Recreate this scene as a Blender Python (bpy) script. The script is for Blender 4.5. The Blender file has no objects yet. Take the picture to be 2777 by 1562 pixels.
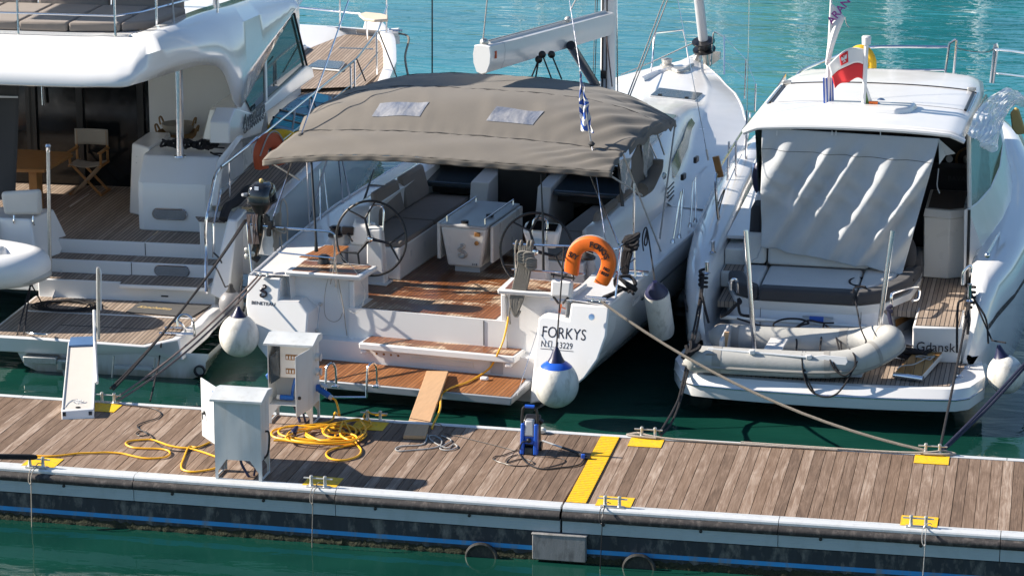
import bpy, bmesh, math, random
from mathutils import Vector, Matrix
random.seed(7)
sc = bpy.context.scene
COL = sc.collection
R_ = math.radians

# ------------------------------------------------------------------ camera, sky, sun, exposure
PW, PH, FOC = 2777.0, 1562.0, 7700.0
PITCH = math.atan(2061 / FOC)
YAW = math.atan(1652 / math.hypot(FOC, 2061))
FWD = Vector((-math.sin(YAW) * math.cos(PITCH), math.cos(YAW) * math.cos(PITCH), -math.sin(PITCH)))
RGT = Vector((math.cos(YAW), math.sin(YAW), 0))
UPV = RGT.cross(FWD)
DECK = 0.57            # walking surface of the pontoon
SEA = -0.05


def ray(px, py):
    return FWD + RGT * ((px - PW / 2) / FOC) - UPV * ((py - PH / 2) / FOC)


CAM = Vector((0, 0, DECK)) - ray(1388.5, 1270) * 32.0
cd = bpy.data.cameras.new('camera')
cam = bpy.data.objects.new('camera', cd)
COL.objects.link(cam)
cam.location = CAM
cam.rotation_euler = Matrix((RGT, UPV, -FWD)).transposed().to_euler()
cd.sensor_width = 36
cd.lens = FOC / PW * 36
cd.clip_start = 0.5
cd.clip_end = 3000
sc.camera = cam

SUN_EL, SUN_AZ = R_(29.3), R_(2.5)
to_sun = Vector((-math.cos(SUN_EL) * math.cos(SUN_AZ), -math.cos(SUN_EL) * math.sin(SUN_AZ), math.sin(SUN_EL)))
world = bpy.data.worlds.new('World')
sc.world = world
world.use_nodes = True
nt = world.node_tree
bg = nt.nodes['Background']
sky = nt.nodes.new('ShaderNodeTexSky')
sky.sky_type = 'NISHITA'
sky.sun_disc = False
sky.sun_elevation = SUN_EL
sky.sun_rotation = R_(-92.5)
sky.air_density = 1.0
sky.dust_density = 0.1
sky.ozone_density = 3.0
nt.links.new(sky.outputs[0], bg.inputs[0])
bg.inputs[1].default_value = 0.07
sl = bpy.data.lights.new('sun', 'SUN')
sl.energy = 5.0
sl.angle = R_(0.5)
sl.color = (1.0, 0.90, 0.77)
so = bpy.data.objects.new('sun', sl)
so.rotation_euler = to_sun.to_track_quat('Z', 'Y').to_euler()
so.location = (-30, 0, 30)
COL.objects.link(so)
sc.view_settings.view_transform = 'Standard'
sc.view_settings.look = 'None'
sc.view_settings.exposure = 1.15
sc.view_settings.gamma = 1.0

# ------------------------------------------------------------------ where things stand: measured sight lines cut with known planes
REG = {'A1': (0, 0, 2.587), 'A2': (0, 450, 2.587), 'A3': (0, 950, 2.367), 'A4': (600, 0, 2.587), 'A5': (600, 450, 2.587),
       'A6': (500, 950, 2.367), 'B1': (1200, 0, 2.587), 'B2': (1200, 450, 2.587), 'B3': (1200, 950, 2.367),
       'B4': (1800, 0, 1.858), 'B5': (1800, 300, 3.018), 'B6': (1800, 650, 2.4145), 'B7': (2300, 250, 3.22),
       'B8': (1900, 1100, 2.937), 'D': (0, 0, .92762), 'C4': (540, 1000, 4.528), 'C5': (660, 880, 5.173),
       'C2': (1500, 1160, 5.173), 'C1': (0, 1030, 4.83), 'W': (1360, 1090, 6.9), 'P': (650, 800, 3.22), 'Q': (1750, 60, 3.6225),
       'S': (2150, 0, 3.622), 'E': (480, 330, 3.917)}


class Frame:
    """A local frame (boat or world): x to starboard, y forward, z up."""

    def __init__(s, o, ang):
        s.o = Vector(o)
        s.ang = R_(ang)
        s.R = Matrix.Rotation(s.ang, 3, 'Z')

    def w(s, p):
        return s.R @ Vector(p) + s.o

    def cut(s, r, x, y, i, v):
        a = REG[r]
        d = s.R.transposed() @ ray(a[0] + x / a[2], a[1] + y / a[2])
        c = s.R.transposed() @ (CAM - s.o)
        return c + d * ((v - c[i]) / d[i])

    def X(s, r, x, y, v): return s.cut(r, x, y, 0, v)

    def Y(s, r, x, y, v): return s.cut(r, x, y, 1, v)

    def Z(s, r, x, y, v): return s.cut(r, x, y, 2, v)


WD = Frame((0, 0, 0), 0)


# ------------------------------------------------------------------ mesh builder
def V(*a): return Vector(a)


def cr(pts, n=6, closed=False):
    """Catmull-Rom through the points."""
    P = [Vector(p) for p in pts]
    out = []
    m = len(P)
    if m < 3 and not closed:
        return P
    for i in range(m if closed else m - 1):
        if closed:
            a, b, c, d = P[(i - 1) % m], P[i], P[(i + 1) % m], P[(i + 2) % m]
        else:
            a, b, c, d = P[max(i - 1, 0)], P[i], P[i + 1], P[min(i + 2, m - 1)]
        for k in range(n):
            t = k / n
            out.append(0.5 * ((2 * b) + (c - a) * t + (2 * a - 5 * b + 4 * c - d) * t * t + (3 * b - a - 3 * c + d) * t ** 3))
    if not closed:
        out.append(P[-1])
    return out


def sag(a, b, s, n=14):
    a, b = Vector(a), Vector(b)
    return [a.lerp(b, i / n) - Vector((0, 0, s * 4 * (i / n) * (1 - i / n))) for i in range(n + 1)]


class MB:
    def __init__(s):
        s.v = []
        s.f = []
        s.m = []
        s.mi = 0

    def add(s, vs, fs):
        o = len(s.v)
        s.v += [Vector(p) for p in vs]
        for f in fs:
            s.f.append([o + i for i in f])
            s.m.append(s.mi)
        return s

    def mat(s, i):
        s.mi = i
        return s

    def box(s, x0, x1, y0, y1, z0, z1):
        return s.add([(x0, y0, z0), (x1, y0, z0), (x1, y1, z0), (x0, y1, z0), (x0, y0, z1), (x1, y0, z1), (x1, y1, z1), (x0, y1, z1)],
                     [(0, 3, 2, 1), (4, 5, 6, 7), (0, 1, 5, 4), (1, 2, 6, 5), (2, 3, 7, 6), (3, 0, 4, 7)])

    def obox(s, c, sx, sy, sz, M=None):
        """Oriented box; c is its centre, M a 3x3 rotation."""
        M = M or Matrix.Identity(3)
        c = Vector(c)
        vs = []
        for dz in (-.5, .5):
            for dx, dy in ((-.5, -.5), (.5, -.5), (.5, .5), (-.5, .5)):
                vs.append(c + M @ Vector((dx * sx, dy * sy, dz * sz)))
        return s.add(vs, [(0, 3, 2, 1), (4, 5, 6, 7), (0, 1, 5, 4), (1, 2, 6, 5), (2, 3, 7, 6), (3, 0, 4, 7)])

    def hexa(s, lo, hi):
        """Solid between two polygons with the same number of corners."""
        n = len(lo)
        return s.add(list(lo) + list(hi), [tuple(range(n))[::-1], tuple(range(n, 2 * n))] + [(i, (i + 1) % n, n + (i + 1) % n, n + i) for i in range(n)])

    def slab(s, poly, d):
        """Polygon thickened along the vector d."""
        d = Vector(d)
        return s.hexa(poly, [Vector(p) + d for p in poly])

    def tube(s, pts, r, n=8, closed=False, caps=True):
        P = [Vector(p) for p in pts]
        m = len(P)
        rr = r if isinstance(r, (list, tuple)) else [r] * m
        T = []
        for i in range(m):
            a = P[i - 1] if (i > 0 or closed) else P[i]
            b = P[(i + 1) % m] if (i < m - 1 or closed) else P[i]
            t = (b - a)
            T.append(t.normalized() if t.length > 1e-9 else Vector((0, 0, 1)))
        u = T[0].orthogonal().normalized()
        vs, fs = [], []
        for i in range(m):
            u = (u - T[i] * u.dot(T[i]))
            u = u.normalized() if u.length > 1e-6 else T[i].orthogonal().normalized()
            w = T[i].cross(u)
            for k in range(n):
                a = 2 * math.pi * k / n
                vs.append(P[i] + (u * math.cos(a) + w * math.sin(a)) * rr[i])
        for i in range(m if closed else m - 1):
            j = (i + 1) % m
            for k in range(n):
                fs.append((i * n + k, i * n + (k + 1) % n, j * n + (k + 1) % n, j * n + k))
        if caps and not closed:
            fs.append(tuple(range(n))[::-1])
            fs.append(tuple((m - 1) * n + k for k in range(n)))
        return s.add(vs, fs)

    def lathe(s, prof, c=(0, 0, 0), ax=(0, 0, 1), n=24):
        """prof: list of (radius, height along axis)."""
        ax = Vector(ax).normalized()
        u = ax.orthogonal().normalized()
        w = ax.cross(u)
        c = Vector(c)
        vs, fs = [], []
        for r, h in prof:
            for k in range(n):
                a = 2 * math.pi * k / n
                vs.append(c + ax * h + (u * math.cos(a) + w * math.sin(a)) * max(r, 1e-4))
        for i in range(len(prof) - 1):
            for k in range(n):
                fs.append((i * n + k, i * n + (k + 1) % n, (i + 1) * n + (k + 1) % n, (i + 1) * n + k))
        fs.append(tuple(range(n))[::-1])
        fs.append(tuple((len(prof) - 1) * n + k for k in range(n)))
        return s.add(vs, fs)

    def loft(s, rings, closed=True, caps=(False, False)):
        n = len(rings[0])
        vs = [p for r in rings for p in r]
        fs = []
        for i in range(len(rings) - 1):
            for k in range(n if closed else n - 1):
                fs.append((i * n + k, i * n + (k + 1) % n, (i + 1) * n + (k + 1) % n, (i + 1) * n + k))
        if caps[0]:
            fs.append(tuple(range(n))[::-1])
        if caps[1]:
            fs.append(tuple((len(rings) - 1) * n + k for k in range(n)))
        return s.add(vs, fs)

    def grid(s, fn, nu, nv):
        vs = [fn(i / nu, j / nv) for i in range(nu + 1) for j in range(nv + 1)]
        w = nv + 1
        return s.add(vs, [(i * w + j, (i + 1) * w + j, (i + 1) * w + j + 1, i * w + j + 1) for i in range(nu) for j in range(nv)])

    def poly(s, pts):
        return s.add(pts, [tuple(range(len(pts)))])

    def ball(s, c, r, sc=(1, 1, 1), nu=18, nv=10):
        c = Vector(c)
        rings = []
        for j in range(1, nv):
            t = math.pi * j / nv
            rings.append([c + Vector((r * sc[0] * math.sin(t) * math.cos(2 * math.pi * k / nu), r * sc[1] * math.sin(t) * math.sin(2 * math.pi * k / nu), -r * sc[2] * math.cos(t))) for k in range(nu)])
        return s.loft(rings, caps=(True, True))


def link_mesh(name, mb, mats, base=None, parent=None, bevel=0, smooth=35, sub=0, solid=0, seg=2):
    base = Vector(base) if base is not None else Vector((0, 0, 0))
    me = bpy.data.meshes.new(name)
    me.from_pydata([tuple(p - base) for p in mb.v], [], mb.f)
    bm = bmesh.new()
    bm.from_mesh(me)
    for f, i in zip(bm.faces, mb.m):
        f.material_index = i
    bmesh.ops.recalc_face_normals(bm, faces=bm.faces)
    if smooth:
        for f in bm.faces:
            f.smooth = True
    bm.to_mesh(me)
    bm.free()
    if smooth:
        try:
            me.set_sharp_from_angle(angle=R_(smooth))
        except Exception:
            pass
    for m in (mats if isinstance(mats, (list, tuple)) else [mats]):
        me.materials.append(m)
    o = bpy.data.objects.new(name, me)
    COL.objects.link(o)
    if parent:
        o.parent = parent
    if solid:
        md = o.modifiers.new('thickness', 'SOLIDIFY')
        md.thickness = abs(solid)
        md.offset = 1 if solid > 0 else -1
    if sub:
        md = o.modifiers.new('smooth', 'SUBSURF')
        md.levels = md.render_levels = sub
    if bevel:
        md = o.modifiers.new('edges', 'BEVEL')
        md.width = bevel
        md.segments = seg
        md.limit_method = 'ANGLE'
        md.angle_limit = R_(40)
    return o


def tag(o, label, cat, group=None):
    o['label'] = label
    o['category'] = cat
    if group:
        o['group'] = group
    return o


class Thing:
    """One top-level object: an Empty at its base, parts added as children. All shapes are given in frame coordinates."""

    def __init__(s, name, label, cat, fr, base, group=None):
        s.fr = fr
        s.base = Vector(base)
        s.e = bpy.data.objects.new(name, None)
        s.e.empty_display_size = .2
        COL.objects.link(s.e)
        s.e.location = fr.w(base)
        s.e.rotation_euler = (0, 0, fr.ang)
        tag(s.e, label, cat, group)

    def part(s, name, mb, mat, parent=None, label=None, **k):
        o = link_mesh(name, mb, mat, s.base, parent or s.e, **k)
        if label:
            o['label'] = label
        return o

    def text(s, name, txt, mat, org, xd, yd, size, depth=.003, parent=None, align='LEFT', spacing=1.0, font_scale_x=1.0, bold=0.0, shear=0.0):
        me = text_mesh(txt, size, depth, align, spacing, bold, shear)
        xd, yd = Vector(xd).normalized(), Vector(yd).normalized()
        zd = xd.cross(yd).normalized()
        yd = zd.cross(xd)
        M = Matrix((xd * font_scale_x, yd, zd)).transposed().to_4x4()
        M.translation = Vector(org) - s.base
        me.transform(M)
        me.materials.append(mat)
        o = bpy.data.objects.new(name, me)
        COL.objects.link(o)
        o.parent = parent or s.e
        return o


def text_mesh(txt, size, depth, align='LEFT', spacing=1.0, bold=0.0, shear=0.0):
    cu = bpy.data.curves.new('lettering', 'FONT')
    cu.body = txt
    cu.size = size
    cu.extrude = depth
    cu.align_x = align
    cu.space_character = spacing
    cu.offset = bold
    cu.shear = shear
    cu.resolution_u = 3
    t = bpy.data.objects.new('lettering', cu)
    COL.objects.link(t)
    bpy.context.view_layer.update()
    me = bpy.data.meshes.new_from_object(t.evaluated_get(bpy.context.evaluated_depsgraph_get()))
    bpy.data.objects.remove(t)
    bpy.data.curves.remove(cu)
    return me


def solo(name, label, cat, fr, mb, base, group=None, mats=None, **k):
    """A thing that is one mesh."""
    o = link_mesh(name, mb, mats, base, None, **k)
    o.location = fr.w(base)
    o.rotation_euler = (0, 0, fr.ang)
    return tag(o, label, cat, group)


def copy_tree(o, parent=None):
    c = o.copy()
    COL.objects.link(c)
    if parent:
        c.parent = parent
    for ch in list(o.children):
        copy_tree(ch, c)
    return c


# ------------------------------------------------------------------ materials
def nodes(name):
    m = bpy.data.materials.new(name)
    m.use_nodes = True
    t = m.node_tree
    return m, t, t.nodes['Principled BSDF'], t.nodes, t.links


def N(t, kind, **k):
    n = t.nodes.new('ShaderNode' + kind)
    for a, b in k.items():
        if a.startswith('i_'):
            n.inputs[int(a[2:])].default_value = b
        else:
            setattr(n, a, b)
    return n


def mixc(t, fac, a, b, mode='MIX'):
    n = t.nodes.new('ShaderNodeMix')
    n.data_type = 'RGBA'
    n.blend_type = mode
    for sock, v in ((n.inputs[0], fac), (n.inputs[6], a), (n.inputs[7], b)):
        if hasattr(v, 'links'):
            t.links.new(v, sock)
        else:
            sock.default_value = v if not isinstance(v, tuple) else (*v, 1)[:4]
    return n.outputs[2]


def math_(t, op, a, b=0.0, clamp=False):
    n = t.nodes.new('ShaderNodeMath')
    n.operation = op
    n.use_clamp = clamp
    for sock, v in ((n.inputs[0], a), (n.inputs[1], b)):
        if hasattr(v, 'links'):
            t.links.new(v, sock)
        else:
            sock.default_value = v
    return n.outputs[0]


def ramp(t, fac, stops):
    n = t.nodes.new('ShaderNodeValToRGB')
    e = n.color_ramp.elements
    while len(e) < len(stops):
        e.new(.5)
    for k, (p, c) in zip(e, stops):
        k.position = p
        k.color = (*c, 1) if isinstance(c, tuple) else (c, c, c, 1)
    t.links.new(fac, n.inputs[0])
    return n.outputs[0]


def coords(t, scale=(1, 1, 1), rot=(0, 0, 0)):
    c = N(t, 'TexCoord')
    m = N(t, 'Mapping')
    m.inputs['Scale'].default_value = scale
    m.inputs['Rotation'].default_value = rot
    t.links.new(c.outputs['Object'], m.inputs[0])
    return m.outputs[0]


def noise(t, vec, scale, detail=3, rough=.5, dist=0.0):
    n = N(t, 'TexNoise')
    n.inputs['Scale'].default_value = scale
    n.inputs['Detail'].default_value = detail
    n.inputs['Roughness'].default_value = rough
    n.inputs['Distortion'].default_value = dist
    t.links.new(vec, n.inputs['Vector'])
    return n.outputs[0]


def bump(t, b, h, dist, strength=1.0):
    n = N(t, 'Bump')
    n.inputs['Distance'].default_value = dist
    n.inputs['Strength'].default_value = strength
    t.links.new(h, n.inputs['Height'])
    t.links.new(n.outputs[0], b.inputs['Normal'])
    return n


def mk(name, col, rough=.45, metal=0.0, var=.12, vs=4.0, bmp=0.0, bs=60.0, coat=0.0, dirt=None, dirt_amt=.35, spec=.5, stretch=(1, 1, 1)):
    """Painted / moulded / metal surface with uneven tone, worn patches and fine relief."""
    m, t, b, _, L = nodes(name)
    v = coords(t, stretch)
    n1 = noise(t, v, vs, 5, .6)
    lo = tuple(c * (1 - var) for c in col)
    hi = tuple(min(c * (1 + var), .95) for c in col)
    c = mixc(t, n1, lo, hi)
    if dirt:
        n2 = noise(t, coords(t, (1, 1, .45)), vs * 1.7, 6, .65)
        k = ramp(t, n2, [(.5, 0.0), (.75, 1.0)])
        k = math_(t, 'MULTIPLY', k, dirt_amt)
        c = mixc(t, k, c, dirt)
    L.new(c, b.inputs['Base Color'])
    r = math_(t, 'MULTIPLY_ADD', noise(t, v, vs * 2.3, 4), .25)
    r.node.inputs[2].default_value = max(rough - .125, .02)
    L.new(r, b.inputs['Roughness'])
    b.inputs['Metallic'].default_value = metal
    b.inputs['Coat Weight'].default_value = coat
    b.inputs['Coat Roughness'].default_value = .06
    b.inputs['Specular IOR Level'].default_value = spec
    if bmp:
        bump(t, b, noise(t, coords(t), bs, 4, .6), bmp)
    return m


def mk_planks(name, pitch, tones, caulk, caulk_w, axis='X', grain=(22, 1.1), rough=.75, bmp=.002, gloss_var=.0, cross=None):
    """Boards side by side along one object axis, each with its own tone and figure; dark or pale seams."""
    m, t, b, _, L = nodes(name)
    tc = N(t, 'TexCoord')
    sp = N(t, 'SeparateXYZ')
    L.new(tc.outputs['Object'], sp.inputs[0])
    along, over = (sp.outputs[1], sp.outputs[0]) if axis == 'X' else (sp.outputs[0], sp.outputs[1])
    q = math_(t, 'DIVIDE', over, pitch)
    idx = math_(t, 'FLOOR', q)
    fr = math_(t, 'FRACT', q)
    wn = N(t, 'TexWhiteNoise', noise_dimensions='1D')
    L.new(idx, wn.inputs['W'])
    cb = N(t, 'CombineXYZ')
    L.new(math_(t, 'MULTIPLY', over, grain[0]), cb.inputs[0])
    L.new(math_(t, 'MULTIPLY', along, grain[1]), cb.inputs[1])
    L.new(math_(t, 'MULTIPLY', wn.outputs[0], 37.0), cb.inputs[2])
    g = noise(t, cb.outputs[0], 1.0, 6, .62, 1.2)
    cb2 = N(t, 'CombineXYZ')
    L.new(math_(t, 'MULTIPLY', over, grain[0] * .3), cb2.inputs[0])
    L.new(math_(t, 'MULTIPLY', along, grain[1] * 1.6), cb2.inputs[1])
    L.new(math_(t, 'MULTIPLY', wn.outputs[0], 91.0), cb2.inputs[2])
    g2 = noise(t, cb2.outputs[0], 1.0, 4, .55, .6)
    k = math_(t, 'ADD', math_(t, 'MULTIPLY', g, .55), math_(t, 'MULTIPLY', g2, .45))
    k = math_(t, 'ADD', k, math_(t, 'MULTIPLY', math_(t, 'SUBTRACT', wn.outputs[0], .5), .26))
    c = ramp(t, k, [(.28, tones[0]), (.5, tones[1]), (.72, tones[2])])
    d = math_(t, 'ABSOLUTE', math_(t, 'SUBTRACT', fr, .5))
    seam = math_(t, 'GREATER_THAN', d, .5 - caulk_w / pitch / 2)
    c = mixc(t, seam, c, caulk)
    L.new(c, b.inputs['Base Color'])
    b.inputs['Roughness'].default_value = rough
    b.inputs['Specular IOR Level'].default_value = .3
    h = math_(t, 'SUBTRACT', math_(t, 'MULTIPLY', g, .5), seam)
    bump(t, b, h, bmp)
    return m


def mk_cloth(name, col, var=.10, rough=.9, fold=.012, fs=3.0, weave=420):
    m, t, b, _, L = nodes(name)
    v = coords(t)
    c = mixc(t, noise(t, v, 2.2, 5, .6), tuple(x * (1 - var) for x in col), tuple(x * (1 + var) for x in col))
    c = mixc(t, math_(t, 'MULTIPLY', noise(t, v, 90, 2), .25), c, tuple(x * .6 for x in col))
    L.new(c, b.inputs['Base Color'])
    b.inputs['Roughness'].default_value = rough
    b.inputs['Specular IOR Level'].default_value = .2
    b.inputs['Sheen Weight'].default_value = .1
    bump(t, b, noise(t, v, fs, 3, .45, .2), fold)
    return m


def mk_rope(name, col, col2, s=90):
    m, t, b, _, L = nodes(name)
    v = coords(t, (1, 1, 1), (.6, .5, .7))
    w = N(t, 'TexWave')
    w.inputs['Scale'].default_value = s
    w.inputs['Distortion'].default_value = 2.0
    L.new(v, w.inputs[0])
    c = mixc(t, math_(t, 'MULTIPLY', w.outputs[1], .7), col, col2)
    L.new(c, b.inputs['Base Color'])
    b.inputs['Roughness'].default_value = .85
    bump(t, b, w.outputs[1], .004)
    return m


M = {}
M['gel'] = mk('white_gelcoat', (.735, .735, .735), .22, var=.03, vs=1.2, coat=.3, dirt=(.62, .60, .55), dirt_amt=.14)
M['gel2'] = mk('cream_gelcoat', (.74, .72, .68), .3, var=.04, vs=1.5, dirt=(.55, .5, .44), dirt_amt=.2)
M['hullgel'] = mk('hull_gelcoat', (.73, .735, .74), .12, var=.03, vs=.8, coat=.8, dirt=(.6, .6, .56), dirt_amt=.15)
M['greygel'] = mk('grey_gelcoat', (.45, .46, .48), .35, var=.06, vs=2)
M['chrome'] = mk('stainless_steel', (.72, .72, .74), .16, 1.0, var=.06, vs=9)
M['alu'] = mk('aluminium', (.66, .68, .69), .45, .25, var=.1, vs=7, dirt=(.42, .42, .40), dirt_amt=.4, stretch=(.2, 1, 1))
M['alupaint'] = mk('grey_aluminium_panel', (.40, .47, .50), .5, .15, var=.08, vs=3, dirt=(.25, .3, .3), dirt_amt=.35, bmp=.0015, bs=40)
M['galv'] = mk('galvanised_steel', (.52, .52, .50), .45, .7, var=.2, vs=30, dirt=(.30, .2, .13), dirt_amt=.5)
M['black'] = mk('black_plastic', (.012, .012, .014), .35, var=.3, vs=12)
M['rubber'] = mk('black_rubber', (.03, .027, .028), .75, var=.35, vs=9, dirt=(.16, .14, .13), dirt_amt=.8, bmp=.003, bs=45, stretch=(.6, 1, 1))
M['darkhull'] = mk('dark_float_hull', (.02, .026, .034), .6, var=.6, vs=5, dirt=(.26, .25, .22), dirt_amt=.7, stretch=(1.6, 1, .12))
M['dark'] = mk('dark_interior', (.012, .011, .011), .6, var=.3)  # near black, standing in for unlit interiors
M['glass'] = mk('dark_glass', (.008, .010, .012), .04, var=.2, spec=.45)
M['smoke'] = mk('smoked_acrylic', (.03, .045, .06), .06, var=.25, spec=.9, vs=7)
M['yellow'] = mk('yellow_paint', (.80, .47, .005), .6, var=.16, vs=13, dirt=(.30, .20, .08), dirt_amt=.85, bmp=.002, bs=40)
M['ycable'] = mk('yellow_cable', (.80, .40, .01), .45, var=.12, vs=14)
M['bluepl'] = mk('blue_plastic', (.015, .11, .40), .4, var=.15, vs=9)
M['navy'] = mk('navy_vinyl', (.010, .013, .055), .4, var=.2, vs=9)
M['rblue'] = mk('bright_blue_vinyl', (.012, .09, .50), .35, var=.12, vs=6)
M['fend'] = mk('white_fender_vinyl', (.72, .70, .65), .38, var=.08, vs=5, dirt=(.30, .28, .22), dirt_amt=.7, bmp=.003, bs=30)
M['fendg'] = mk('grey_fender_vinyl', (.2, .2, .21), .45, var=.15, vs=5)
M['orange'] = mk('orange_foam', (.85, .16, .01), .5, var=.08, vs=6, dirt=(.55, .10, .01), dirt_amt=.4)
M['redor'] = mk('red_orange_foam', (.50, .085, .025), .55, var=.12, vs=6)
M['canvas'] = mk_cloth('taupe_canvas', (.150, .137, .122), fold=.006, fs=1.6)
M['canvasd'] = mk_cloth('dark_canvas', (.05, .05, .052), fold=.015, fs=5)
M['greycloth'] = mk_cloth('grey_mesh_cloth', (.54, .57, .60), fold=.03, fs=2.8)
M['cush'] = mk_cloth('light_cushion', (.60, .585, .555), fold=.01, fs=4)
M['cushd'] = mk_cloth('charcoal_cushion', (.055, .055, .06), fold=.008, fs=5)
M['cushb'] = mk_cloth('grey_taupe_cushion', (.24, .21, .19), fold=.01, fs=4)
M['beige'] = mk_cloth('beige_canvas', (.34, .30, .25), fold=.008, fs=6)
M['teak'] = mk_planks('wet_teak', .052, ((.20, .075, .025), (.27, .108, .038), (.35, .155, .06)), (.012, .01, .009), .006, 'X', (60, 1.6), .5, .001)
M['teaky'] = mk_planks('wet_teak_across', .052, ((.13, .045, .018), (.27, .105, .042), (.40, .20, .095)), (.012, .01, .009), .006, 'Y', (60, 1.6), .5, .001)
M['teakg'] = mk_planks('weathered_teak', .058, ((.21, .16, .125), (.30, .235, .185), (.40, .325, .265)), (.02, .018, .018), .009, 'X', (50, 1.5), .7, .001)
M['teakgy'] = mk_planks('weathered_teak_across', .058, ((.19, .135, .10), (.28, .20, .15), (.38, .29, .22)), (.02, .018, .018), .009, 'Y', (50, 1.5), .7, .001)
M['varnish'] = mk('varnished_wood', (.32, .15, .045), .35, var=.25, vs=6, stretch=(1, 6, 1))
M['lumber'] = mk('bare_lumber', (.50, .31, .17), .7, var=.2, vs=5, stretch=(6, .6, 1), bmp=.002)
M['wicker'] = mk('wicker', (.26, .15, .06), .8, var=.4, vs=30, bmp=.01, bs=70)
M['ropeb'] = mk_rope('dark_rope', (.012, .011, .014), (.05, .045, .05))
M['ropeg'] = mk_rope('grey_rope', (.25, .23, .20), (.46, .43, .38))
M['ropew'] = mk_rope('white_rope', (.45, .45, .45), (.7, .7, .68))
M['ropem'] = mk_rope('maroon_rope', (.17, .12, .11), (.38, .31, .29))
M['hypalon'] = mk('grey_hypalon', (.42, .42, .40), .5, var=.07, vs=4, dirt=(.28, .27, .24), dirt_amt=.4, bmp=.002, bs=25)
M['hypalonw'] = mk('white_hypalon', (.68, .69, .70), .4, var=.04, vs=3)
M['ink'] = mk('dark_lettering', (.015, .012, .02), .4, var=.2)
M['weed'] = mk('sea_growth', (.022, .026, .012), .95, var=.7, vs=30, bmp=.03, bs=40, dirt=(.09, .09, .02), dirt_amt=.35)
M['concrete'] = mk('grey_rubber_block', (.22, .22, .22), .8, var=.35, vs=6, dirt=(.05, .05, .05), dirt_amt=.8, bmp=.004, stretch=(2.5, 1, .3))
M['stripe'] = mk('blue_stripe', (.03, .27, .60), .6, var=.3, vs=5, dirt=(.20, .21, .19), dirt_amt=.95, stretch=(.6, 1, 1))
M['red'] = mk('red_cloth', (.70, .035, .04), .8, var=.08)
M['whitec'] = mk('white_cloth', (.75, .74, .73), .85, var=.05)
M['grn'] = mk('green_cloth', (.10, .2, .04), .85, var=.1)
M['flap'] = mk('blue_flap', (.07, .15, .30), .6, var=.12)
M['blc'] = mk('blue_cloth', (.03, .10, .42), .85, var=.1)
M['sail'] = mk('boom_paint', (.62, .62, .62), .35, var=.05, vs=3, coat=.2)
def mk_sheet():
    """Painted sheet steel, slightly oil-canned, with dust runs."""
    m, t, b, _, L = nodes('grey_sheet_metal')
    c = mixc(t, noise(t, coords(t), 5, 5, .6), (.47, .50, .52), (.58, .60, .60))
    k = ramp(t, noise(t, coords(t, (9, 9, .9)), 1.0, 5, .6), [(.52, 0.0), (.78, .45)])
    c = mixc(t, k, c, (.33, .31, .27))
    k = ramp(t, noise(t, coords(t), 26, 4, .7), [(.66, 0.0), (.72, .8)])
    c = mixc(t, k, c, (.30, .29, .27))
    L.new(c, b.inputs['Base Color'])
    b.inputs['Roughness'].default_value = .42
    b.inputs['Specular IOR Level'].default_value = .4
    bump(t, b, noise(t, coords(t, (2.2, 2.2, 1.0), (0, .6, 0)), 1.3, 1, .3), .022)
    return m


M['plaster'] = mk_sheet()

M['lumberd'] = mk('weathered_wood', (.26, .17, .10), .6, var=.2, vs=6)
M['supblue'] = mk('deep_blue_board', (.004, .115, .20), .3, var=.15, vs=3, coat=.3)
M['suplight'] = mk('pale_blue_print', (.03, .35, .50), .4, var=.1)
M['gold'] = mk('gold_thread', (.62, .45, .18), .7, var=.2)
M['alupaint2'] = mk('white_aluminium', (.70, .70, .69), .4, .2, var=.05, vs=4)


def mk_tint():
    m, t, b, _, L = nodes('tinted_cabin_glass')
    b.inputs['Base Color'].default_value = (.05, .085, .08, 1)
    b.inputs['Roughness'].default_value = .03
    b.inputs['Transmission Weight'].default_value = .55
    b.inputs['IOR'].default_value = 1.45
    return m


M['tint'] = mk_tint()
M['cushbr'] = mk('brown_galley_top', (.10, .07, .055), .7, var=.2, vs=20)
M['greydk'] = mk('dark_grey_trim', (.06, .06, .065), .6, var=.1)
M['tanpad'] = mk('tan_pad', (.50, .36, .14), .8, var=.15, vs=5)
M['purple'] = mk('purple_print', (.20, .02, .22), .7, var=.1)
M['hypalon2'] = mk('worn_grey_band', (.30, .29, .27), .6, var=.15, vs=6)
M['teakplank'] = mk_planks('golden_teak', .11, ((.22, .11, .035), (.36, .19, .06), (.48, .27, .10)), (.02, .015, .01), .008, 'X', (40, 1.6), .5, .001)


def mk_plastic():
    m, t, b, _, L = nodes('crumpled_clear_plastic')
    b.inputs['Base Color'].default_value = (.86, .87, .87, 1)
    b.inputs['Roughness'].default_value = .22
    b.inputs['Transmission Weight'].default_value = .12
    b.inputs['IOR'].default_value = 1.3
    b.inputs['Coat Weight'].default_value = .6
    bump(t, b, noise(t, coords(t), 5, 5, .6, 1.0), .06)
    return m


M['plastic'] = mk_plastic()
M['ropeline'] = mk_rope('grey_brown_rope', (.16, .14, .12), (.32, .29, .25))
M['ropenavy'] = mk_rope('navy_rope', (.015, .018, .06), (.06, .06, .12))
M['ropepale'] = mk_rope('pale_rope', (.42, .36, .30), (.66, .60, .54))
M['palewin'] = mk('pale_print', (.55, .62, .72), .5, var=.2, vs=20)
M['blackgloss'] = mk('glossy_black', (.012, .012, .013), .14, var=.2, coat=.6)
M['tyre'] = mk('wet_black_rubber', (.02, .02, .02), .5, var=.4, vs=20, dirt=(.12, .11, .08), dirt_amt=.6)


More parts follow.
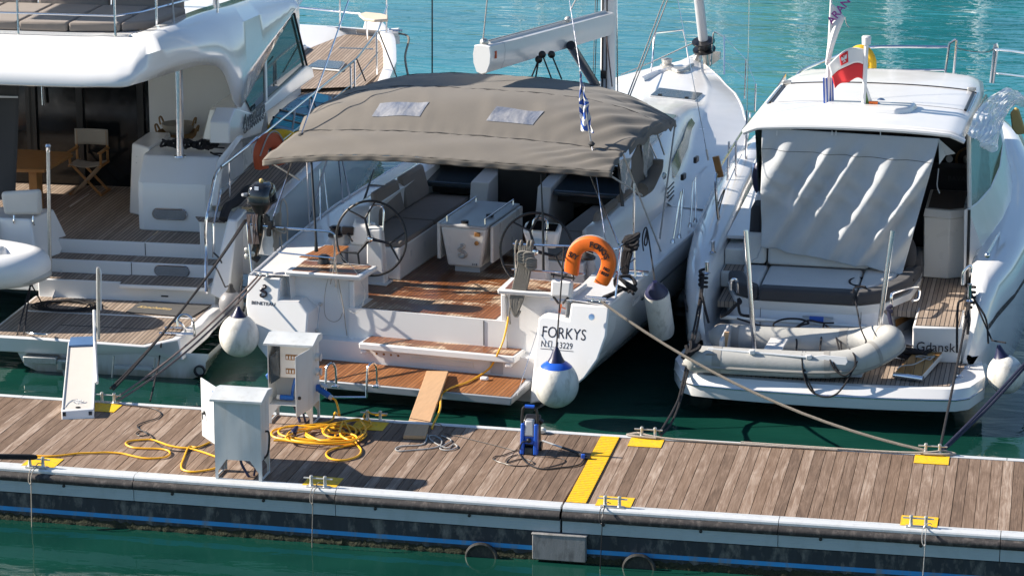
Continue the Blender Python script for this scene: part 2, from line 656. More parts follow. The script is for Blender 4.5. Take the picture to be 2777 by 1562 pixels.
def mk_drywet(name, axis):
    """Teak laid in strips, bleached where dry and dark red brown where it has been hosed."""
    m = mk_planks(name, .052, ((.30, .20, .13), (.44, .32, .22), (.56, .44, .33)), (.02, .016, .014), .006, axis, (60, 1.6), .6, .001)
    t = m.node_tree
    b = t.nodes['Principled BSDF']
    src = b.inputs['Base Color'].links[0].from_socket
    k = ramp(t, noise(t, coords(t, (1.0, 1.7, 1)), 1.5, 5, .6, .8), [(.42, 0.0), (.48, 1.0)])
    dark = mixc(t, 1.0, src, (.46, .24, .13), 'MULTIPLY')
    t.links.new(mixc(t, k, src, dark), b.inputs['Base Color'])
    r = N(t, 'MapRange')
    r.inputs[3].default_value = .65
    r.inputs[4].default_value = .28
    t.links.new(k, r.inputs[0])
    t.links.new(r.outputs[0], b.inputs['Roughness'])
    return m


M['teakdw'] = mk_drywet('half_dry_teak', 'X')
M['deckgrey'] = mk('taupe_grip_deck', (.55, .52, .48), .7, var=.05, vs=6, bmp=.001, bs=120)
M['palewood'] = mk('pale_bleached_wood', (.66, .55, .43), .6, var=.1)


def grime(m):
    """Scum line just above the water on a hull."""
    t = m.node_tree
    b = t.nodes['Principled BSDF']
    src = b.inputs['Base Color'].links[0].from_socket
    tc = N(t, 'TexCoord')
    sp = N(t, 'SeparateXYZ')
    t.links.new(tc.outputs['Object'], sp.inputs[0])
    z = math_(t, 'ADD', sp.outputs[2], math_(t, 'MULTIPLY', noise(t, coords(t, (3, 3, .6)), 2.0, 5, .65), .30))
    k = ramp(t, z, [(.14, .85), (.27, .35), (.48, 0.0)])
    t.links.new(mixc(t, k, src, (.30, .27, .17)), b.inputs['Base Color'])


grime(M['hullgel'])


def mesh_cloth(m, amount):
    """Open-weave screen cloth: part of the light passes straight through."""
    t = m.node_tree
    out = t.nodes['Material Output']
    b = t.nodes['Principled BSDF']
    tr = N(t, 'BsdfTransparent')
    mx = N(t, 'MixShader')
    mx.inputs[0].default_value = amount
    t.links.new(b.outputs[0], mx.inputs[1])
    t.links.new(tr.outputs[0], mx.inputs[2])
    t.links.new(mx.outputs[0], out.inputs[0])


mesh_cloth(M['greycloth'], .16)
# ================================================================== water
def make_water():
    m, t, b, _, L = nodes('harbour_water')
    tc = N(t, 'TexCoord')
    mp = N(t, 'Mapping')
    mp.inputs['Scale'].default_value = (.72, 1.6, 1)
    mp.inputs['Rotation'].default_value = (0, 0, R_(12))
    L.new(tc.outputs['Object'], mp.inputs[0])
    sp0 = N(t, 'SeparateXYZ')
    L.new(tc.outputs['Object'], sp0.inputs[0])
    sky_tint = N(t, 'MapRange', interpolation_type='SMOOTHSTEP')   # far sky reflection and shade between the boats painted into the body colour
    sky_tint.inputs[1].default_value = 4
    sky_tint.inputs[2].default_value = 26
    L.new(sp0.outputs[1], sky_tint.inputs[0])
    body = mixc(t, sky_tint.outputs[0], ramp(t, noise(t, coords(t, (.5, .8, 1)), 1.0, 5), [(.3, (.003, .030, .023)), (.7, (.007, .052, .039))]),
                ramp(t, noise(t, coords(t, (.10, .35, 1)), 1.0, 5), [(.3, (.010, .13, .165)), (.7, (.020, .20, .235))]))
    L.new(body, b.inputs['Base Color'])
    b.inputs['Roughness'].default_value = .03
    b.inputs['IOR'].default_value = 1.33
    h = math_(t, 'ADD', math_(t, 'MULTIPLY', noise(t, mp.outputs[0], .9, 3, .5, .5), 1.0),
              math_(t, 'ADD', math_(t, 'MULTIPLY', noise(t, mp.outputs[0], 3.1, 3, .5, .7), .20), math_(t, 'MULTIPLY', noise(t, mp.outputs[0], 9, 2), .010)))
    sp = N(t, 'SeparateXYZ')
    L.new(tc.outputs['Object'], sp.inputs[0])
    calm = N(t, 'MapRange')       # open water beyond the berths carries more ripple than the sheltered slot by the pontoon
    calm.inputs[1].default_value = 2
    calm.inputs[2].default_value = 22
    calm.inputs[3].default_value = .35
    calm.inputs[4].default_value = 1
    L.new(sp.outputs[1], calm.inputs[0])
    bump(t, b, math_(t, 'MULTIPLY', h, calm.outputs[0]), .042)
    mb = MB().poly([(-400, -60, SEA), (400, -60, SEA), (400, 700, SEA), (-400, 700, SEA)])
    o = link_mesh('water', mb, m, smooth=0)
    o['kind'] = 'structure'
    o['label'] = 'green and turquoise harbour water'
    return o


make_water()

# ================================================================== pontoon: two sections meeting under the yellow strip
FL = Frame((.785, .2, 0), -.5)
FR_ = Frame((.785, .2, 0), .7)
YN, YF = -1.215, 1.155      # near and far edge of the boards (local)


def plank_material():
    m, t, b, _, L = nodes('weathered_boards')
    tc = N(t, 'TexCoord')
    sp = N(t, 'SeparateXYZ')
    L.new(tc.outputs['Object'], sp.inputs[0])
    q = math_(t, 'DIVIDE', sp.outputs[0], .1254)
    wn = N(t, 'TexWhiteNoise', noise_dimensions='1D')
    L.new(math_(t, 'FLOOR', q), wn.inputs['W'])

    def vec(a, c, k):
        cb = N(t, 'CombineXYZ')
        L.new(math_(t, 'MULTIPLY', sp.outputs[0], a), cb.inputs[0])
        L.new(math_(t, 'MULTIPLY', sp.outputs[1], c), cb.inputs[1])
        L.new(math_(t, 'MULTIPLY', wn.outputs[0], k), cb.inputs[2])
        return cb.outputs[0]
    fine = noise(t, vec(70, 2.2, 37), 1.0, 6, .65, .4)
    fig = noise(t, vec(9, 1.1, 91), 1.0, 5, .6, 2.2)
    blot = noise(t, vec(1.3, .9, 3), 1.0, 4, .6, .6)
    k = math_(t, 'ADD', math_(t, 'MULTIPLY', fine, .40), math_(t, 'MULTIPLY', fig, .42))
    k = math_(t, 'ADD', k, math_(t, 'MULTIPLY', blot, .18))
    k = math_(t, 'ADD', k, math_(t, 'MULTIPLY', math_(t, 'SUBTRACT', wn.outputs[0], .5), .20))
    c = ramp(t, k, [(.28, (.075, .050, .036)), (.44, (.165, .112, .080)), (.55, (.235, .168, .126)), (.70, (.42, .34, .28))])
    red = ramp(t, wn.outputs[1], [(.45, 0.0), (1.0, .32)])
    c = mixc(t, red, c, (.215, .135, .085))
    L.new(c, b.inputs['Base Color'])
    b.inputs['Roughness'].default_value = .8
    b.inputs['Specular IOR Level'].default_value = .25
    bump(t, b, math_(t, 'ADD', fine, math_(t, 'MULTIPLY', fig, .4)), .004)
    return m


M['boards'] = plank_material()


def pontoon(fr, x0, x1, label, sgn):
    T = Thing('pontoon', label, 'pontoon', fr, ((x0 + x1) / 2, 0, SEA))
    base_world = T.base.copy()
    T.base = Vector((0, 0, 0))
    T.e.location = fr.w((0, 0, 0))
    rnd = random.Random(11 if sgn < 0 else 23)
    b = MB()
    k0 = math.floor(x0 / .1254)
    for k in range(k0, math.ceil(x1 / .1254)):
        a, c = k * .1254 + .0028, (k + 1) * .1254 - .0028
        if c < x0 or a > x1:
            continue
        a, c = max(a, x0), min(c, x1)
        dz = rnd.uniform(-.0015, .0015)
        if rnd.random() < .12:      # a split or lifted end here and there
            a += .002
        b.box(a, c, YN + .004 + rnd.uniform(0, .006), YF - .004 - rnd.uniform(0, .006), DECK - .03, DECK + dz)
    T.part('deck_boards', b, M['boards'], bevel=.003)
    u = MB().box(x0, x1, YN + .02, YF - .02, DECK - .12, DECK - .045)
    T.part('subframe', u, M['dark'])
    # edge profiles, with joints
    xs = [x0, x1]
    if sgn < 0:
        joints = [-7.2, -4.86, -2.52]
    else:
        joints = [2.34, 4.68]
    cuts = [x0] + [j for j in joints if x0 < j < x1] + [x1]
    for i in range(len(cuts) - 1):
        a, c = cuts[i] + .004, cuts[i + 1] - .004
        e = MB()
        prof = [(YN, DECK + .004), (YN - .035, DECK + .006), (YN - .038, DECK + .001), (YN - .05, DECK + .001), (YN - .053, DECK + .006), (YN - .12, DECK + .005),
                (YN - .145, DECK - .003), (YN - .155, DECK - .02), (YN - .155, DECK - .045), (YN - .02, DECK - .045), (YN, DECK - .05)]
        e.loft([[V(a, y, z) for y, z in prof], [V(c, y, z) for y, z in prof]], caps=(True, True))
        T.part('edge_profile', e, M['alu'], smooth=20)
        e = MB()
        prof = [(YF, DECK + .004), (YF + .03, DECK + .006), (YF + .034, DECK + .001), (YF + .046, DECK + .001), (YF + .05, DECK + .006), (YF + .09, DECK + .004), (YF + .10, DECK - .02), (YF + .10, DECK - .25), (YF, DECK - .25)]
        e.loft([[V(a, y, z) for y, z in prof], [V(c, y, z) for y, z in prof]], caps=(True, True))
        T.part('edge_profile', e, M['alu'], smooth=20)
        e = MB()
        ring = [(YN - .16, DECK - .047)] + [(YN - .15 - .062 * math.sin(t), DECK - .10 + .053 * math.cos(t)) for t in [math.pi * q / 10 for q in range(1, 10)]] + [(YN - .16, DECK - .153)]
        nn = 40
        rings = []
        for q in range(nn + 1):
            x = a + (c - a) * q / nn
            rings.append([V(x, y + rnd.uniform(-.002, .002), z + rnd.uniform(-.002, .002)) for y, z in ring])
        e.loft(rings, caps=(True, True))
        T.part('bumper', e, M['rubber'])
        e = MB().box(a, c, YN - .165, YN - .10, DECK - .285, DECK - .155)
        for zz in (DECK - .185, DECK - .215, DECK - .245):
            e.box(a, c, YN - .168, YN - .165, zz, zz + .012)
        T.part('side_panel', e, M['alupaint'])
        n = max(1, int((c - a) / 1.05))
        for q in range(n):
            T.part('bolt', MB().lathe([(.019, 0), (.017, .012), (.006, .016)], (a + .45 + q * 1.06, YN - .166, DECK - .168), (0, -1, 0), 12), M['black'])
    f = MB().box(x0, x1, YN - .15, YF + .09, SEA - .5, DECK - .30)
    T.part('float', f, M['darkhull'])
    s = MB().box(x0, x1, YN - .154, YN - .149, .055, .105)
    T.part('blue_stripe', s, M['stripe'])
    g = MB()
    x = x0
    rings = []
    while x < x1:
        top = .005 + rnd.uniform(0, .035)
        rings.append([V(x, YN - .145, top), V(x, YN - .155 - rnd.uniform(0, .012), top - .012), V(x, YN - .165 - rnd.uniform(0, .025), -.03), V(x, YN - .17, -.12)])
        x += rnd.uniform(.02, .06)
    g.loft(rings, closed=False)
    T.part('sea_growth', g, M['weed'])
    g2 = MB()
    rings = []
    x = x0
    while x < x1:
        rings.append([V(x, YF + .09, .02), V(x, YF + .11 + rnd.uniform(0, .03), -.02), V(x, YF + .12, -.12)])
        x += .06
    g2.loft(rings, closed=False)
    T.part('sea_growth', g2, M['weed'])
    return T


pontoon(FL, -9.5, .006, 'left section of the timber decked pontoon, carrying both grey power pedestals', -1)
pontoon(FR_, -.005, 7.5, 'right section of the timber decked pontoon, bare boards beyond the yellow strip', 1)

# yellow ribbed strip over the joint
b = MB()
for i in range(40):
    y0 = YN + .01 + i * (YF - YN - .02) / 40
    b.box(.012, .225, y0, y0 + .042, DECK + .0045, DECK + .012)
b.box(.008, .229, YN + .005, YF - .003, DECK + .003, DECK + .0085)
o = link_mesh('deck_strip', b, M['yellow'], (.12, 0, DECK))
o.location = FR_.w((.12, 0, DECK))
o.rotation_euler = (0, 0, FR_.ang)
tag(o, 'yellow ribbed cover strip lying across the pontoon at its joint', 'deck strip')

# grey joint block
b = MB().box(-.29, .30, YN - .235, YN - .155, -.02, DECK - .295)
b.box(-.30, .31, YN - .238, YN - .15, DECK - .31, DECK - .292)
o = link_mesh('joint_block', b, M['concrete'], (0, YN - .2, 0), bevel=.008)
o.location = FL.w((0, YN - .2, 0))
tag(o, 'stained grey rubber block covering the pontoon joint above the green water', 'joint block')

# pipe arches at the waterline
for px, py, lab in ((255, 1300, 'rusty pipe loop at the waterline, left of the grey joint block'), (1265, 1380, 'rusty pipe loop at the waterline, right of the grey joint block')):
    c = WD.Y('B3', px, py, -1.2)
    c.z = -.03
    pts = [c + V(.165 * math.cos(a), -.03, .15 * math.sin(a) - .02) for a in [math.pi * 2 * k / 28 for k in range(28)]]
    b = MB().tube(pts, .024, 8, closed=True)
    b.lathe([(.15, -.02), (.15, .0)], c + V(0, -.01, -.02), (0, 1, 0), 24)
    o = link_mesh('pipe_loop', b, M['tyre'], c)
    o.location = c
    tag(o, lab, 'pipe loop', 'pipe loops at the waterline')


# ------------------------------------------------------------------ mooring cleats
def make_cleat():
    T = Thing('mooring_cleat', '', 'cleat', WD, (0, 0, DECK), 'steel cleats along the pontoon edges')
    b = MB().box(-.135, .135, -.035, .035, DECK + .006, DECK + .018)
    T.part('base', b, M['galv'], bevel=.004)
    for x in (-.078, .078):
        b = MB().lathe([(.030, .012), (.022, .022), (.019, .05), (.018, .105), (.021, .118), (.017, .13), (.006, .135)], (x, 0, DECK + .005), (0, 0, 1), 14)
        T.part('post', b, M['galv'])
    b = MB().tube([(-.165, 0, DECK + .105), (.165, 0, DECK + .105)], .0095, 10)
    T.part('crossbar', b, M['galv'])
    b = MB().slab([(-.195, .03, DECK + .0045), (.195, .03, DECK + .0045), (.195, .345, DECK + .0045), (-.195, .345, DECK + .0045)], (0, 0, .004))
    T.part('yellow_plate', b, M['yellow'], label='yellow non slip plate')
    return T.e


cleat0 = make_cleat()
CL = {}
spots = [('near_a', -5.255, -1.065, 0, 'cleat on the near edge with doubled black rope, leftmost of the cleats'),
         ('near_b', -1.963, -1.075, 0, 'cleat on the near edge beside the front power pedestal shadow, thin line hanging down'),
         ('near_c', 1.332, -1.08, 0, 'cleat on the near edge just right of the yellow strip'),
         ('near_d', 4.616, -1.045, 0, 'cleat on the near edge at the far right with white line over the side'),
         ('far_a', -5.286, 1.42, 1, 'cleat on the far edge beside the foot of the grey gangway'),
         ('far_b', -1.958, 1.375, 1, 'cleat on the far edge behind the yellow cable coil'),
         ('far_c', 1.332, 1.40, 1, 'cleat on the far edge just right of the yellow strip'),
         ('far_d', 4.61, 1.45, 1, 'cleat on the far edge at the right, holding three mooring lines')]
for i, (k, x, y, far, lab) in enumerate(spots):
    c = cleat0 if i == 0 else copy_tree(cleat0)
    c.location = (x, y, DECK)
    c.rotation_euler = (0, 0, (math.pi if far else 0) + (FL.ang if x < .7 else FR_.ang))
    c['label'] = lab
    CL[k] = Vector((x, y, DECK))


# ------------------------------------------------------------------ power pedestals
def pedestal(fr, label, facing, h):
    """w x d cabinet on four legs with a ridged lid. facing 'back' = closed back to the camera, 'front' = open front to the camera."""
    T = Thing('power_pedestal', label, 'power pedestal', fr, (0, 0, DECK), 'grey power pedestals on the pontoon')
    w, d, z0 = .268, .165, DECK + .235
    z1 = DECK + h
    s = MB()
    open_front = facing == 'front'
    th = .006
    s.box(-w, -w + th, -d, d, z0, z1)
    s.box(w - th, w, -d, d, z0, z1)
    s.box(-w + th, w - th, -d, d, z0, z0 + th)
    s.box(-w + th, w - th, -d + th, d - th, z1 - th, z1)
    if open_front:
        s.box(-w + th, w - th, d - th, d, z0 + th, z1 - th)
    else:
        s.box(-w + th, w - th, -d, -d + th, z0 + th, z1 - th)
    T.part('cabinet', s, M['plaster'])
    # lid: low ridge lengthwise, sharp eaves
    prof = [(-d - .045, z1 - .012), (-d - .045, z1 + .016), (.03, z1 + .085), (d + .03, z1 + .06), (d + .045, z1 + .03), (d + .04, z1 - .012)]
    b = MB().loft([[V(-w - .035, y, z) for y, z in prof], [V(w + .035, y, z) for y, z in prof]], caps=(True, True))
    T.part('lid', b, M['plaster'], bevel=.003)
    for x in (-w, w):
        for y in (-d, d):
            sx = 1 if x < 0 else -1
            sy = 1 if y < 0 else -1
            b = MB().box(min(x, x + sx * .035), max(x, x + sx * .035), min(y, y + sy * .004), max(y, y + sy * .004), DECK + .006, z0)
            b.box(min(x, x + sx * .004), max(x, x + sx * .004), min(y + sy * .004, y + sy * .03), max(y + sy * .004, y + sy * .03), DECK + .006, z0)
            # gusset
            yy = y + sy * .004
            b.hexa([(x + sx * .035, y, z0), (x + sx * .13, y, z0), (x + sx * .035, y, DECK + .10)], [(x + sx * .035, yy, z0), (x + sx * .13, yy, z0), (x + sx * .035, yy, DECK + .10)])
            T.part('leg', b, M['plaster'])
    for x in (-w, w):
        b = MB().box(x - .012 if x > 0 else x, x if x > 0 else x + .012, -d + .03, d - .03, DECK + .0065, DECK + .03)
        T.part('foot_rail', b, M['plaster'])
    return T, w, d, z0, z1


F1 = Frame((-2.895, -.857, 0), 0)
T, w, d, z0, z1 = pedestal(F1, 'front grey power pedestal showing its blank back, sticker door swung open to the left', 'back', .925)
# open door on the left, hinged at the far left corner
hx, hy = -w, d
tip_ = F1.Z('C4', 30, 105, z1)
dx = V(tip_.x - hx, tip_.y - hy, 0)
dl = dx.length
dx.normalize()
dn = V(-dx.y, dx.x, 0)
p0 = V(hx, hy, z0 + .0)
poly = [p0 + V(0, 0, .0), p0 + dx * dl + V(0, 0, .0), p0 + dx * dl + V(0, 0, z1 - z0), p0 + V(0, 0, z1 - z0)]
door = T.part('door', MB().slab(poly, dn * .014), M['plaster'], bevel=.002)
face = dn * .0025
st = MB()
q = lambda u, v: p0 + dx * (u * dl / .50) + V(0, 0, v) + dn * .0142
st.slab([q(.05, .57), q(.21, .57), q(.21, .63), q(.05, .63)], face)
T.part('blue_sticker', st, M['bluepl'], parent=door)
st = MB().slab([q(.05, .22), q(.21, .22), q(.21, .56), q(.05, .56)], face)
T.part('notice', st, M['whitec'], parent=door)
st = MB()
for k in range(9):
    zz = .25 + k * .032
    st.slab([q(.065, zz), q(.15 + .04 * ((k * 7) % 3) / 2, zz), q(.15 + .04 * ((k * 7) % 3) / 2, zz + .008), q(.065, zz + .008)], dn * .004)
T.part('print', st, M['greygel'], parent=door)
hb = MB().lathe([(.022, 0), (.022, .02), (.008, .03)], q(.42, .30), dn, 12)
hb.tube([q(.42, .30) + dn * .03, q(.40, .23) + dn * .035], .007)
T.part('handle', hb, M['black'], parent=door)
# conduit below, black lead on the right side
b = MB().tube(cr([(-.02, .0, z0 + .01), (-.01, -.02, z0 - .08), (.05, -.03, DECK + .05), (.09, -.02, DECK - .02)]), .016)
b.tube(cr([(.12, .06, z0 + .01), (.14, .04, z0 - .1), (.12, .02, DECK)]), .012)
T.part('conduit', b, M['navy'])
b = MB().tube(cr([(w + .01, -.02, z0 + .31), (w + .05, -.02, z0 + .30), (w + .055, -.03, z0 + .18), (w + .04, -.05, z0 + .06), (w - .02, -.05, z0 - .02)]), .012)
T.part('lead', b, M['black'])

F2 = Frame((-2.885, 1.205, 0), 0)
T, w, d, z0, z1 = pedestal(F2, 'open grey power pedestal behind, breakers inside and blue sockets on its right side', 'front', .985)
# breaker panel
T.part('breaker_panel', MB().box(-.16, .235, -.01, d - .006, z0 + .30, z1 - .03), M['gel2'], bevel=.004)
for zz in (z1 - .23, z1 - .40):
    b = MB().box(-.09, .13, -.016, -.0105, zz, zz + .065)
    T.part('breaker_slot', b, M['varnish'])
    b = MB()
    for k in range(6):
        b.box(-.08 + k * .035, -.062 + k * .035, -.026, -.0165, zz + .012, zz + .05)
    T.part('switch', b, M['gel2'])
b = MB().slab([(-.24, -.15, z1 - .50), (-.165, -.015, z1 - .46), (-.165, -.015, z1 - .10), (-.24, -.15, z1 - .16)], (0, .004, 0))
T.part('clear_cover', b, M['smoke'])
for a, c, mt in ((-.20, -.16, 'gel2'), (-.16, .0, 'bluepl'), (.06, .17, 'bluepl'), (.17, .21, 'gel2')):
    T.part('pipe_coupling', MB().tube([(a, -.03, z0 + .06), (c, -.03, z0 + .06)], .032 if mt == 'bluepl' else .028, 14), M[mt])
T.part('hose', MB().tube(cr([(-.03, .02, z0 + .08), (-.01, .02, z0 + .2), (.02, .05, z0 + .32)]), .018), M['bluepl'])
T.part('hose', MB().tube(cr([(.18, -.01, z0 + .12), (.13, -.03, z0 + .18), (.11, .0, z0 + .30)]), .009), M['ropew'])
T.part('plug', MB().ball((.155, -.04, z1 - .39), .034), M['black'])
T.part('lead', MB().tube(cr([(.155, -.05, z1 - .42), (.17, -.08, z0 + .3), (.21, -.10, z0 + .1)]), .006), M['black'])
# door swung towards us on the right
p0 = V(w, -d, z0)
dx = V(-.10, -.50, 0).normalized()
dn = V(-dx.y, dx.x, 0)
door = T.part('door', MB().slab([p0, p0 + dx * .42, p0 + dx * .42 + V(0, 0, z1 - z0 - .02), p0 + V(0, 0, z1 - z0 - .02)], dn * .010), M['plaster'], bevel=.002)
T.part('handle', MB().lathe([(.02, 0), (.02, .022), (.008, .03)], p0 + dx * .36 + V(0, 0, .22) + dn * .010, dn, 12), M['black'], parent=door)
# sockets on the right side
for zz, op in ((z0 + .56, 0), (z0 + .38, 0), (z0 + .18, 1)):
    b = MB().lathe([(.045, 0), (.045, .03), (.036, .045)], (w, .04, zz), (1, 0, 0), 16)
    T.part('socket', b, M['gel2'] if not op else M['bluepl'])
    b = MB().lathe([(.046, 0), (.046, .012)], (w + (.05 if not op else .09), .04, zz + (0 if not op else .03)), (1, 0, 0) if not op else (.5, 0, .85), 16)
    T.part('socket_cap', b, M['greygel'])
b = MB().tube([(w + .03, .03, z0 + .17), (w + .17, -.01, z0 + .10)], .036, 16)
T.part('plug', b, M['bluepl'])
T.part('plug_collar', MB().tube([(w + .17, -.01, z0 + .10), (w + .205, -.02, z0 + .082)], .03, 14), M['greygel'])
b = MB().tube(cr([(-.05, .05, z0 + .01), (.02, 0, z0 - .1), (.08, -.05, DECK + .01)]), .018)
b.tube(cr([(.05, .06, z0 + .01), (.10, .0, z0 - .1), (.14, -.02, DECK)]), .014)
T.part('conduit', b, M['navy'])
# tap on its left
b = MB().tube([(-w, .03, z0 + .26), (-w - .06, .03, z0 + .26), (-w - .07, .03, z0 + .30)], .014)
b.tube([(-w - .075, .03, z0 + .29), (-w - .035, .03, z0 + .33)], .017)
T.part('tap', b, M['bluepl'])


# ------------------------------------------------------------------ cables and hoses on the boards
def on_deck(pts, reg, z, lift=None):
    return [WD.Z(reg, x, y, z + (lift[i] if lift else 0)) for i, (x, y) in enumerate(pts)]


z = DECK + .016
# yellow coil by the open pedestal: one long cable, many turns
rnd = random.Random(3)
pts = []
plug_w = F2.w((w + .20, -.02, z0 + .085))
pts += [plug_w, plug_w + V(.06, -.03, -.03), plug_w + V(.11, -.08, -.18), WD.Z('A6', 968, 400, DECK + .06), WD.Z('A6', 935, 455, z)]
loops = [((790, 530), 245, 50, 0), ((850, 525), 250, 48, .3), ((900, 535), 130, 40, 1), ((820, 545), 160, 46, 2), ((960, 530), 180, 52, .4), ((1000, 520), 110, 45, 0), ((880, 560), 240, 40, .5), ((1080, 510), 85, 62, .1)]
lvl = 0
for (cx, cy), rx, ry, ph in loops:
    for k in range(9):
        a = -math.pi / 2 + ph * .2 + 2 * math.pi * k / 9.0
        pts.append(WD.Z('A6', cx + rx * math.cos(a) * rnd.uniform(.93, 1.05), cy + ry * math.sin(a) * rnd.uniform(.9, 1.1), z + lvl + rnd.uniform(0, .012)))
    lvl += .006
pts += on_deck([(1100, 590), (1135, 640), (1110, 680), (1020, 704), (940, 695), (910, 665), (945, 635), (1040, 612), (1090, 600)], 'A6', z)
pts += on_deck([(900, 600), (740, 585), (640, 578), (572, 578)], 'A6', z, [.03, .02, .01, .01])
b = MB().tube(cr(pts, 6), .0125, 8)
coil = solo('power_cable', 'tangled coil of thick yellow power cable lying by the open pedestal', 'cable', WD, b, WD.Z('A6', 850, 540, DECK), mats=M['ycable'])
end = WD.Z('A6', 705, 525, DECK + .06)
b = MB().lathe([(.028, 0), (.038, .01), (.038, .05), (.03, .06), (.026, .12), (.014, .15)], end + V(0, -.06, 0), (.1, .9, .3), 16)
o = link_mesh('plug', b, M['navy'], coil.location, coil)
b = MB()
for k in range(3):
    a = math.pi / 2 + k * 2.094
    b.lathe([(.008, 0), (.008, .004)], end + V(.018 * math.cos(a), -.064, .018 * math.sin(a)), (-.1, -.9, -.3), 10)
link_mesh('pin_hole', b, M['gel2'], coil.location, coil)
# coil end by the far cleat
pts = on_deck([(1165, 500), (1200, 470), (1150, 448), (1060, 455), (1020, 480), (1060, 505), (1130, 512), (1170, 540), (1120, 580), (1100, 545), (1135, 500), (1195, 470), (1180, 440), (1150, 430)], 'A6', z + .01)
pts += [CL['far_b'] + V(-.09, .0, .12), CL['far_b'] + V(.0, -.03, .10), CL['far_b'] + V(.12, .02, .10), CL['far_b'] + V(.13, .05, .07), CL['far_b'] + V(0, .06, .06)]
solo('hose', 'thin yellow hose looped round the far cleat behind the coil', 'hose', WD, MB().tube(cr(pts, 6), .009, 8), pts[0], mats=M['ycable'])
# yellow hose running along the left part
pts = on_deck([(60, 668), (140, 672), (220, 675), (330, 678), (420, 670), (500, 660), (600, 657), (690, 654), (780, 660), (850, 676), (920, 690), (990, 692), (1060, 684), (1092, 662), (1075, 640), (1010, 630), (920, 628), (850, 622), (808, 600), (830, 582), (890, 575), (970, 572), (1030, 590), (1080, 608), (1150, 622), (1215, 628), (1280, 645), (1340, 665), (1400, 690), (1420, 725), (1380, 755), (1300, 772), (1230, 778), (1175, 765), (1163, 738), (1180, 690), (1205, 630), (1225, 617), (1265, 622), (1310, 606), (1345, 590)], 'A3', z)
solo('hose', 'yellow hose snaking along the boards left of the front pedestal', 'hose', WD, MB().tube(cr(pts, 7), .0115, 8), pts[20], mats=M['ycable'])
b = MB().tube([F1.w((-.30, .1, DECK + .03)), F1.w((-.26, .13, DECK + .16))], .035, 12)
solo('hose_connector', 'grey green hose connector under the open pedestal door', 'hose connector', WD, b, F1.w((-.28, .1, DECK)), mats=M['fendg'])
# black cable near the gangway
pts = on_deck([(640, 330), (760, 345), (880, 358), (980, 372), (1032, 402), (1010, 432), (940, 455), (885, 478), (890, 500), (930, 525), (945, 540), (905, 548), (875, 535), (895, 518), (940, 525), (978, 552), (990, 580), (1040, 618), (1100, 640), (1200, 645), (1290, 615), (1330, 590)], 'A3', DECK + .011)
solo('black_cable', 'thin black cable curling over the boards left of the front pedestal', 'cable', WD, MB().tube(cr(pts, 7), .0065, 6), pts[8], mats=M['black'])
# white line by the plank
pts = on_deck([(1560, 540), (1545, 590), (1500, 608), (1400, 612), (1356, 628), (1375, 645), (1480, 638), (1580, 628), (1640, 610), (1650, 575), (1610, 548), (1570, 550), (1590, 580), (1640, 610), (1690, 625), (1730, 600), (1750, 622), (1690, 640), (1640, 628), (1680, 600), (1712, 575), (1650, 545)], 'A6', DECK + .012)
solo('white_line', 'thin white line in loose loops beside the wooden plank', 'rope', WD, MB().tube(cr(pts, 6), .008, 6), pts[4], mats=M['ropew'])
# thin dark cord from the plank to the washer
pts = on_deck([(1450, 435), (1560, 455), (1650, 480)], 'A6', DECK + .03) + on_deck([(20, 530), (140, 560), (280, 595), (400, 625), (470, 645)], 'B3', DECK + .008)
solo('thin_cord', 'thin dark cord running from the plank to the pressure washer', 'cord', WD, MB().tube(cr(pts, 6), .004, 6), pts[3], mats=M['black'])

# ------------------------------------------------------------------ pressure washer
FW = Frame((.085, .60, 0), 0)
T = Thing('pressure_washer', 'blue upright pressure washer standing on the pontoon boards', 'pressure washer', FW, (0, 0, DECK))
zb = DECK + .002
b = MB()
for x in (-.10, .055):
    b.hexa([(x, -.10, zb), (x + .05, -.10, zb), (x + .05, -.02, zb), (x, -.02, zb)], [(x + .004, -.06, zb + .36), (x + .046, -.06, zb + .36), (x + .046, .01, zb + .36), (x + .004, .01, zb + .36)])
b.hexa([(-.055, -.075, zb + .12), (.06, -.075, zb + .12), (.06, .0, zb + .12), (-.055, .0, zb + .12)], [(-.055, -.06, zb + .22), (.06, -.06, zb + .22), (.06, .0, zb + .22), (-.055, .0, zb + .22)])
T.part('body', b, M['rblue'], bevel=.012)
b = MB().hexa([(-.058, -.075, zb + .21), (.062, -.075, zb + .21), (.062, .02, zb + .21), (-.058, .02, zb + .21)], [(-.05, -.05, zb + .40), (.054, -.05, zb + .40), (.054, .04, zb + .40), (-.05, .04, zb + .40)])
T.part('pump_cover', b, M['greygel'], bevel=.02)
T.part('motor_housing', MB().hexa([(-.095, -.02, zb), (.10, -.02, zb), (.11, .12, zb), (-.09, .12, zb)], [(-.08, .0, zb + .38), (.085, .0, zb + .38), (.12, .10, zb + .44), (-.07, .10, zb + .44)]), M['black'], bevel=.02)
b = MB().tube(cr([(-.088, -.03, zb + .36), (-.085, -.02, zb + .46), (-.07, -.015, zb + .535), (0, -.012, zb + .55), (.07, -.015, zb + .535), (.088, -.02, zb + .46), (.09, -.03, zb + .36)], 5), .017, 8)
T.part('handle_frame', b, M['black'])
T.part('handle_grip', MB().tube([(-.055, -.013, zb + .555), (.055, -.013, zb + .555)], .021, 10), M['rblue'])
T.part('outlet', MB().lathe([(.028, 0), (.028, .02), (.012, .03), (.012, .05)], (.005, -.078, zb + .17), (0, -1, .1), 14), M['black'])
T.part('front_guard', MB().hexa([(-.05, -.10, zb), (.055, -.10, zb), (.055, -.03, zb), (-.05, -.03, zb)], [(-.05, -.08, zb + .085), (.055, -.08, zb + .085), (.055, -.03, zb + .085), (-.05, -.03, zb + .085)]), M['black'], bevel=.01)
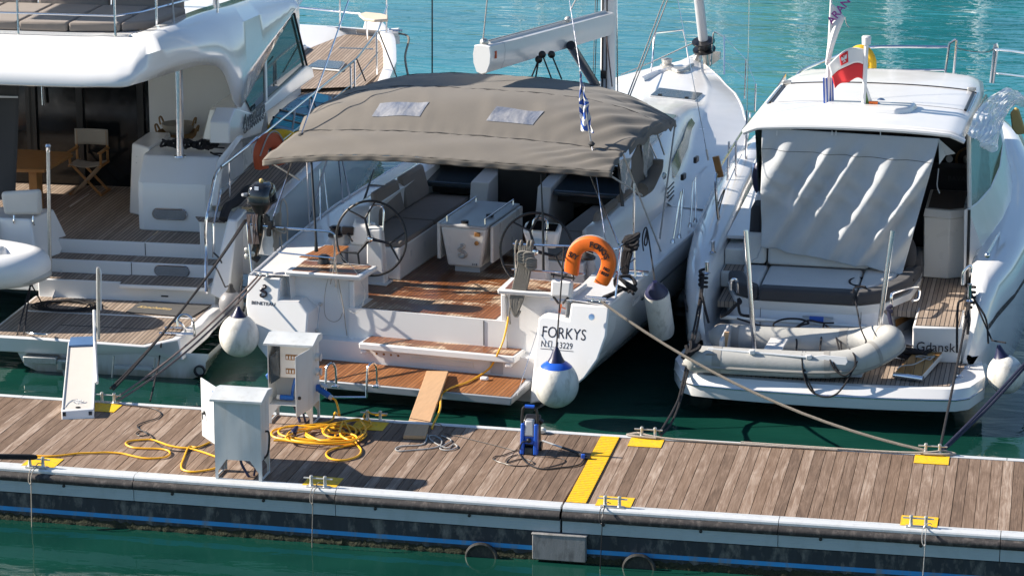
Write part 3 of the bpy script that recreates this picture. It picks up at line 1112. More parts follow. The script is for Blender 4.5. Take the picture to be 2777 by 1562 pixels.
for x in (-.105, .105):
    T.part('wheel', MB().lathe([(.05, 0), (.055, .008), (.055, .028), (.05, .036)], (x - .018, .10, zb + .055), (1, 0, 0), 18), M['black'])
b = MB().tube([(.06, .07, zb + .40), (.13, .09, zb + .34)], .03, 10)
T.part('lance_holder', b, M['black'])
g0, g1 = WD.Z('W', 760, 720, DECK + .10), WD.Z('W', 1140, 850, DECK + .05)
g2, g3 = WD.Z('W', 1440, 950, DECK + .03), WD.Z('W', 1560, 1020, DECK + .03)
TL = Thing('spray_lance', 'silver and black spray lance of the washer lying towards the yellow strip', 'spray lance', WD, g2)
TL.part('tube', MB().tube([g0, g1], .011, 8), M['alu'])
TL.part('grip', MB().tube([g1, g2], [.016, .018], 8), M['black'])
b = MB().tube(cr([g2, g3, g3 + V(.07, -.02, .0)]), [.02] + [.03] * 11 + [.018] if False else .026, 10)
TL.part('brush_head', b, M['black'])
TL.part('blue_insert', MB().obox(g3 + V(-.015, -.025, .012), .045, .03, .05), M['rblue'], bevel=.006)
pts = [FW.w((.005, -.13, DECK + .17)), FW.w((-.055, -.14, DECK + .17)), FW.w((-.09, -.12, DECK + .10))] + on_deck([(330, 930), (400, 1060), (520, 1170), (680, 1235), (860, 1252), (1100, 1225), (1300, 1205), (1460, 1165), (1520, 1110), (1550, 1050)], 'W', DECK + .012)
solo('washer_hose', 'black hose from the washer outlet sweeping to the spray lance', 'hose', WD, MB().tube(cr(pts, 6), .0085, 8), pts[6], mats=M['black'])
pts = on_deck([(300, 890), (180, 935), (0, 1000), (-110, 1010), (-160, 1060), (-60, 1115), (60, 1150), (200, 1185), (400, 1195), (560, 1165), (600, 1130), (520, 1085), (400, 1060), (240, 1090), (100, 1130), (85, 1090), (160, 1020), (310, 980)], 'W', DECK + .009)
pts2 = on_deck([(880, 1030), (1050, 1045), (1160, 1070), (1190, 1105), (1120, 1150), (960, 1195), (800, 1230)], 'W', DECK + .008)
b = MB().tube(cr(pts, 6), .006, 6)
b.tube(cr(pts2, 6), .005, 6)
solo('black_cable', 'thin black cable in loops before the pressure washer', 'cord', WD, b, pts[6], mats=M['black'])
# grey ball float knob on the far edge
c = WD.Z('W', 745, 540, DECK + .03)
solo('edge_knob', 'pale round knob on the far pontoon edge behind the washer', 'knob', WD, MB().lathe([(.03, -.03), (.058, -.01), (.058, .02), (.03, .04)], c, (0, 0, 1), 18), c - V(0, 0, .03), mats=M['fend'])
# thin lines hanging from the near cleats
for k, dxx, L_, mt, lab in (('near_a', .02, .72, 'beige', 'thin tan line hanging from the leftmost near cleat into the water'), ('near_b', 0, .62, 'ropeg', 'thin grey line hanging from the cleat by the front pedestal shadow'), ('near_c', -.07, .66, 'black', 'dark line knotted on the near cleat right of the yellow strip'), ('near_d', .09, .7, 'ropew', 'white line hanging from the far right near cleat')):
    c = CL[k]
    e = c + V(dxx, -.16, .0)
    f = c + V(dxx, -.235, -.05)
    pts = [c + V(dxx + .05, 0, .05), c + V(dxx + .02, -.03, .07), c + V(dxx - .02, -.01, .03), c + V(dxx, -.08, .022), e + V(0, 0, .02), f, f + V(.0, -.005, -.12), f + V(-.02, .0, -L_)]
    b = MB().tube(cr(pts, 5), .0055, 6)
    b.tube(cr([c + V(dxx - .02, -.02, .03), e + V(-.035, 0, .02), f + V(-.03, 0, -.03), f + V(.01, -.01, -.07)], 5), .005, 6)
    b.ball(f + V(0, -.008, -.055), .014)
    solo('hanging_line', lab, 'rope', WD, b, c, 'thin lines hanging from the near cleats', mats=M[mt])

# ------------------------------------------------------------------ what the open water mirrors: the far bank and yachts moored across the basin
def far_bank():
    rb = random.Random(21)
    m, t, b, _, L = nodes('wooded_bank')
    c = ramp(t, noise(t, coords(t, (.35, .35, .35)), 1.0, 6, .65), [(.35, (.02, .045, .015)), (.6, (.06, .11, .035)), (.75, (.16, .15, .08))])
    L.new(c, b.inputs['Base Color'])
    b.inputs['Roughness'].default_value = .95
    rows = []
    for i in range(61):
        x = -170 + i * 5.5
        top = 9 + 3 * math.sin(i * .7) + 27 * math.exp(-((x + 8) / 10) ** 2) + 5 * math.exp(-((x + 75) / 30) ** 2) + rb.uniform(-1, 1)
        rows.append([V(x, 150 + rb.uniform(-3, 3), SEA - 1), V(x, 153, top * .35), V(x + rb.uniform(-1, 1), 160, top * .8), V(x, 170, top), V(x, 220, top * 1.1)])
    o = link_mesh('hill', MB().loft(rows, closed=False), m)
    o['kind'] = 'structure'
    o['label'] = 'low wooded bank across the harbour'


far_bank()
first = None
for k, (px, h, lab) in enumerate(((905, 17, 'far white yacht moored across the basin, leftmost'), (1425, 19, 'far white yacht moored across the basin, second from the left'), (1530, 15, 'smaller far white yacht moored across the basin'), (1925, 18, 'far white yacht across the basin behind the anchored bow'), (2185, 20, 'tallest far white yacht across the basin'), (2420, 15, 'far white yacht across the basin, second from the right'), (2660, 17, 'far white yacht moored across the basin, rightmost'))):
    d = ray(px, 40)
    t_ = (62 - CAM.y) / d.y
    p = CAM + d * t_
    if first is None:
        T = Thing('moored_yacht', lab, 'sailing yacht', WD, (0, 0, SEA), 'yachts moored across the basin')
        rr = []
        for q in range(9):
            u = q / 8
            hw = 1.7 * (1 - (1 - u) ** 2.5) ** .6
            y = 11 * u
            rr.append([V(-hw, y, 1.4 - .2 * u), V(-hw * .8, y, 0), V(0, y, -.4), V(hw * .8, y, 0), V(hw, y, 1.4 - .2 * u)])
        T.part('hull', MB().loft(rr, closed=True, caps=(False, True)), M['gel'])
        T.part('cabin', MB().hexa([(-1.0, 3.5, 1.2), (1.0, 3.5, 1.2), (1.2, 8, 1.2), (-1.2, 8, 1.2)], [(-.7, 4.5, 1.9), (.7, 4.5, 1.9), (1.0, 8, 1.9), (-1.0, 8, 1.9)]), M['gel'], bevel=.05)
        T.part('mast', MB().tube([(0, 5, 1.5), (0, 5, 17)], .09, 8), M['sail'])
        T.part('furled_sail', MB().tube([(0, .4, 1.6), (0, 4.9, 15)], .09, 8), M['sail'])
        T.part('boom', MB().tube([(0, 5, 2.8), (0, 10, 2.9)], .22, 8), M['navy'])
        first = T.e
        o = first
    else:
        o = copy_tree(first)
        o['label'] = lab
    o.location = (p.x, 60, SEA)
    o.scale = (1, 1, h / 17)
# ================================================================== sailing yacht in the middle
FB = Frame((-2.2, 4.35, 0), -6.5)


def interp(tab, y):
    if y <= tab[0][0]:
        return tab[0][1]
    for (a, b), (c, d) in zip(tab, tab[1:]):
        if y <= c:
            t = (y - a) / (c - a)
            t = t * t * (3 - 2 * t) * .35 + t * .65
            return b + (d - b) * t
    return tab[-1][1]


HB = [(0, 2.47), (2, 2.58), (4, 2.66), (6, 2.60), (8, 2.42), (10, 2.08), (11.6, 1.62), (12.4, 1.32), (13.2, .93), (14, .52), (14.6, .2), (14.9, .02)]
ZS = [(0, 1.30), (4, 1.40), (8, 1.50), (12, 1.65), (15, 1.78)]
cxy = lambda y: .06 - .014 * y


def rake(y, z):
    return y + .30 * max(min((z - .3) / 1.0, 1.1), -.5) * max(0, 1 - y / 1.6)


Y = Thing('sailing_yacht', 'white sailing yacht with taupe bimini and open stern, name in black on its transom', 'sailing yacht', FB, (0, 6, SEA))
hull = MB()
rings = []
for y in [0, .4, .8, 1.2, 1.6, 2.2, 3, 4, 5, 6, 7, 8, 9, 10, 11, 11.8, 12.4, 13, 13.5, 14, 14.4, 14.7, 14.9]:
    h, zs, c = interp(HB, y), interp(ZS, y), cxy(y)
    bow = max(0, (y - 9) / 5.9)
    ring = []
    prof = [(.0, -.55), (.36 - .2 * bow, -.4), (.62 - .3 * bow, -.08), (.80 - .28 * bow, .18), (.905 - .22 * bow, .42), (.975 - .14 * bow, .72), (1.0 - .03 * bow, zs - .12), (1.0, zs - .06), (1.0, zs)]
    for k, z in prof[::-1]:
        ring.append(V(c + h * k, rake(y, z), z))
    for k, z in prof[1:]:
        ring.append(V(c - h * k, rake(y, z), z))
    rings.append(ring)
hull.loft(rings, closed=False)
hullo = Y.part('hull', hull, M['hullgel'], smooth=50)
# thin black line along the chine, both sides
for sgn in (1, -1):
    pts = []
    for y in [1.6 + i * .5 for i in range(24)]:
        h, zs, c = interp(HB, y), interp(ZS, y), cxy(y)
        bow = max(0, (y - 9) / 5.9)
        pts.append(V(c + sgn * (h * (1 - .03 * bow) + .002), y, zs - .27))
    Y.part('chine_line', MB().tube(pts, .012, 6), M['black'], parent=hullo)
# rubbing toe rail
for sgn in (1, -1):
    pts = [V(cxy(y) + sgn * (interp(HB, y) - .02), rake(y, 1.3), interp(ZS, y) + .012) for y in [i * .5 for i in range(30)]]
    Y.part('toe_rail', MB().tube(pts, .022, 6), M['gel'])

# ---- side decks and coamings aft (both sides), then closed deck forward of the cockpit
for sgn in (1, -1):
    rr = []
    for y in [.02, .5, .9, 1.3, 1.75, 1.9, 2.1, 2.3, 2.6, 3.2, 4, 4.8, 5.4]:
        h, zs, c = interp(HB, y), interp(ZS, y), cxy(y)
        k = max(0, min(1, (y - 1.78) / .5))
        ct = zs + .04 + (.40 * k)
        yy = rake(y, 1.3)
        rr.append([V(c + sgn * h, yy, zs), V(c + sgn * 2.1, yy, zs + .03), V(c + sgn * (1.98), yy, zs + .04), V(c + sgn * (1.98 - .14 * k), yy, ct - .04 * k), V(c + sgn * (1.95 - .2 * k), yy, ct), V(c + sgn * (1.93 - .33 * k), yy, ct), V(c + sgn * (1.90 - .36 * k), yy, ct - .05 * k), V(c + sgn * (1.88 - .36 * k), yy, 1.0)])
    Y.part('side_deck', MB().loft(rr, closed=False), M['gel'], smooth=45)
HC = [(5.2, .50), (6, .50), (8, .42), (9.6, .30), (10.6, .16), (11.4, .03), (15, .02)]
XC = [(5.2, 1.93), (6.5, 1.78), (8, 1.55), (9.6, 1.25), (10.6, 1.12), (11.4, 1.05), (12.6, .8), (14, .3), (15, .01)]
rr = []
for y in [5.2, 5.8, 6.5, 7.2, 8, 8.8, 9.6, 10.2, 10.6, 11, 11.4, 12, 12.6, 13.2, 13.8, 14.3, 14.7, 14.88]:
    h, zs, c = interp(HB, y), interp(ZS, y), cxy(y)
    hc, xc = interp(HC, y), min(interp(XC, y), h * .82)
    half = [(h, 0), (h - .05 * min(1, h), .03), (xc + .06 * xc, .035), (xc, .06 + hc * .1), (xc * .93, hc * .62 + .05), (xc * .84, hc * .94 + .05), (xc * .55, hc + .08), (0, hc + .10)]
    ring = [V(c + x, y, zs + z) for x, z in half] + [V(c - x, y, zs + z) for x, z in half[-2::-1]]
    rr.append(ring)
deck = Y.part('deck', MB().loft(rr, closed=False), M['gel'], smooth=40)
# coachroof side windows
for sgn in (1, -1):
    rr = []
    for y in [6.3, 6.8, 7.5, 8.2, 8.9, 9.5, 9.9]:
        zs, c, hc, xc = interp(ZS, y), cxy(y), interp(HC, y), interp(XC, y)
        t = 1 if y > 6.4 else .5
        x0, z0 = xc * .995 + .008, zs + .07 + hc * .2
        x1, z1 = xc * .945 + .008, zs + .05 + hc * (.2 + .38 * t)
        rr.append([V(c + sgn * x0, y, z0), V(c + sgn * x1, y, z1)])
    Y.part('cabin_window', MB().loft(rr, closed=False), M['smoke'], parent=deck)
# vent louvres aft of the window
b = MB()
for k in range(4):
    a = FB.X('B1', 1572, 1328 + k * 30, 1.93)
    e = FB.X('B1', 1615, 1280 + k * 30, 1.93)
    b.tube([a + V(.015, 0, 0), e + V(.015, 0, 0)], .012, 6)
Y.part('vent_louvre', b, M['black'], parent=deck)


def deck_z(x, y):
    h, zs, c = interp(HB, y), interp(ZS, y), cxy(y)
    hc, xc = interp(HC, y), min(interp(XC, y), h * .82)
    a = abs(x - c)
    t = min(a / xc, 1.2)
    if t < .55:
        return zs + hc + .10 - .02 * t / .55
    if t < .84:
        return zs + .08 + hc - (t - .55) / .29 * (.03 + .06 * hc)
    if t < 1:
        return zs + .05 + hc * .94 * (1 - (t - .84) / .16)
    return zs + .035


def hatch(corners, name='deck_hatch', frame=True):
    """corners: four (x, y) on the deck."""
    P = [V(x, y, deck_z(x, y) + .012) for x, y in corners]
    o = Y.part(name, MB().slab(P, (0, 0, .022)), M['smoke'], parent=deck, bevel=.006)
    b = MB().tube(P + [P[0]], .014, 6)
    Y.part('hatch_frame', b, M['alu'], parent=deck)
    b = MB()
    for t in (.2, .8):
        q = P[0].lerp(P[1], t)
        b.obox(q + V(0, .05, .035), .06, .05, .02)
    Y.part('hatch_hinge', b, M['black'], parent=deck)


hatch([(-.02, 11.42), (.72, 11.47), (.70, 12.05), (-.03, 12.0)])
hatch([(.62, 8.2), (1.12, 8.1), (1.0, 9.3), (.55, 9.3)])
hatch([(.80, 6.5), (1.32, 6.4), (1.22, 7.6), (.75, 7.6)])
hatch([(-.45, 8.9), (.25, 8.9), (.25, 9.5), (-.45, 9.5)])
# glazed front panel of the coachroof
P = [FB.Z('Q', 150, 780, 2.02), FB.Z('Q', 430, 812, 1.98), FB.Z('Q', 300, 830, 2.0), FB.Z('Q', 250, 815, 2.0)]
# side deck hardware
for px, py in ((1690, 1240), (1780, 1120)):
    c = FB.X('B1', px, py, 2.02)
    Y.part('rope_clutch', MB().obox(c, .05, .16, .09), M['black'], bevel=.012)

# ---- cockpit well
ZF = .95
b = MB().box(-1.9, 1.95, .52, 5.25, ZF - .05, ZF - .004)
Y.part('cockpit_pan', b, M['gel2'])
T_ = Y.part('cockpit_floor', MB().box(-.9, .95, .50, 5.2, ZF - .003, ZF + .004).box(-1.85, -.9, .98, 1.93, ZF - .003, ZF + .004).box(.95, 1.9, .98, 1.93, ZF - .003, ZF + .004), M['teakdw'])
b = MB()
for x0, x1 in ((-1.66, -.9), (.95, 1.70)):
    b.box(x0, x1, 1.94, 5.1, ZF + .005, 1.40)
Y.part('bench_base', b, M['gel'], bevel=.02)
for yy in (2.35, 2.9, 3.5):
    Y.part('bench_pocket', MB().box(-.905, -.898, yy, yy + .07, 1.18, 1.27), M['greygel'])
for x0, x1 in ((-1.60, -.89), (.94, 1.63)):
    for y0, y1 in ((1.97, 3.3), (3.32, 4.9)):
        Y.part('seat_cushion', MB().box(x0, x1, y0, y1, 1.40, 1.475), M['cushb'], bevel=.025)
for sg, y0, y1 in ((-1, 2.75, 3.75), (-1, 3.8, 4.8), (1, 2.6, 3.6), (1, 3.65, 4.7)):
    x = 1.50 * sg + .03
    b = MB().hexa([(x, y0, 1.48), (x + .10 * sg, y0, 1.48), (x + .10 * sg, y1, 1.48), (x, y1, 1.48)], [(x + .10 * sg, y0 + .04, 1.93), (x + .19 * sg, y0 + .04, 1.93), (x + .19 * sg, y1 - .04, 1.93), (x + .10 * sg, y1 - .04, 1.93)])
    Y.part('back_cushion', b, M['cushb'], bevel=.04)
# companionway: flanking walls, pads, black sheets standing in for the unlit openings
for x0, x1, lab in ((-.85, -.58, ''), (.16, .36, '')):
    b = MB().hexa([(x0, 4.55, 1.0), (x1, 4.55, 1.0), (x1, 5.9, 1.0), (x0, 5.9, 1.0)], [(x0, 4.75, 1.72), (x1, 4.75, 1.72), (x1, 5.9, 1.86), (x0, 5.9, 1.86)])
    Y.part('companionway_wall', b, M['gel'], bevel=.02)
Y.part('companionway_shade', MB().box(-.58, .16, 5.18, 5.24, ZF + .01, 1.99), M['dark'])
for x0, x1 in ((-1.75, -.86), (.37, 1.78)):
    Y.part('saloon_opening_shade', MB().box(x0, x1, 5.05, 5.12, ZF + .5, 1.60), M['dark'])
for x0, x1 in ((-1.74, -.86), (.37, 1.76)):
    b = MB().hexa([(x0, 4.80, 1.585), (x1, 4.80, 1.585), (x1, 5.9, 1.70), (x0, 5.9, 1.70)], [(x0, 4.80, 1.665), (x1, 4.80, 1.665), (x1, 5.9, 1.80), (x0, 5.9, 1.80)])
    Y.part('sunpad', b, M['smoke'], bevel=.03)

# ---- stern: panels either side of the opening, lockers, step, platform
TP = lambda x, z, o=0: V(x, .30 * (z - .3) + o, z)
left = [(-2.41, 1.305), (-1.95, 1.305), (-1.95, 1.03), (-1.68, 1.03), (-1.52, .90), (-1.50, .05), (-1.92, .18), (-2.18, .42), (-2.34, .68), (-2.41, .95)]
pl = Y.part('stern_panel', MB().hexa([TP(x, z, -.012) for x, z in left], [TP(x, z, .42) for x, z in left]), M['gel'], bevel=.022, seg=3)
right = [(2.535, 1.305), (2.53, .95), (2.45, .66), (2.30, .42), (2.04, .18), (1.60, .04), (1.62, 1.10), (1.70, 1.13), (2.02, 1.10), (2.03, 1.305)]
pr = Y.part('stern_panel', MB().hexa([TP(x, z, -.012) for x, z in right], [TP(x, z, .42) for x, z in right]), M['gel'], bevel=.022, seg=3)
b = MB().box(-2.0, -1.06, .50, 1.0, .25, 1.34)
Y.part('stern_locker', b, M['gel'], bevel=.02)
b = MB().box(1.10, 2.05, .50, 1.0, .25, 1.34)
Y.part('stern_locker', b, M['gel'], bevel=.02)
b = MB().box(-1.62, 1.72, .30, .50, -.1, .53).box(-1.07, 1.11, .46, .51, .53, ZF - .006)
Y.part('stern_riser', b, M['gel'])
Y.part('riser_seam', MB().box(.80, .808, .452, .462, .60, ZF - .02), M['black'])
Y.part('socket_holes', MB().lathe([(.016, 0), (.012, .01)], (-.62, .30, .40), (0, -1, 0), 10), M['varnish'])
for k in range(1, 4):
    Y.part('socket_holes', MB().lathe([(.016, 0), (.012, .01)], (-.62 + k * .1, .30, .40), (0, -1, 0), 10), M['varnish'])
Y.part('recess', MB().box(-.16, .72, .292, .303, .33, .40), M['gel2'], bevel=.01)
Y.part('recess', MB().box(.95, 1.12, .292, .303, .28, .46), M['greygel'])
b = MB().hexa([(-.80, .12, .49), (1.33, .12, .49), (1.36, .50, .49), (-.78, .50, .49)], [(-.80, .12, .58), (1.33, .12, .58), (1.36, .50, .58), (-.78, .50, .58)])
st = Y.part('step', b, M['gel'], bevel=.015)
Y.part('step_tread', MB().slab([(-.76, .17, .581), (1.29, .17, .581), (1.31, .49, .581), (-.75, .49, .581)], (0, 0, .006)), M['teakdw'], parent=st)
for x in (-.74, 1.24):
    Y.part('step_bracket', MB().box(x - .04, x + .04, .13, .26, .43, .489), M['gel'], bevel=.015)
b = MB().hexa([(-1.45, -.60, .15), (1.50, -.56, .15), (1.52, .28, .15), (-1.45, .28, .15)], [(-1.45, -.62, .26), (1.53, -.58, .26), (1.53, .28, .26), (-1.45, .28, .26)])
plat = Y.part('swim_platform', b, M['greygel'], bevel=.015)
Y.part('platform_teak', MB().slab([(-1.43, -.60, .261), (1.50, -.555, .261), (1.44, .27, .261), (-1.43, .27, .261)], (0, 0, .006)), M['teak'], parent=plat)
for px in (790, 1148):
    c = FB.Z('P', px + 15, 800, .27)
    pts = [c + V(.05, .02, 0), c + V(.05, .02, .20), c + V(.045, -.01, .29), c + V(.02, -.06, .33), c + V(-.015, -.12, .29), c + V(-.02, -.14, .2), c + V(-.02, -.17, .0), c + V(-.02, -.175, -.09)]
    Y.part('ladder_handle', MB().tube(cr(pts, 5), .016, 8), M['chrome'])
    Y.part('ladder_foot', MB().obox(c + V(.05, .0, .012), .09, .08, .03), M['chrome'], bevel=.01)
a, e = FB.Z('P', 805, 800, .27) + V(-.02, -.175, -.09), FB.Z('P', 1163, 800, .27) + V(-.02, -.175, -.09)
Y.part('ladder_rail', MB().tube([a, e], .016, 8), M['chrome'])
c = FB.Z('P', 2135, 745, .265)
Y.part('platform_cleat', MB().box(c.x - .05, c.x + .05, c.y - .03, c.y + .05, .268, .31), M['gel'], bevel=.015)
a = FB.Z('P', 2420, 880, .27)
Y.part('platform_wire', MB().tube([a, TP(1.62, .93, -.03)], .004, 6), M['chrome'])
Y.part('platform_wire', MB().tube([V(-1.42, -.5, .27), V(-1.46, .3, .62), V(-1.47, .47, .95)], .004, 6), M['chrome'])
for P in (V(-1.47, .47, .95), V(-1.46, .3, .64)):
    Y.part('wire_fitting', MB().ball(P, .025), M['galv'])
# gate sides + cockpit entry cheeks
for x0, x1 in ((-1.06, -.99), (1.03, 1.10)):
    Y.part('entry_cheek', MB().box(x0, x1, .47, 1.0, ZF - .1, 1.30), M['gel'], bevel=.015)
# helm seats with teak tops
for x0, x1 in ((-1.96, -.86), (.98, 2.03)):
    b = MB().hexa([(x0 + .05, .34, 1.33), (x1, .38, 1.33), (x1 + .02, .95, 1.33), (x0 + .02, .95, 1.33)], [(x0 + .05, .32, 1.40), (x1, .36, 1.40), (x1 + .02, .97, 1.40), (x0 + .02, .97, 1.40)])
    s_ = Y.part('helm_seat', b, M['gel'], bevel=.02)
    Y.part('seat_teak', MB().slab([(x0 + .14, .38, 1.401), (x1 - .08, .42, 1.401), (x1 - .05, .91, 1.401), (x0 + .10, .91, 1.401)], (0, 0, .006)), M['teakdw'], parent=s_)
b = MB().slab([(-2.0, 1.05, 1.401), (-1.55, 1.05, 1.401), (-1.55, 1.75, 1.42), (-1.9, 1.75, 1.405)], (0, 0, .006))
Y.part('side_teak', b, M['teak'])
# ---- twin wheels on their pedestals
def wheel(x, y, z, r):
    root = None
    tilt = Matrix.Rotation(R_(-8), 3, 'X')
    c = V(x, y, z)
    ring = [c + tilt @ V(r * math.cos(a), 0, r * math.sin(a)) for a in [2 * math.pi * k / 48 for k in range(48)]]
    w = Y.part('steering_wheel', MB().tube(ring, .017, 8, closed=True), M['black'])
    b = MB()
    for k in range(3):
        a = math.pi / 2 + .35 + k * 2.094
        m = tilt @ V(.55 * r * math.cos(a), -.02, .55 * r * math.sin(a))
        b.tube([c + tilt @ V(0, -.05, 0), c + m], [.026, .015], 8)
        for da in (-.42, .42):
            b.tube([c + m, c + tilt @ V(r * math.cos(a + da), 0, r * math.sin(a + da))], [.015, .011], 8)
    Y.part('spokes', b, M['black'], parent=w)
    Y.part('hub', MB().lathe([(.045, 0), (.045, .03), (.03, .05), (.01, .055)], c + V(0, -.04, 0), (0, -1, .1), 18), M['chrome'], parent=w)


wheel(-1.13, 1.48, 1.63, .50)
wheel(1.19, 1.48, 1.64, .50)
for x in (-1.13, 1.17):
    sx = 1 if x < 0 else -1
    b = MB().hexa([(x - .13, 1.62, ZF + .005), (x + .13, 1.62, ZF + .005), (x + .13, 1.80, ZF + .005), (x - .13, 1.80, ZF + .005)], [(x - .10, 1.56, 1.73), (x + .10, 1.56, 1.73), (x + .10, 1.70, 1.76), (x - .10, 1.70, 1.76)])
    p = Y.part('wheel_pedestal', b, M['gel'], bevel=.02)
    Y.part('pedestal_foot', MB().box(x - .17, x + .17, 1.58, 1.84, ZF + .0045, ZF + .03), M['gel'], parent=p, bevel=.008)
    Y.part('grab_hoop', MB().tube(cr([(x - .10, 1.66, 1.70), (x - .10, 1.70, 1.95), (x - .06, 1.72, 2.02), (x + .06, 1.72, 2.02), (x + .10, 1.70, 1.95), (x + .10, 1.66, 1.70)], 5), .013, 8), M['chrome'], parent=p)
b = MB().hexa([(1.0, 1.70, 1.62), (1.36, 1.70, 1.62), (1.40, 1.82, 1.62), (.96, 1.82, 1.62)], [(.92, 1.66, 1.86), (1.44, 1.66, 1.86), (1.44, 1.86, 1.95), (.92, 1.86, 1.95)])
pod = Y.part('instrument_pod', b, M['gel'], bevel=.04)
Y.part('plotter_screen', MB().slab([(.98, 1.655, 1.875), (1.20, 1.655, 1.875), (1.20, 1.84, 1.955), (.98, 1.84, 1.955)], (0, -.003, .006)), M['glass'], parent=pod)
Y.part('plotter_screen', MB().slab([(1.24, 1.655, 1.875), (1.39, 1.655, 1.875), (1.39, 1.80, 1.94), (1.24, 1.80, 1.94)], (0, -.003, .006)), M['glass'], parent=pod)
for px, py, k in (('A5', 0, 0),):
    a = FB.Y('A5', 890, 455, 1.9)
    b = MB().obox(a, .16, .05, .11)
    Y.part('switch_panel', b, M['black'])
    Y.part('throttle', MB().tube([a + V(.0, -.05, -.03), a + V(.10, -.1, -.12)], .014), M['black'])
b = MB().hexa([(-1.62, 1.88, 1.40), (-1.18, 1.88, 1.40), (-1.18, 2.15, 1.40), (-1.62, 2.15, 1.40)], [(-1.55, 1.90, 1.70), (-1.30, 1.90, 1.70), (-1.30, 2.12, 1.70), (-1.62, 2.12, 1.76)])
Y.part('engine_console', b, M['gel'], bevel=.04)
# ---- cockpit table with its steel grab rails
b = MB().hexa([(-.44, 2.58, 1.04), (.04, 2.58, 1.04), (.08, 3.85, 1.04), (-.42, 3.85, 1.04)], [(-.52, 2.52, 1.60), (.14, 2.52, 1.60), (.14, 3.95, 1.60), (-.52, 3.95, 1.60)])
tb = Y.part('cockpit_table', b, M['gel2'], bevel=.03)
Y.part('table_foot', MB().box(-.36, .0, 2.66, 3.75, ZF + .0045, 1.035), M['greygel'], parent=tb)
Y.part('table_top', MB().box(-.53, .15, 2.50, 3.97, 1.602, 1.645), M['greygel'], parent=tb, bevel=.012)
for x0, x1 in ((-.60, -.55), (.17, .215)):
    Y.part('table_leaf', MB().box(x0, x1, 2.60, 3.9, 1.12, 1.63), M['gel2'], parent=tb, bevel=.012)
for x in (-.46, .09):
    Y.part('table_rail', MB().tube([(x, 2.62, 1.65), (x, 2.62, 1.72), (x, 3.85, 1.72), (x, 3.85, 1.65)], .012, 8), M['chrome'], parent=tb)
for x, yy in ((-.2, 2.62), (.0, 3.1)):
    Y.part('cup_holder', MB().lathe([(.05, 0), (.055, .035), (.04, .04)], (x, yy, 1.646), (0, 0, 1), 16), M['black'], parent=tb)
Y.part('latch', MB().box(-.02, .06, 2.485, 2.51, 1.50, 1.56), M['varnish'], parent=tb, bevel=.006)
Y.part('latch', MB().lathe([(.03, 0), (.03, .02)], (-.0, 2.535, 1.40), (0, -1, 0), 14), M['varnish'], parent=tb)


def emblem(T, c, xd, zd, h, mat, parent=None):
    """Curled sea-creature badge: an S-shaped body with a curled tail."""
    xd, zd = Vector(xd).normalized(), Vector(zd).normalized()
    nrm = xd.cross(zd)
    P = [(-.10, .42), (.05, .48), (.14, .40), (.10, .28), (-.12, .18), (-.20, .08), (-.08, .0), (.14, -.06), (.24, -.20), (.16, -.36), (-.04, -.44), (-.22, -.38), (-.24, -.26), (-.12, -.22)]
    pts = cr([Vector(c) + xd * (x * h) + zd * (z * h) + nrm * .006 for x, z in P], 4)
    n = len(pts)
    rr = [h * (.055 + .055 * math.sin(math.pi * min(1, (i / n) * 1.15))) for i in range(n)]
    T.part('emblem', MB().tube(pts, rr, 8), mat, parent=parent)


emblem(Y, V(-.215, 2.545, 1.27), (1, 0, 0), (0, -.1, 1), .21, M['galv'], tb)
Y.text('lettering', 'S I B', M['ink'], V(-.08, 2.571, 1.075), (1, 0, 0), (0, -.1, 1), .04, .002, parent=tb)

# ---- writing on the stern
sx_, sz_ = V(1, 0, 0), V(0, .30, 1)
o = FB.Y('B2', 690, 1178, TP(0, .78).y - .02)
wid = 1.30
Y.text('lettering', 'FORKYS', M['ink'], TP(1.675, .875, -.0135), sx_, sz_, .20, .0008, parent=pr, font_scale_x=.80, spacing=1.04)
Y.text('lettering', 'N.\u03a0. 13229', M['ink'], TP(1.68, .755, -.0135), sx_, sz_, .112, .0008, parent=pr, font_scale_x=.80)
Y.part('underline', MB().slab([TP(1.68, .733, -.0125), TP(2.12, .733, -.0125), TP(2.12, .726, -.0125), TP(1.68, .726, -.0125)], (0, -.0015, .0005)), M['ink'], parent=pr)
Y.text('lettering', 'BENETEAU', M['ink'], TP(-2.33, .955, -.0135), sx_, sz_, .060, .0008, parent=pl, font_scale_x=1.18, bold=.0012)
emblem(Y, TP(-2.17, 1.13, -.018), sx_, sz_, .17, M['ink'], pl)
a, e = FB.X('B2', 1322, 990, 2.66), FB.X('B2', 1420, 905, 2.66)
xd = (e - a)
Y.text('lettering', 'Oceanis 51.1', M['greygel'], V(a.x + .015, a.y, a.z), (0, 1, 0), (0, 0, 1), .13, .002, shear=.3, font_scale_x=.9, parent=hullo)
c = TP(2.28, 1.0, -.02)
Y.part('stern_outlet', MB().lathe([(.045, 0), (.04, .012), (.02, .014)], FB.Y('B2', 1047, 1060, c.y), (0, -1, .3), 16), M['chrome'], parent=pr)
# socket on left cheek, fairleads and cleats
for r, x, y, z in (('B2', 1080, 955, 1.33), ('A5', 300, 775, 1.33), ('B2', 1380, 770, 1.42)):
    c = FB.Z(r, x, y, z)
    b = MB().box(c.x - .12, c.x + .12, c.y - .03, c.y + .03, z, z + .015)
    for dx in (-.05, .05):
        b.lathe([(.018, 0), (.014, .04)], (c.x + dx, c.y, z + .012), (0, 0, 1), 10)
    b.tube([(c.x - .13, c.y, z + .06), (c.x + .13, c.y, z + .06)], .013)
    Y.part('deck_cleat', b, M['chrome'])
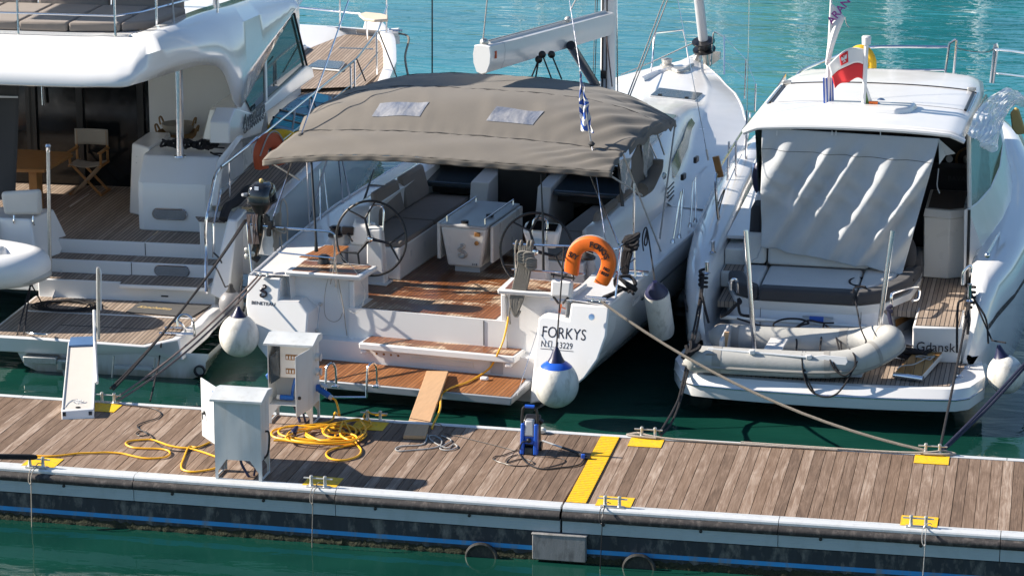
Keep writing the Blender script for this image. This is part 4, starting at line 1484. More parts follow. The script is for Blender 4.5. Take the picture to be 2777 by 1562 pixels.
# winches
for r, x, y, z in (('B2', 1020, 625, 1.80), ('A5', 800, 470, 1.55), ('A5', 720, 675, 1.42)):
    c = FB.Z(r, x, y, z)
    Y.part('winch', MB().lathe([(.10, 0), (.10, .03), (.075, .05), (.065, .10), (.085, .13), (.05, .15)], c - V(0, 0, .05), (0, 0, 1), 20), M['black'])

# ---- bimini
bows = [  # y, left end, centre, right end (x, z)
    (1.20, (-2.56, 2.66), (0.0, 2.875), (2.30, 2.84)),
    (1.80, (-2.28, 2.95), (0.0, 3.055), (2.30, 2.97)),
    (3.10, (-2.62, 2.96), (0.0, 3.42), (2.42, 3.10)),
    (4.45, (-2.70, 2.90), (0.0, 3.36), (2.26, 2.86))]


def bow_pt(k, u):
    y, l, c, r = bows[k]
    xx = l[0] + (r[0] - l[0]) * u
    t = (u - .5) * 2
    e = l[1] if t < 0 else r[1]
    p = [2.2, 2.4, 3.6, 3.2][k]
    z = c[1] + (e - c[1]) * abs(t) ** p
    return V(xx, y + (0.0 if k else .10 * (1 - t * t) * -1), z)


rc = random.Random(5)


def canopy(u, v):
    s = v * 3
    k = min(int(s), 2)
    t = s - k
    P = [bow_pt(max(k - 1, 0), u), bow_pt(k, u), bow_pt(k + 1, u), bow_pt(min(k + 2, 3), u)]
    a, b_ = P[1], P[2]
    p = a.lerp(b_, t)
    crown = .03 if k == 0 else (.07 if k == 1 else .02)
    p.z += crown * math.sin(math.pi * t) if k != 1 else .10 * math.sin(math.pi * t) * (1 - .3 * abs(2 * u - 1))
    # slack cloth: creases that run from the corners
    e = abs(2 * u - 1)
    wr = .012 * math.sin(u * 38 + 9 * t) * (.25 + e ** 2) * math.sin(math.pi * t) + .010 * math.sin(u * 17 - 5 * s + 1.3) * math.sin(math.pi * t)
    wr += (.022 if u < .5 else .050) * max(0, e - .40) * math.sin((46 if u < .5 else 74) * u + (14 if u < .5 else -17) * s) * math.sin(math.pi * t)
    for ux in (.205, .37, .555, .71):
        wr += .012 * math.exp(-((u - ux + .05 * (t - .5)) / .016) ** 2) * math.sin(math.pi * t) * (1 if k == 1 else .1)
    for ux in (.30, .60):
        wr += .016 * math.exp(-((u - ux) / .05) ** 2) * math.sin(math.pi * t) * (1 if k == 1 else .2)
    wr += .006 * math.sin(140 * u + 4 * s) * math.exp(-(min(t, 1 - t) / .10) ** 2)
    p.z += wr
    return p


BM = Thing('bimini', 'taupe canvas bimini with two clear roof panes over the yacht cockpit', 'bimini', FB, (0, 2.8, 1.4))
can = BM.part('canopy', MB().grid(canopy, 72, 54), M['canvas'], solid=-.004)


def valance(u, v):
    p = bow_pt(0, u)
    e = abs(2 * u - 1)
    return p + V(0, -.004 - .012 * math.sin(u * 90) * v, -.004 - .075 * v - .004 * math.sin(u * 55))


BM.part('valance', MB().grid(valance, 110, 4), M['canvas'], parent=can, solid=.004)


def side_flap(sg):
    def f(u, v):
        s = .36 + u * .64
        p = canopy(0 if sg < 0 else 1, s)
        return p + V(sg * .015 * v, 0, -.02 * v - .10 * v * (.6 + .4 * math.sin(math.pi * u)))
    return f


for sg in (-1, 1):
    BM.part('side_valance', MB().grid(side_flap(sg), 24, 3), M['canvas'], parent=can, solid=.004)


def pane(x0, x1, v0, v1):
    mt = M['vinyl']
    u0, u1 = (x0 + 2.5) / 4.9, (x1 + 2.5) / 4.9

    def f(u, v):
        p = canopy(u0 + (u1 - u0) * u + .012 * (v - .5), v0 + (v1 - v0) * v)
        return p + V(0, 0, .007)
    return MB().grid(f, 14, 8)


def mk_vinyl():
    m, t, b, _, L = nodes('clear_vinyl_pane')
    c = mixc(t, ramp(t, noise(t, coords(t, (6, 2.2, 1)), 1.0, 4, .6, .8), [(.35, (.12, .17, .27)), (.65, (.42, .44, .48))]), (1, 1, 1), (1, 1, 1), 'MULTIPLY')
    c = ramp(t, noise(t, coords(t, (6, 2.2, 1)), 1.0, 4, .6, .8), [(.32, (.10, .12, .17)), (.68, (.34, .34, .35))])
    L.new(c, b.inputs['Base Color'])
    b.inputs['Roughness'].default_value = .12
    b.inputs['Coat Weight'].default_value = .5
    bump(t, b, noise(t, coords(t), 6, 3), .02)
    return m


M['vinyl'] = mk_vinyl()
M['vinylw'] = mk('clear_vinyl_curtain', (.35, .37, .38), .08, var=.6, vs=9, spec=.9, bmp=.02, bs=7)
for x0, x1 in ((-1.40, -.68), (.30, .98)):
    BM.part('roof_pane', pane(x0, x1, .405, .49), M['vinyl'], parent=can)
for k in (1, 2, 3):
    pts = [canopy(i / 30, k / 3) + V(0, 0, .004 if k == 1 else -.006) for i in range(31)]
    BM.part('seam', MB().tube(pts, .012 if k != 1 else .005, 6), M['canvasd'], parent=can)
pts = [bow_pt(0, i / 30) + V(0, .01, -.02) for i in range(31)]
BM.part('bow_tube', MB().tube(pts, .013, 6), M['chrome'])
# legs
legs = [(bow_pt(0, .02) + V(0, 0, -.03), FB.X('E', 1300, 620, -2.25)), (bow_pt(1, .02), FB.Z('A5', 622, 432, 1.45)), (FB.X('A4', 740, 1125, -2.1), FB.Z('A5', 625, 355, 1.45)), (FB.X('A4', 850, 1125, -2.2), FB.Z('A5', 905, 235, 1.45)), (FB.X('A4', 825, 1125, -2.2), FB.Z('A5', 855, 265, 1.45)),
        (bow_pt(0, .985) + V(0, 0, -.03), FB.X('B1', 1400, 1372, 2.35)), (bow_pt(1, .99), FB.Z('B2', 1532, 600, 1.45)), (bow_pt(3, 1.0), FB.Z('B2', 1525, 510, 1.45)), (FB.X('B1', 1490, 890, 2.3), FB.X('B1', 1556, 1085, 2.35)), (FB.X('B1', 1425, 945, 2.1), FB.X('B1', 1500, 1110, 2.0)), (FB.X('B1', 1022, 1195, 1.7), FB.Z('B2', 1235, 550, 2.0)), (FB.X('B1', 1072, 1200, 1.7), FB.Z('B2', 1145, 530, 2.0))]
for i, (a, e) in enumerate(legs):
    BM.part('support_leg', MB().tube([a, e], .0125 if i != 11 else .005, 8), M['chrome'] if i in (1, 2, 3, 4, 10, 11) else M['galv'])
# rolled side curtain with clear panes on starboard
for P in ([(1228, 1125), (1325, 1105), (1322, 1310), (1262, 1360)], [(1385, 985), (1455, 960), (1480, 1150), (1420, 1250)]):
    q = [FB.X('B1', x, y, 2.12) for x, y in P]
    BM.part('clear_curtain', MB().grid(lambda u, v, q=q: q[0].lerp(q[1], u).lerp(q[3].lerp(q[2], u), v) + V(.02 * math.sin(9 * u + 7 * v), 0, 0), 12, 12), M['vinylw'])
P = [(1325, 1105), (1385, 985), (1420, 1250), (1440, 1330), (1330, 1330), (1322, 1310)]
q = [FB.X('B1', x, y, 2.10) for x, y in P]
BM.part('side_curtain', MB().slab(q, (.012, 0, 0)), M['canvas'])
P = [(1225, 1120), (1235, 1120), (1270, 1449), (1250, 1449)]
BM.part('side_curtain', MB().slab([FB.X('B1', x, y, 2.10) for x, y in P], (.012, 0, 0)), M['canvasd'])
pts = [FB.X('B1', x, y, 2.16) for x, y in ((1500, 1120), (1495, 1180), (1470, 1240), (1440, 1300), (1395, 1335))]
BM.part('rolled_curtain', MB().tube(cr(pts, 5), .10, 12), M['canvas'])
pts = [FB.Z('B2', x, y, 1.85) for x, y in ((925, 500), (980, 420), (1040, 350), (1075, 330))]

# ---- mast, boom, rigging
mb_ = FB.Y('B1', 1160, 612, 8.0)
mx = mb_.x
m = MB()
ring = lambda z: [V(mx + .11 * math.cos(a) * (1 if abs(math.cos(a)) < .9 else 1), 8.0 + .19 * math.sin(a), z) for a in [2 * math.pi * k / 20 for k in range(20)]]
m.loft([ring(1.95), ring(21.0)], caps=(True, True))
mast = Y.part('mast', m, M['sail'])
Y.part('mast_track', MB().box(mx - .045, mx - .025, 7.795, 7.84, 2.2, 12).box(mx + .025, mx + .04, 7.795, 7.84, 2.2, 12), M['black'], parent=mast)
Y.part('spreader', MB().tube([(mx - 1.7, 8.5, 9.5), (mx, 8.05, 9.4), (mx + 1.7, 8.5, 9.5)], .05), M['sail'], parent=mast)
a = FB.Y('B1', 1155, 170, 7.78)
ys = 3.3
e = FB.Y('B1', 280, 420, ys)
ax_ = (a - e).normalized()
side = ax_.cross(V(0, 0, 1)).normalized()
upb = side.cross(ax_)


def boom_ring(p, s=1.0):
    prof = [(.0, -.20), (.075, -.175), (.125, -.05), (.135, .08), (.115, .185), (.05, .20), (-.05, .20), (-.115, .185), (-.135, .08), (-.125, -.05), (-.075, -.175)]
    return [p + side * (x * s) + upb * (z * s) for x, z in prof]


L_ = (a - e).length
m = MB().loft([boom_ring(e), boom_ring(e + ax_ * L_, .92)], caps=(True, True))
boom = Y.part('boom', m, M['sail'], smooth=30)
Y.part('boom_end_cap', MB().loft([boom_ring(e - ax_ * .03, .96), boom_ring(e - ax_ * .002, 1.03)], caps=(True, True)), M['gel'], parent=boom, smooth=30)
Y.part('boom_band', MB().loft([boom_ring(e + ax_ * .45, 1.006), boom_ring(e + ax_ * .47, 1.006)]), M['greygel'], parent=boom, smooth=30)
Y.part('boom_slot', MB().tube([e + upb * .20 + ax_ * .2, e + upb * .19 + ax_ * (L_ - .1)], .03), M['greygel'], parent=boom)
Y.part('boom_badge', MB().obox(e + side * .136 + ax_ * .14 + upb * .06, .02, .05, .10), M['redor'], parent=boom)
bl = FB.Y('B1', 880, 140, e.y + .62 * (a.y - e.y))
ropes = MB()
ropes.tube([e + upb * .22, V(e.x + .25, e.y + 2.2, e.z + 9)], .011, 6)
ropes.tube([e + upb * .24, bl], .009, 6)
Y.part('topping_lift', ropes, M['ropew'], parent=boom)
Y.part('boom_block', MB().ball(bl, .05), M['galv'], parent=boom)
Y.part('boom_block', MB().ball(e + upb * .23 + ax_ * .05, .06), M['galv'], parent=boom)
m = MB()
for x0, y0, x1, y1 in ((895, 80, 935, 0),):
    p = FB.Y('B1', x0, y0, bl.y)
    q = FB.Y('B1', x1, y1, bl.y + .2)
    m.tube([p, p + (q - p) * 6], .012, 6)
Y.part('halyard', m, M['ropew'], parent=boom)
# vang (dark strut) and mainsheet blocks under the boom
Y.part('vang', MB().tube([FB.Y('B1', 900, 320, 5.9), FB.Y('B1', 1075, 600, 7.6)], .07, 12), M['black'], parent=boom)
for (x0, y0), tails in (((675, 420), ((628, 535), (655, 540))), ((700, 385), ((765, 555),)), ((765, 385), ((835, 555),))):
    p = FB.Y('B1', x0, y0, 4.6)
    Y.part('sheet_block', MB().ball(p, .055, (1, .5, 1)), M['black'], parent=boom)
    for tx, ty in tails:
        Y.part('mainsheet', MB().tube([p, FB.Y('B1', tx, ty, 5.4)], .012, 6), M['ropeb'], parent=boom)


def wire(name, pts, r=.005, mat='chrome'):
    return Y.part(name, MB().tube(pts, r, 6), M[mat])


def ext(p, q, k):
    return [p, p + (q - p) * k]


# twin backstays through the bimini
p, q = FB.Z('A5', 350, 365, 1.9), FB.Y('A4', 560, 950, 1.7)
pl_ = V(-2.2, .7, 1.45)
q2 = FB.Y('A4', 895, 0, 3.4)
wire('backstay', [FB.Y('A5', 365, 360, .9), q], .011)
wire('backstay', [q, q + (q2 - q) * 3.0], .011)
q = FB.Y('B1', 1045, 1010, 1.75)
q2 = FB.Y('B1', 890, 0, 3.2)
wire('backstay', [FB.Y('B2', 1145, 530, 1.0), q, q + (q2 - q) * 3.0], .006)
BM.part('backstay_boot', MB().lathe([(.02, .03), (.05, 0), (.02, -.04)], q, (0, 0, 1), 12), M['canvasd'])
BM.part('backstay_boot', MB().lathe([(.02, .03), (.05, 0), (.02, -.04)], FB.Y('A4', 560, 950, 1.7), (0, 0, 1), 12), M['canvasd'])
# shrouds and stays (each from its chainplate upwards)
for base, top in ((('Q', 620, 1360), ('Q', 360, 0)), (('Q', 990, 1440), ('Q', 1015, 0))):
    p = FB.X(base[0], base[1], base[2], 2.5)
    if base[1] < 700:
        p = FB.Z('Q', 620, 1360, 1.58)
    else:
        p = FB.X('Q', 990, 1400, 2.55)
    z0 = p
    q = FB.Y('Q', top[1], top[2], p.y + .15)
    wire('shroud', [p, p + (q - p) * 2.5], .0065)
    wire('turnbuckle', [p, p + (q - p) * .08], .018, 'galv')
p = FB.Y('B1', 1235, 630, 7.8)
q = FB.Y('B1', 1222, 0, 7.8)
wire('stay', ext(p - V(0, 0, .7), q, 3), .012, 'chrome')
for x0, x1 in ((1280, 1555), (1295, 1580)):
    p = FB.Y('B1', x0, 640, 8.6)
    q = FB.Y('B1', x1, 0, 8.6)
    wire('running_line', ext(p + V(0, 0, -.2), q, 2), .012, 'ropew')
p, q = FB.Y('B1', 1080, 560, 7.7), FB.Y('B1', 1100, 0, 7.7)
for k in range(2):
    wire('halyard', ext(p + V(.03 * k - .06, 0, -.2), q + V(.03 * k - .06, 0, 0), 2), .007, 'ropeb' if k % 2 else 'ropeg')
p, q = FB.Y('B1', 1190, 610, 7.75), FB.Y('B1', 1150, 250, 7.75)
wire('halyard', [p, q], .012, 'ropem')
Y.part('mast_pad', MB().box(mx - .05, mx + .04, 7.77, 7.80, FB.Y('B1', 1140, 555, 7.77).z, FB.Y('B1', 1140, 500, 7.77).z), M['black'], parent=mast)
# furled headsail at the bow
p, q = FB.Y('Q', 580, 270, 14.3), FB.Y('Q', 550, 0, 14.15)
fz = (q - p)
Y.part('furled_sail', MB().tube([p + fz * .35, p + fz * 6], .085, 12), M['greygel'], label='furled headsail in its grey cover')
Y.part('furler_drum', MB().lathe([(.20, 0), (.20, .03), (.11, .035), (.11, .15), (.20, .155), (.20, .185), (.06, .20), (.06, .35)], p + V(0, 0, -.02), fz, 22), M['black'])
Y.part('forestay_fitting', MB().tube([p, p + V(.0, .2, -.4)], .05), M['galv'])
b = MB().tube([FB.Y('Q', 490, 410, 14.4), FB.Y('Q', 540, 290, 14.6)], .075, 10)
b.hexa([FB.Y('Q', x, y, 14.75) for x, y in ((590, 330), (660, 290), (735, 300), (730, 370), (650, 425), (610, 430))], [FB.Y('Q', x, y, 14.75) + V(0, .07, 0) for x, y in ((590, 330), (660, 290), (735, 300), (730, 370), (650, 425), (610, 430))])
Y.part('anchor', b, M['galv'], label='galvanised anchor on the bow roller')
pts = [FB.Z('Q', x, y, 1.82) for x, y in ((180, 450), (220, 420), (240, 440), (200, 460), (150, 450), (120, 455))]
Y.part('windlass', MB().lathe([(.12, 0), (.12, .06), (.08, .08), (.10, .16), (.03, .18)], FB.Z('Q', 210, 455, 1.80), (0, 0, 1), 16), M['galv'])
Y.part('chain_locker', MB().lathe([(.20, 0), (.20, .05), (.17, .06)], FB.Z('Q', 325, 490, 1.80), (0, 0, 1), 18), M['galv'])
Y.part('anchor_chain', MB().tube(cr([FB.Z('Q', x, y, 1.86) for x, y in ((270, 465), (320, 485), (380, 470), (440, 430), (470, 420))], 6), .03, 6), M['galv'])
pts = [FB.Z('Q', x, y, 1.80) for x, y in ((-40, 575), (80, 520), (180, 492), (260, 470))]
Y.part('bow_rail_cover', MB().tube(cr(pts, 4), .06, 8), M['gel'])
# pulpit: two hoops with upper rail
for P in (((55, 490), (70, 390), (85, 170), (105, 108), (370, 82), (395, 180), (430, 425)), ((640, 435), (655, 280), (670, 105), (690, 100), (775, 148), (775, 520))):
    ys = [13.4, 13.5, 13.6, 13.7, 14.2, 14.4, 14.5] if len(P) == 7 else [14.3, 14.2, 14.1, 14.0, 13.4, 13.2]
    Y.part('pulpit', MB().tube([FB.Y('Q', x, y, yy) for (x, y), yy in zip(P, ys)], .016, 8), M['chrome'])
# stanchions along the starboard side deck, guard wires through them
feet = [('B2', 1615, 540), ('B2', 1660, 505), ('B2', 1737, 428), ('B2', 1773, 395)]
tops = [('B2', 1675, 180), ('B2', 1690, 165), ('B2', 1762, 105), ('B2', 1778, 80)]
for (fr_, fx, fy), (tr, tx, ty) in zip(feet, tops):
    p = FB.Z(fr_, fx, fy, 1.44)
    q = p + V(.03, .05, .62)
    Y.part('stanchion', MB().tube([p, FB.Y(tr, tx, ty, p.y + .15)], .0135, 8), M['chrome'])
    Y.part('stanchion_foot', MB().lathe([(.035, 0), (.03, .03), (.016, .06)], p, (0, 0, 1), 12), M['chrome'])
for fx, fy, tx, ty in ((975, 755, 990, 365), (1075, 880, 1085, 610), (1020, 1000, 1030, 890)):
    p = FB.Z('Q', fx, fy, 1.68)
    Y.part('stanchion', MB().tube([p, FB.Y('Q', tx, ty, p.y + .1)], .0135, 8), M['chrome'])
gw = [FB.Z('B2', 1762, 105, 2.05), FB.Z('B2', 1690, 165, 2.05)]
p1 = [FB.Y('Q', 775, 150, 13.4), FB.Y('Q', 990, 370, 12.4), FB.Y('Q', 1085, 615, 11.4)]
wire('guard_wire', p1, .005)
wire('guard_wire', [FB.Y('Q', 655, 280, 14), FB.Y('Q', 980, 560, 12.4)], .004)
wire('guard_wire', [FB.Y('Q', 65, 395, 13.5), FB.Y('Q', 490, 200, 14.3)], .012, 'ropew')
wire('guard_wire', [FB.Y('Q', -240, 520, 11.5), FB.Y('Q', 65, 395, 13.5)], .009, 'ropew')
p = [FB.Z('B2', 1610, 400, 1.9), FB.Z('B2', 1740, 300, 1.9)]
# pushpit rails on both quarters
def rail(pts, r=.015):
    Y.part('pushpit_rail', MB().tube(pts, r, 8), M['chrome'])


ry = .55
rail(cr([FB.Y('A5', x, y, yy) for x, y, yy in ((440, 435, .45), (600, 447, .45), (740, 460, .45), (780, 472, .46), (797, 500, .46), (797, 640, .46), (805, 850, .44))], 4))
rail([FB.Y('A5', x, y, .45) for x, y in ((400, 608), (560, 625), (797, 648))], .012)
rail([FB.Y('A5', x, y, .40) for x, y in ((150, 405), (240, 418), (440, 435))])
rail([FB.Y('A5', 180, 405, .40), FB.Y('A5', 215, 740, .25)], .014)
rail([FB.Y('B2', x, y, .45) for x, y in ((495, 548), (690, 557), (1000, 567), (1180, 580))])
rail(cr([FB.Y('B2', 1180, 580, .45), FB.Y('B2', 1225, 582, .55), FB.Y('B2', 1252, 560, .7), FB.Y('B2', 1305, 522, 1.1)], 4))
rail([FB.Y('B2', x, y, .45) for x, y in ((487, 725), (690, 738), (1000, 758))], .012)
rail([FB.Y('B2', 507, 548, .45), FB.Y('B2', 512, 930, .45)], .013)
rail([FB.Y('B2', 1250, 570, .62), FB.Y('B2', 1215, 920, .42)], .014)
rail([FB.Y('B2', 1345, 120, 1.3), FB.Y('B2', 1340, 470, 1.3)], .015)
rail([FB.Y('B2', 1340, 470, 1.3), FB.Y('B2', 1352, 780, 1.25)], .014)
rail([FB.Y('B2', 1220, 745, .5), FB.Y('B2', 1350, 650, 1.25)], .01)
rail([FB.Y('E', 1525, 505, 3.2), FB.Y('E', 1522, 1040, 3.0)], .013)
rail([FB.Y('E', 1555, 500, 3.8), FB.Y('E', 1605, 985, 3.7)], .013)
# strings and lines about the pushpit
pts = [FB.Y('A5', x, y, .40) for x, y in ((797, 560), (775, 700), (735, 850), (722, 980), (735, 1060), (785, 1093), (830, 1075), (850, 1030))]
Y.part('loose_line', MB().tube(cr(pts, 5), .004, 6), M['ropeg'])
pts = [FB.Y('A5', x, y, .40) for x, y in ((800, 480), (830, 620), (930, 720), (990, 830), (1010, 900), (985, 990), (945, 1030), (900, 1020), (840, 960), (815, 850))]
Y.part('loose_line', MB().tube(cr(pts, 5), .004, 6), M['ropew'])
pts = [FB.Y('A5', x, y, .40) for x, y in ((800, 640), (780, 760), (765, 830), (800, 700), (830, 850), (855, 980), (870, 1100), (882, 1190))]
Y.part('loose_line', MB().tube(cr(pts, 5), .006, 6), M['beige'])
# black stay cover / boathook hanging left
Y.part('boathook', MB().tube([FB.Y('A4', 632, 1125, 1.2), FB.Y('A5', 665, 515, .8), FB.Y('A5', 667, 600, .8)], [.016, .016, .03], 8), M['black'])
Y.part('boathook', MB().tube([FB.Y('B2', 690, 60, 1.6), FB.Y('B2', 705, 400, 1.4), FB.Y('B2', 708, 740, 1.3)], [.008, .016, .02], 8), M['black'])
Y.part('boathook', MB().tube([FB.Y('A5', 1070, 30, 4.0), FB.Y('A5', 1000, 250, 3.2)], [.012, .02], 8), M['black'])
# ================================================================== catamaran on the left
REG.update({'F': (0, 780, 4.025), 'G': (0, 330, 3.917), 'H': (1600, 600, 3.6225), 'I': (1380, 640, 4.5275)})
FA = Frame((-6.0, 4.2, 0), 2.0)
K = Thing('catamaran', 'large white catamaran with flybridge, teak stern steps and shaded aft cockpit', 'catamaran', FA, (-1.5, 7, SEA))
ZC = 1.10
# hull: starboard skin (outer and inner side) plus its twin to port
HO = [(.35, .98), (2, 1.02), (4, 1.12), (7, 1.25), (10, 1.26), (12, 1.05), (14, .62), (15.2, .15), (15.6, -.10)]
HI = [(.35, -1.68), (2, -1.75), (4, -1.8), (8, -1.5), (12, -.95), (14, -.45), (15.2, -.2), (15.6, -.12)]
ZD_ = [(2.0, 1.45), (4, 1.58), (8, 1.78), (12, 1.95), (15.6, 2.05)]


def cat_hull(dx, mir=1):
    rr = []
    for y in [.35, 1, 2, 2.8, 3.2, 4, 5.5, 7, 8.5, 10, 11, 12, 13, 14, 14.7, 15.2, 15.55]:
        o, i = interp(HO, y), interp(HI, y)
        zt = .30 if y < 1.9 else (.30 + (interp(ZD_, 3.2) - .30) * (y - 1.9) / 1.3 if y < 3.2 else interp(ZD_, y))
        low = o - (.12 + .58 * min(1, y / 6)) * min(1, (o - i) / 1.2)
        r = [V(o, y, zt), V(o, y, zt - .25 if zt > .6 else zt - .05), V(o - .04, y, max(.18, zt * .45)), V(low + .1, y, .02), V((o + i) / 2, y, -.5), V(i + .12, y, .02), V(i, y, min(zt, .86) - .05), V(i, y, min(zt, .86))]
        if mir < 0:
            r = [V(-p.x, p.y, p.z) for p in r]
        rr.append([p + V(dx, 0, 0) for p in r])
    return MB().loft(rr, closed=False, caps=(True, False))


hl = K.part('hull', cat_hull(0), M['hullgel'], smooth=40)
K.part('hull', cat_hull(-8.0, -1), M['hullgel'], smooth=40)
b = MB().box(-6.6, -1.6, 3.1, 14.0, .65, ZC - .01)
K.part('bridgedeck', b, M['gel'])
# exhaust outlet, ladder and lift gear under the platform
c = FA.Y('F', 2185, 900, .36)
K.part('exhaust_outlet', MB().lathe([(.075, -.02), (.078, .05), (.058, .055), (.055, .0)], c, (0, -1, 0), 20), M['black'])
b = MB().box(-1.52, -1.06, .18, .34, .10, .19)
b.box(-1.06, -.80, .2, .34, .02, .16)
K.part('platform_lift', b, M['galv'], bevel=.01)
b = MB().hexa([(-.93, .2, -.35), (-.83, .2, -.35), (-.83, .3, -.35), (-.93, .3, -.35)], [(-1.0, .2, .12), (-.78, .2, .12), (-.78, .3, .12), (-1.0, .3, .12)])
K.part('lift_strut', b, M['galv'])
for x in (-.28, .28):
    K.part('boarding_ladder', MB().tube([(x, .24, .24), (x - .06, .22, -.3)], .014, 6), M['galv'])
K.part('ladder_rung', MB().box(-.27, .25, .2, .28, .08, .12), M['greygel'])
# bathing platform
zp = .45
pts = [FA.Z('F', x, y, zp) for x, y in ((1580, 642), (1950, 560), (2210, 405), (2300, 300))]
poly = [V(-2.05, .20, zp), V(-1.2, .17, zp)] + pts + [V(.70, 2.25, zp), V(-2.05, 2.25, zp)]
low = [V(-2.05, .26, .22), V(-1.2, .23, .22), FA.Z('F', 1500, 735, .22), FA.Z('F', 2000, 795, .24), V(.74, 1.2, .26), V(.74, 1.5, .28), V(.74, 2.25, .28), V(-2.05, 2.25, .22)]
plat = K.part('bathing_platform', MB().hexa(low, poly), M['gel'], bevel=.02)
tk = [V(-2.0, .26, zp + .001), V(-1.2, .24, zp + .001), pts[0] + V(-.05, .07, .001), pts[1] + V(-.10, .02, .001), V(.52, 1.35, zp + .001), V(.52, 2.2, zp + .001), V(-2.0, 2.2, zp + .001)]
K.part('platform_teak', MB().slab(tk, (0, 0, .006)), M['teakg'], parent=plat)
K.part('platform_seam', MB().box(-1.9, .5, 1.42, 1.47, zp + .0075, zp + .011), M['gel'], parent=plat)
K.part('platform_seam', MB().box(-1.2, .3, .83, .85, zp + .0075, zp + .010), M['black'], parent=plat)
K.part('platform_cleat', MB().tube(cr([FA.Z('F', 285, 490, zp + .05), FA.Z('F', 350, 500, zp + .08), FA.Z('F', 480, 508, zp + .08), FA.Z('F', 550, 500, zp + .05)], 4), .014, 8), M['chrome'], parent=plat)
# stern steps
b = MB().box(-2.0, .55, 2.26, 3.2, .30, .70)
K.part('stern_step', b, M['gel'], bevel=.015)
b = MB().box(-.78, .47, 2.10, 2.6, .655, .712)
K.part('step_lip', b, M['gel'], bevel=.012)
K.part('step_tread', MB().box(-1.97, -.785, 2.275, 2.60, .702, .708).box(-.77, .46, 2.115, 2.60, .714, .719), M['teakg'])
b = MB().box(-2.0, .55, 2.615, 3.2, .70, .895)
K.part('stern_step', b, M['gel'], bevel=.015)
K.part('step_seam', MB().box(-.752, -.744, 2.608, 2.622, .71, .89), M['black'])
K.part('step_tread', MB().box(-1.97, -.755, 2.63, 2.955, .897, .903).box(-.74, .46, 2.63, 2.955, .897, .903), M['teakg'])
b = MB().box(-2.1, .55, 2.965, 3.4, .88, ZC - .003)
K.part('stern_step', b, M['gel'], bevel=.012)
K.part('step_seam', MB().box(-.652, -.644, 2.958, 2.972, .91, ZC - .01), M['black'])
K.part('cockpit_sole', MB().box(-5.2, -.66, 2.985, 6.3, ZC - .002, ZC + .004).box(-.64, .5, 2.985, 3.7, ZC - .002, ZC + .004), M['teakg'])
K.part('sole_seam', MB().tube([FA.Z('G', 740, 905, ZC + .005), FA.Z('G', 945, 770, ZC + .005)], .006), M['gel2'])


def vent(c, w, h, n=(0, -1, 0)):
    """Stadium-shaped louvred grille in a steel rim."""
    pts = []
    for k in range(24):
        a = 2 * math.pi * k / 24
        x = (w / 2 - h / 2) * (1 if math.cos(a) >= 0 else -1) + h / 2 * math.cos(a)
        pts.append(c + V(x, 0, h / 2 * math.sin(a)))
    v_ = K.part('vent_grille', MB().slab([p + V(0, .004, 0) for p in pts], (0, -.010, 0)), M['black'])
    K.part('grille_rim', MB().tube(pts, .012, 6, closed=True), M['chrome'], parent=v_)
    b = MB()
    for k in range(9):
        z = c.z - h / 2 + h * (k + .8) / 10
        ww = w / 2 - h / 2 + math.sqrt(max(0, (h / 2) ** 2 - (z - c.z) ** 2)) - .01
        b.tube([V(c.x - ww, c.y - .011, z), V(c.x + ww, c.y - .011, z)], .0045, 4)
    K.part('grille_bars', b, M['greygel'], parent=v_)


vent(FA.Y('A2', 1207, 737, 2.606), .50, .145)
K.part('deck_fitting', MB().obox(FA.Y('A2', 1155, 914, 2.25), .10, .02, .02), M['black'], bevel=.005)
# side block with the pole, and the low wall beside it
b = MB()
prof = [(3.62, ZC + .003), (3.60, 1.60), (3.64, 1.80), (3.95, 2.13), (4.05, 2.14), (5.3, 2.10), (5.3, ZC + .003)]
b.loft([[V(-.95, y + .05, z) for y, z in prof], [V(-.86, y, z) for y, z in prof], [V(.06, y, z) for y, z in prof], [V(.16, y + .05, z) for y, z in prof]], caps=(True, True))
blk = K.part('side_console', b, M['gel'], bevel=.02, smooth=25)
vent(FA.Y('A2', 1190, 340, 3.585), .50, .15)
b = MB().hexa([(-1.36, 4.62, ZC + .004), (-1.24, 4.6, ZC + .004), (-1.24, 5.2, ZC + .004), (-1.36, 5.2, ZC + .004)], [(-1.22, 4.3, 2.10), (-.96, 4.2, 2.10), (-.96, 5.2, 2.10), (-1.22, 5.2, 2.10)])
b = MB().hexa([(-1.38, 4.58, ZC + .004), (-.95, 4.30, ZC + .004), (-.95, 5.4, ZC + .004), (-1.38, 5.4, ZC + .004)], [(-1.30, 4.58, 2.16), (-.95, 4.30, 2.16), (-.95, 5.4, 2.16), (-1.30, 5.4, 2.16)])
K.part('low_wall', b, M['gel'], bevel=.03)
b = MB()
c = FA.Y('A1', 985, 1120, 4.50)
for q in range(4):
    b.ball(c + V(-.055 + .11 * (q % 2), -.02, -.045 + .09 * (q // 2)), .008, nu=6, nv=4)
K.part('wall_fitting', b, M['greygel'])
K.part('awning_pole', MB().tube([FA.Y('A1', 1265, 1095, 3.95), FA.Y('A1', 1255, 480, 3.95)], .055, 18), M['chrome'])
K.part('pole_foot', MB().lathe([(.09, 0), (.085, .015), (.06, .02)], FA.Y('A1', 1265, 1100, 3.95), (0, 0, 1), 20), M['chrome'])
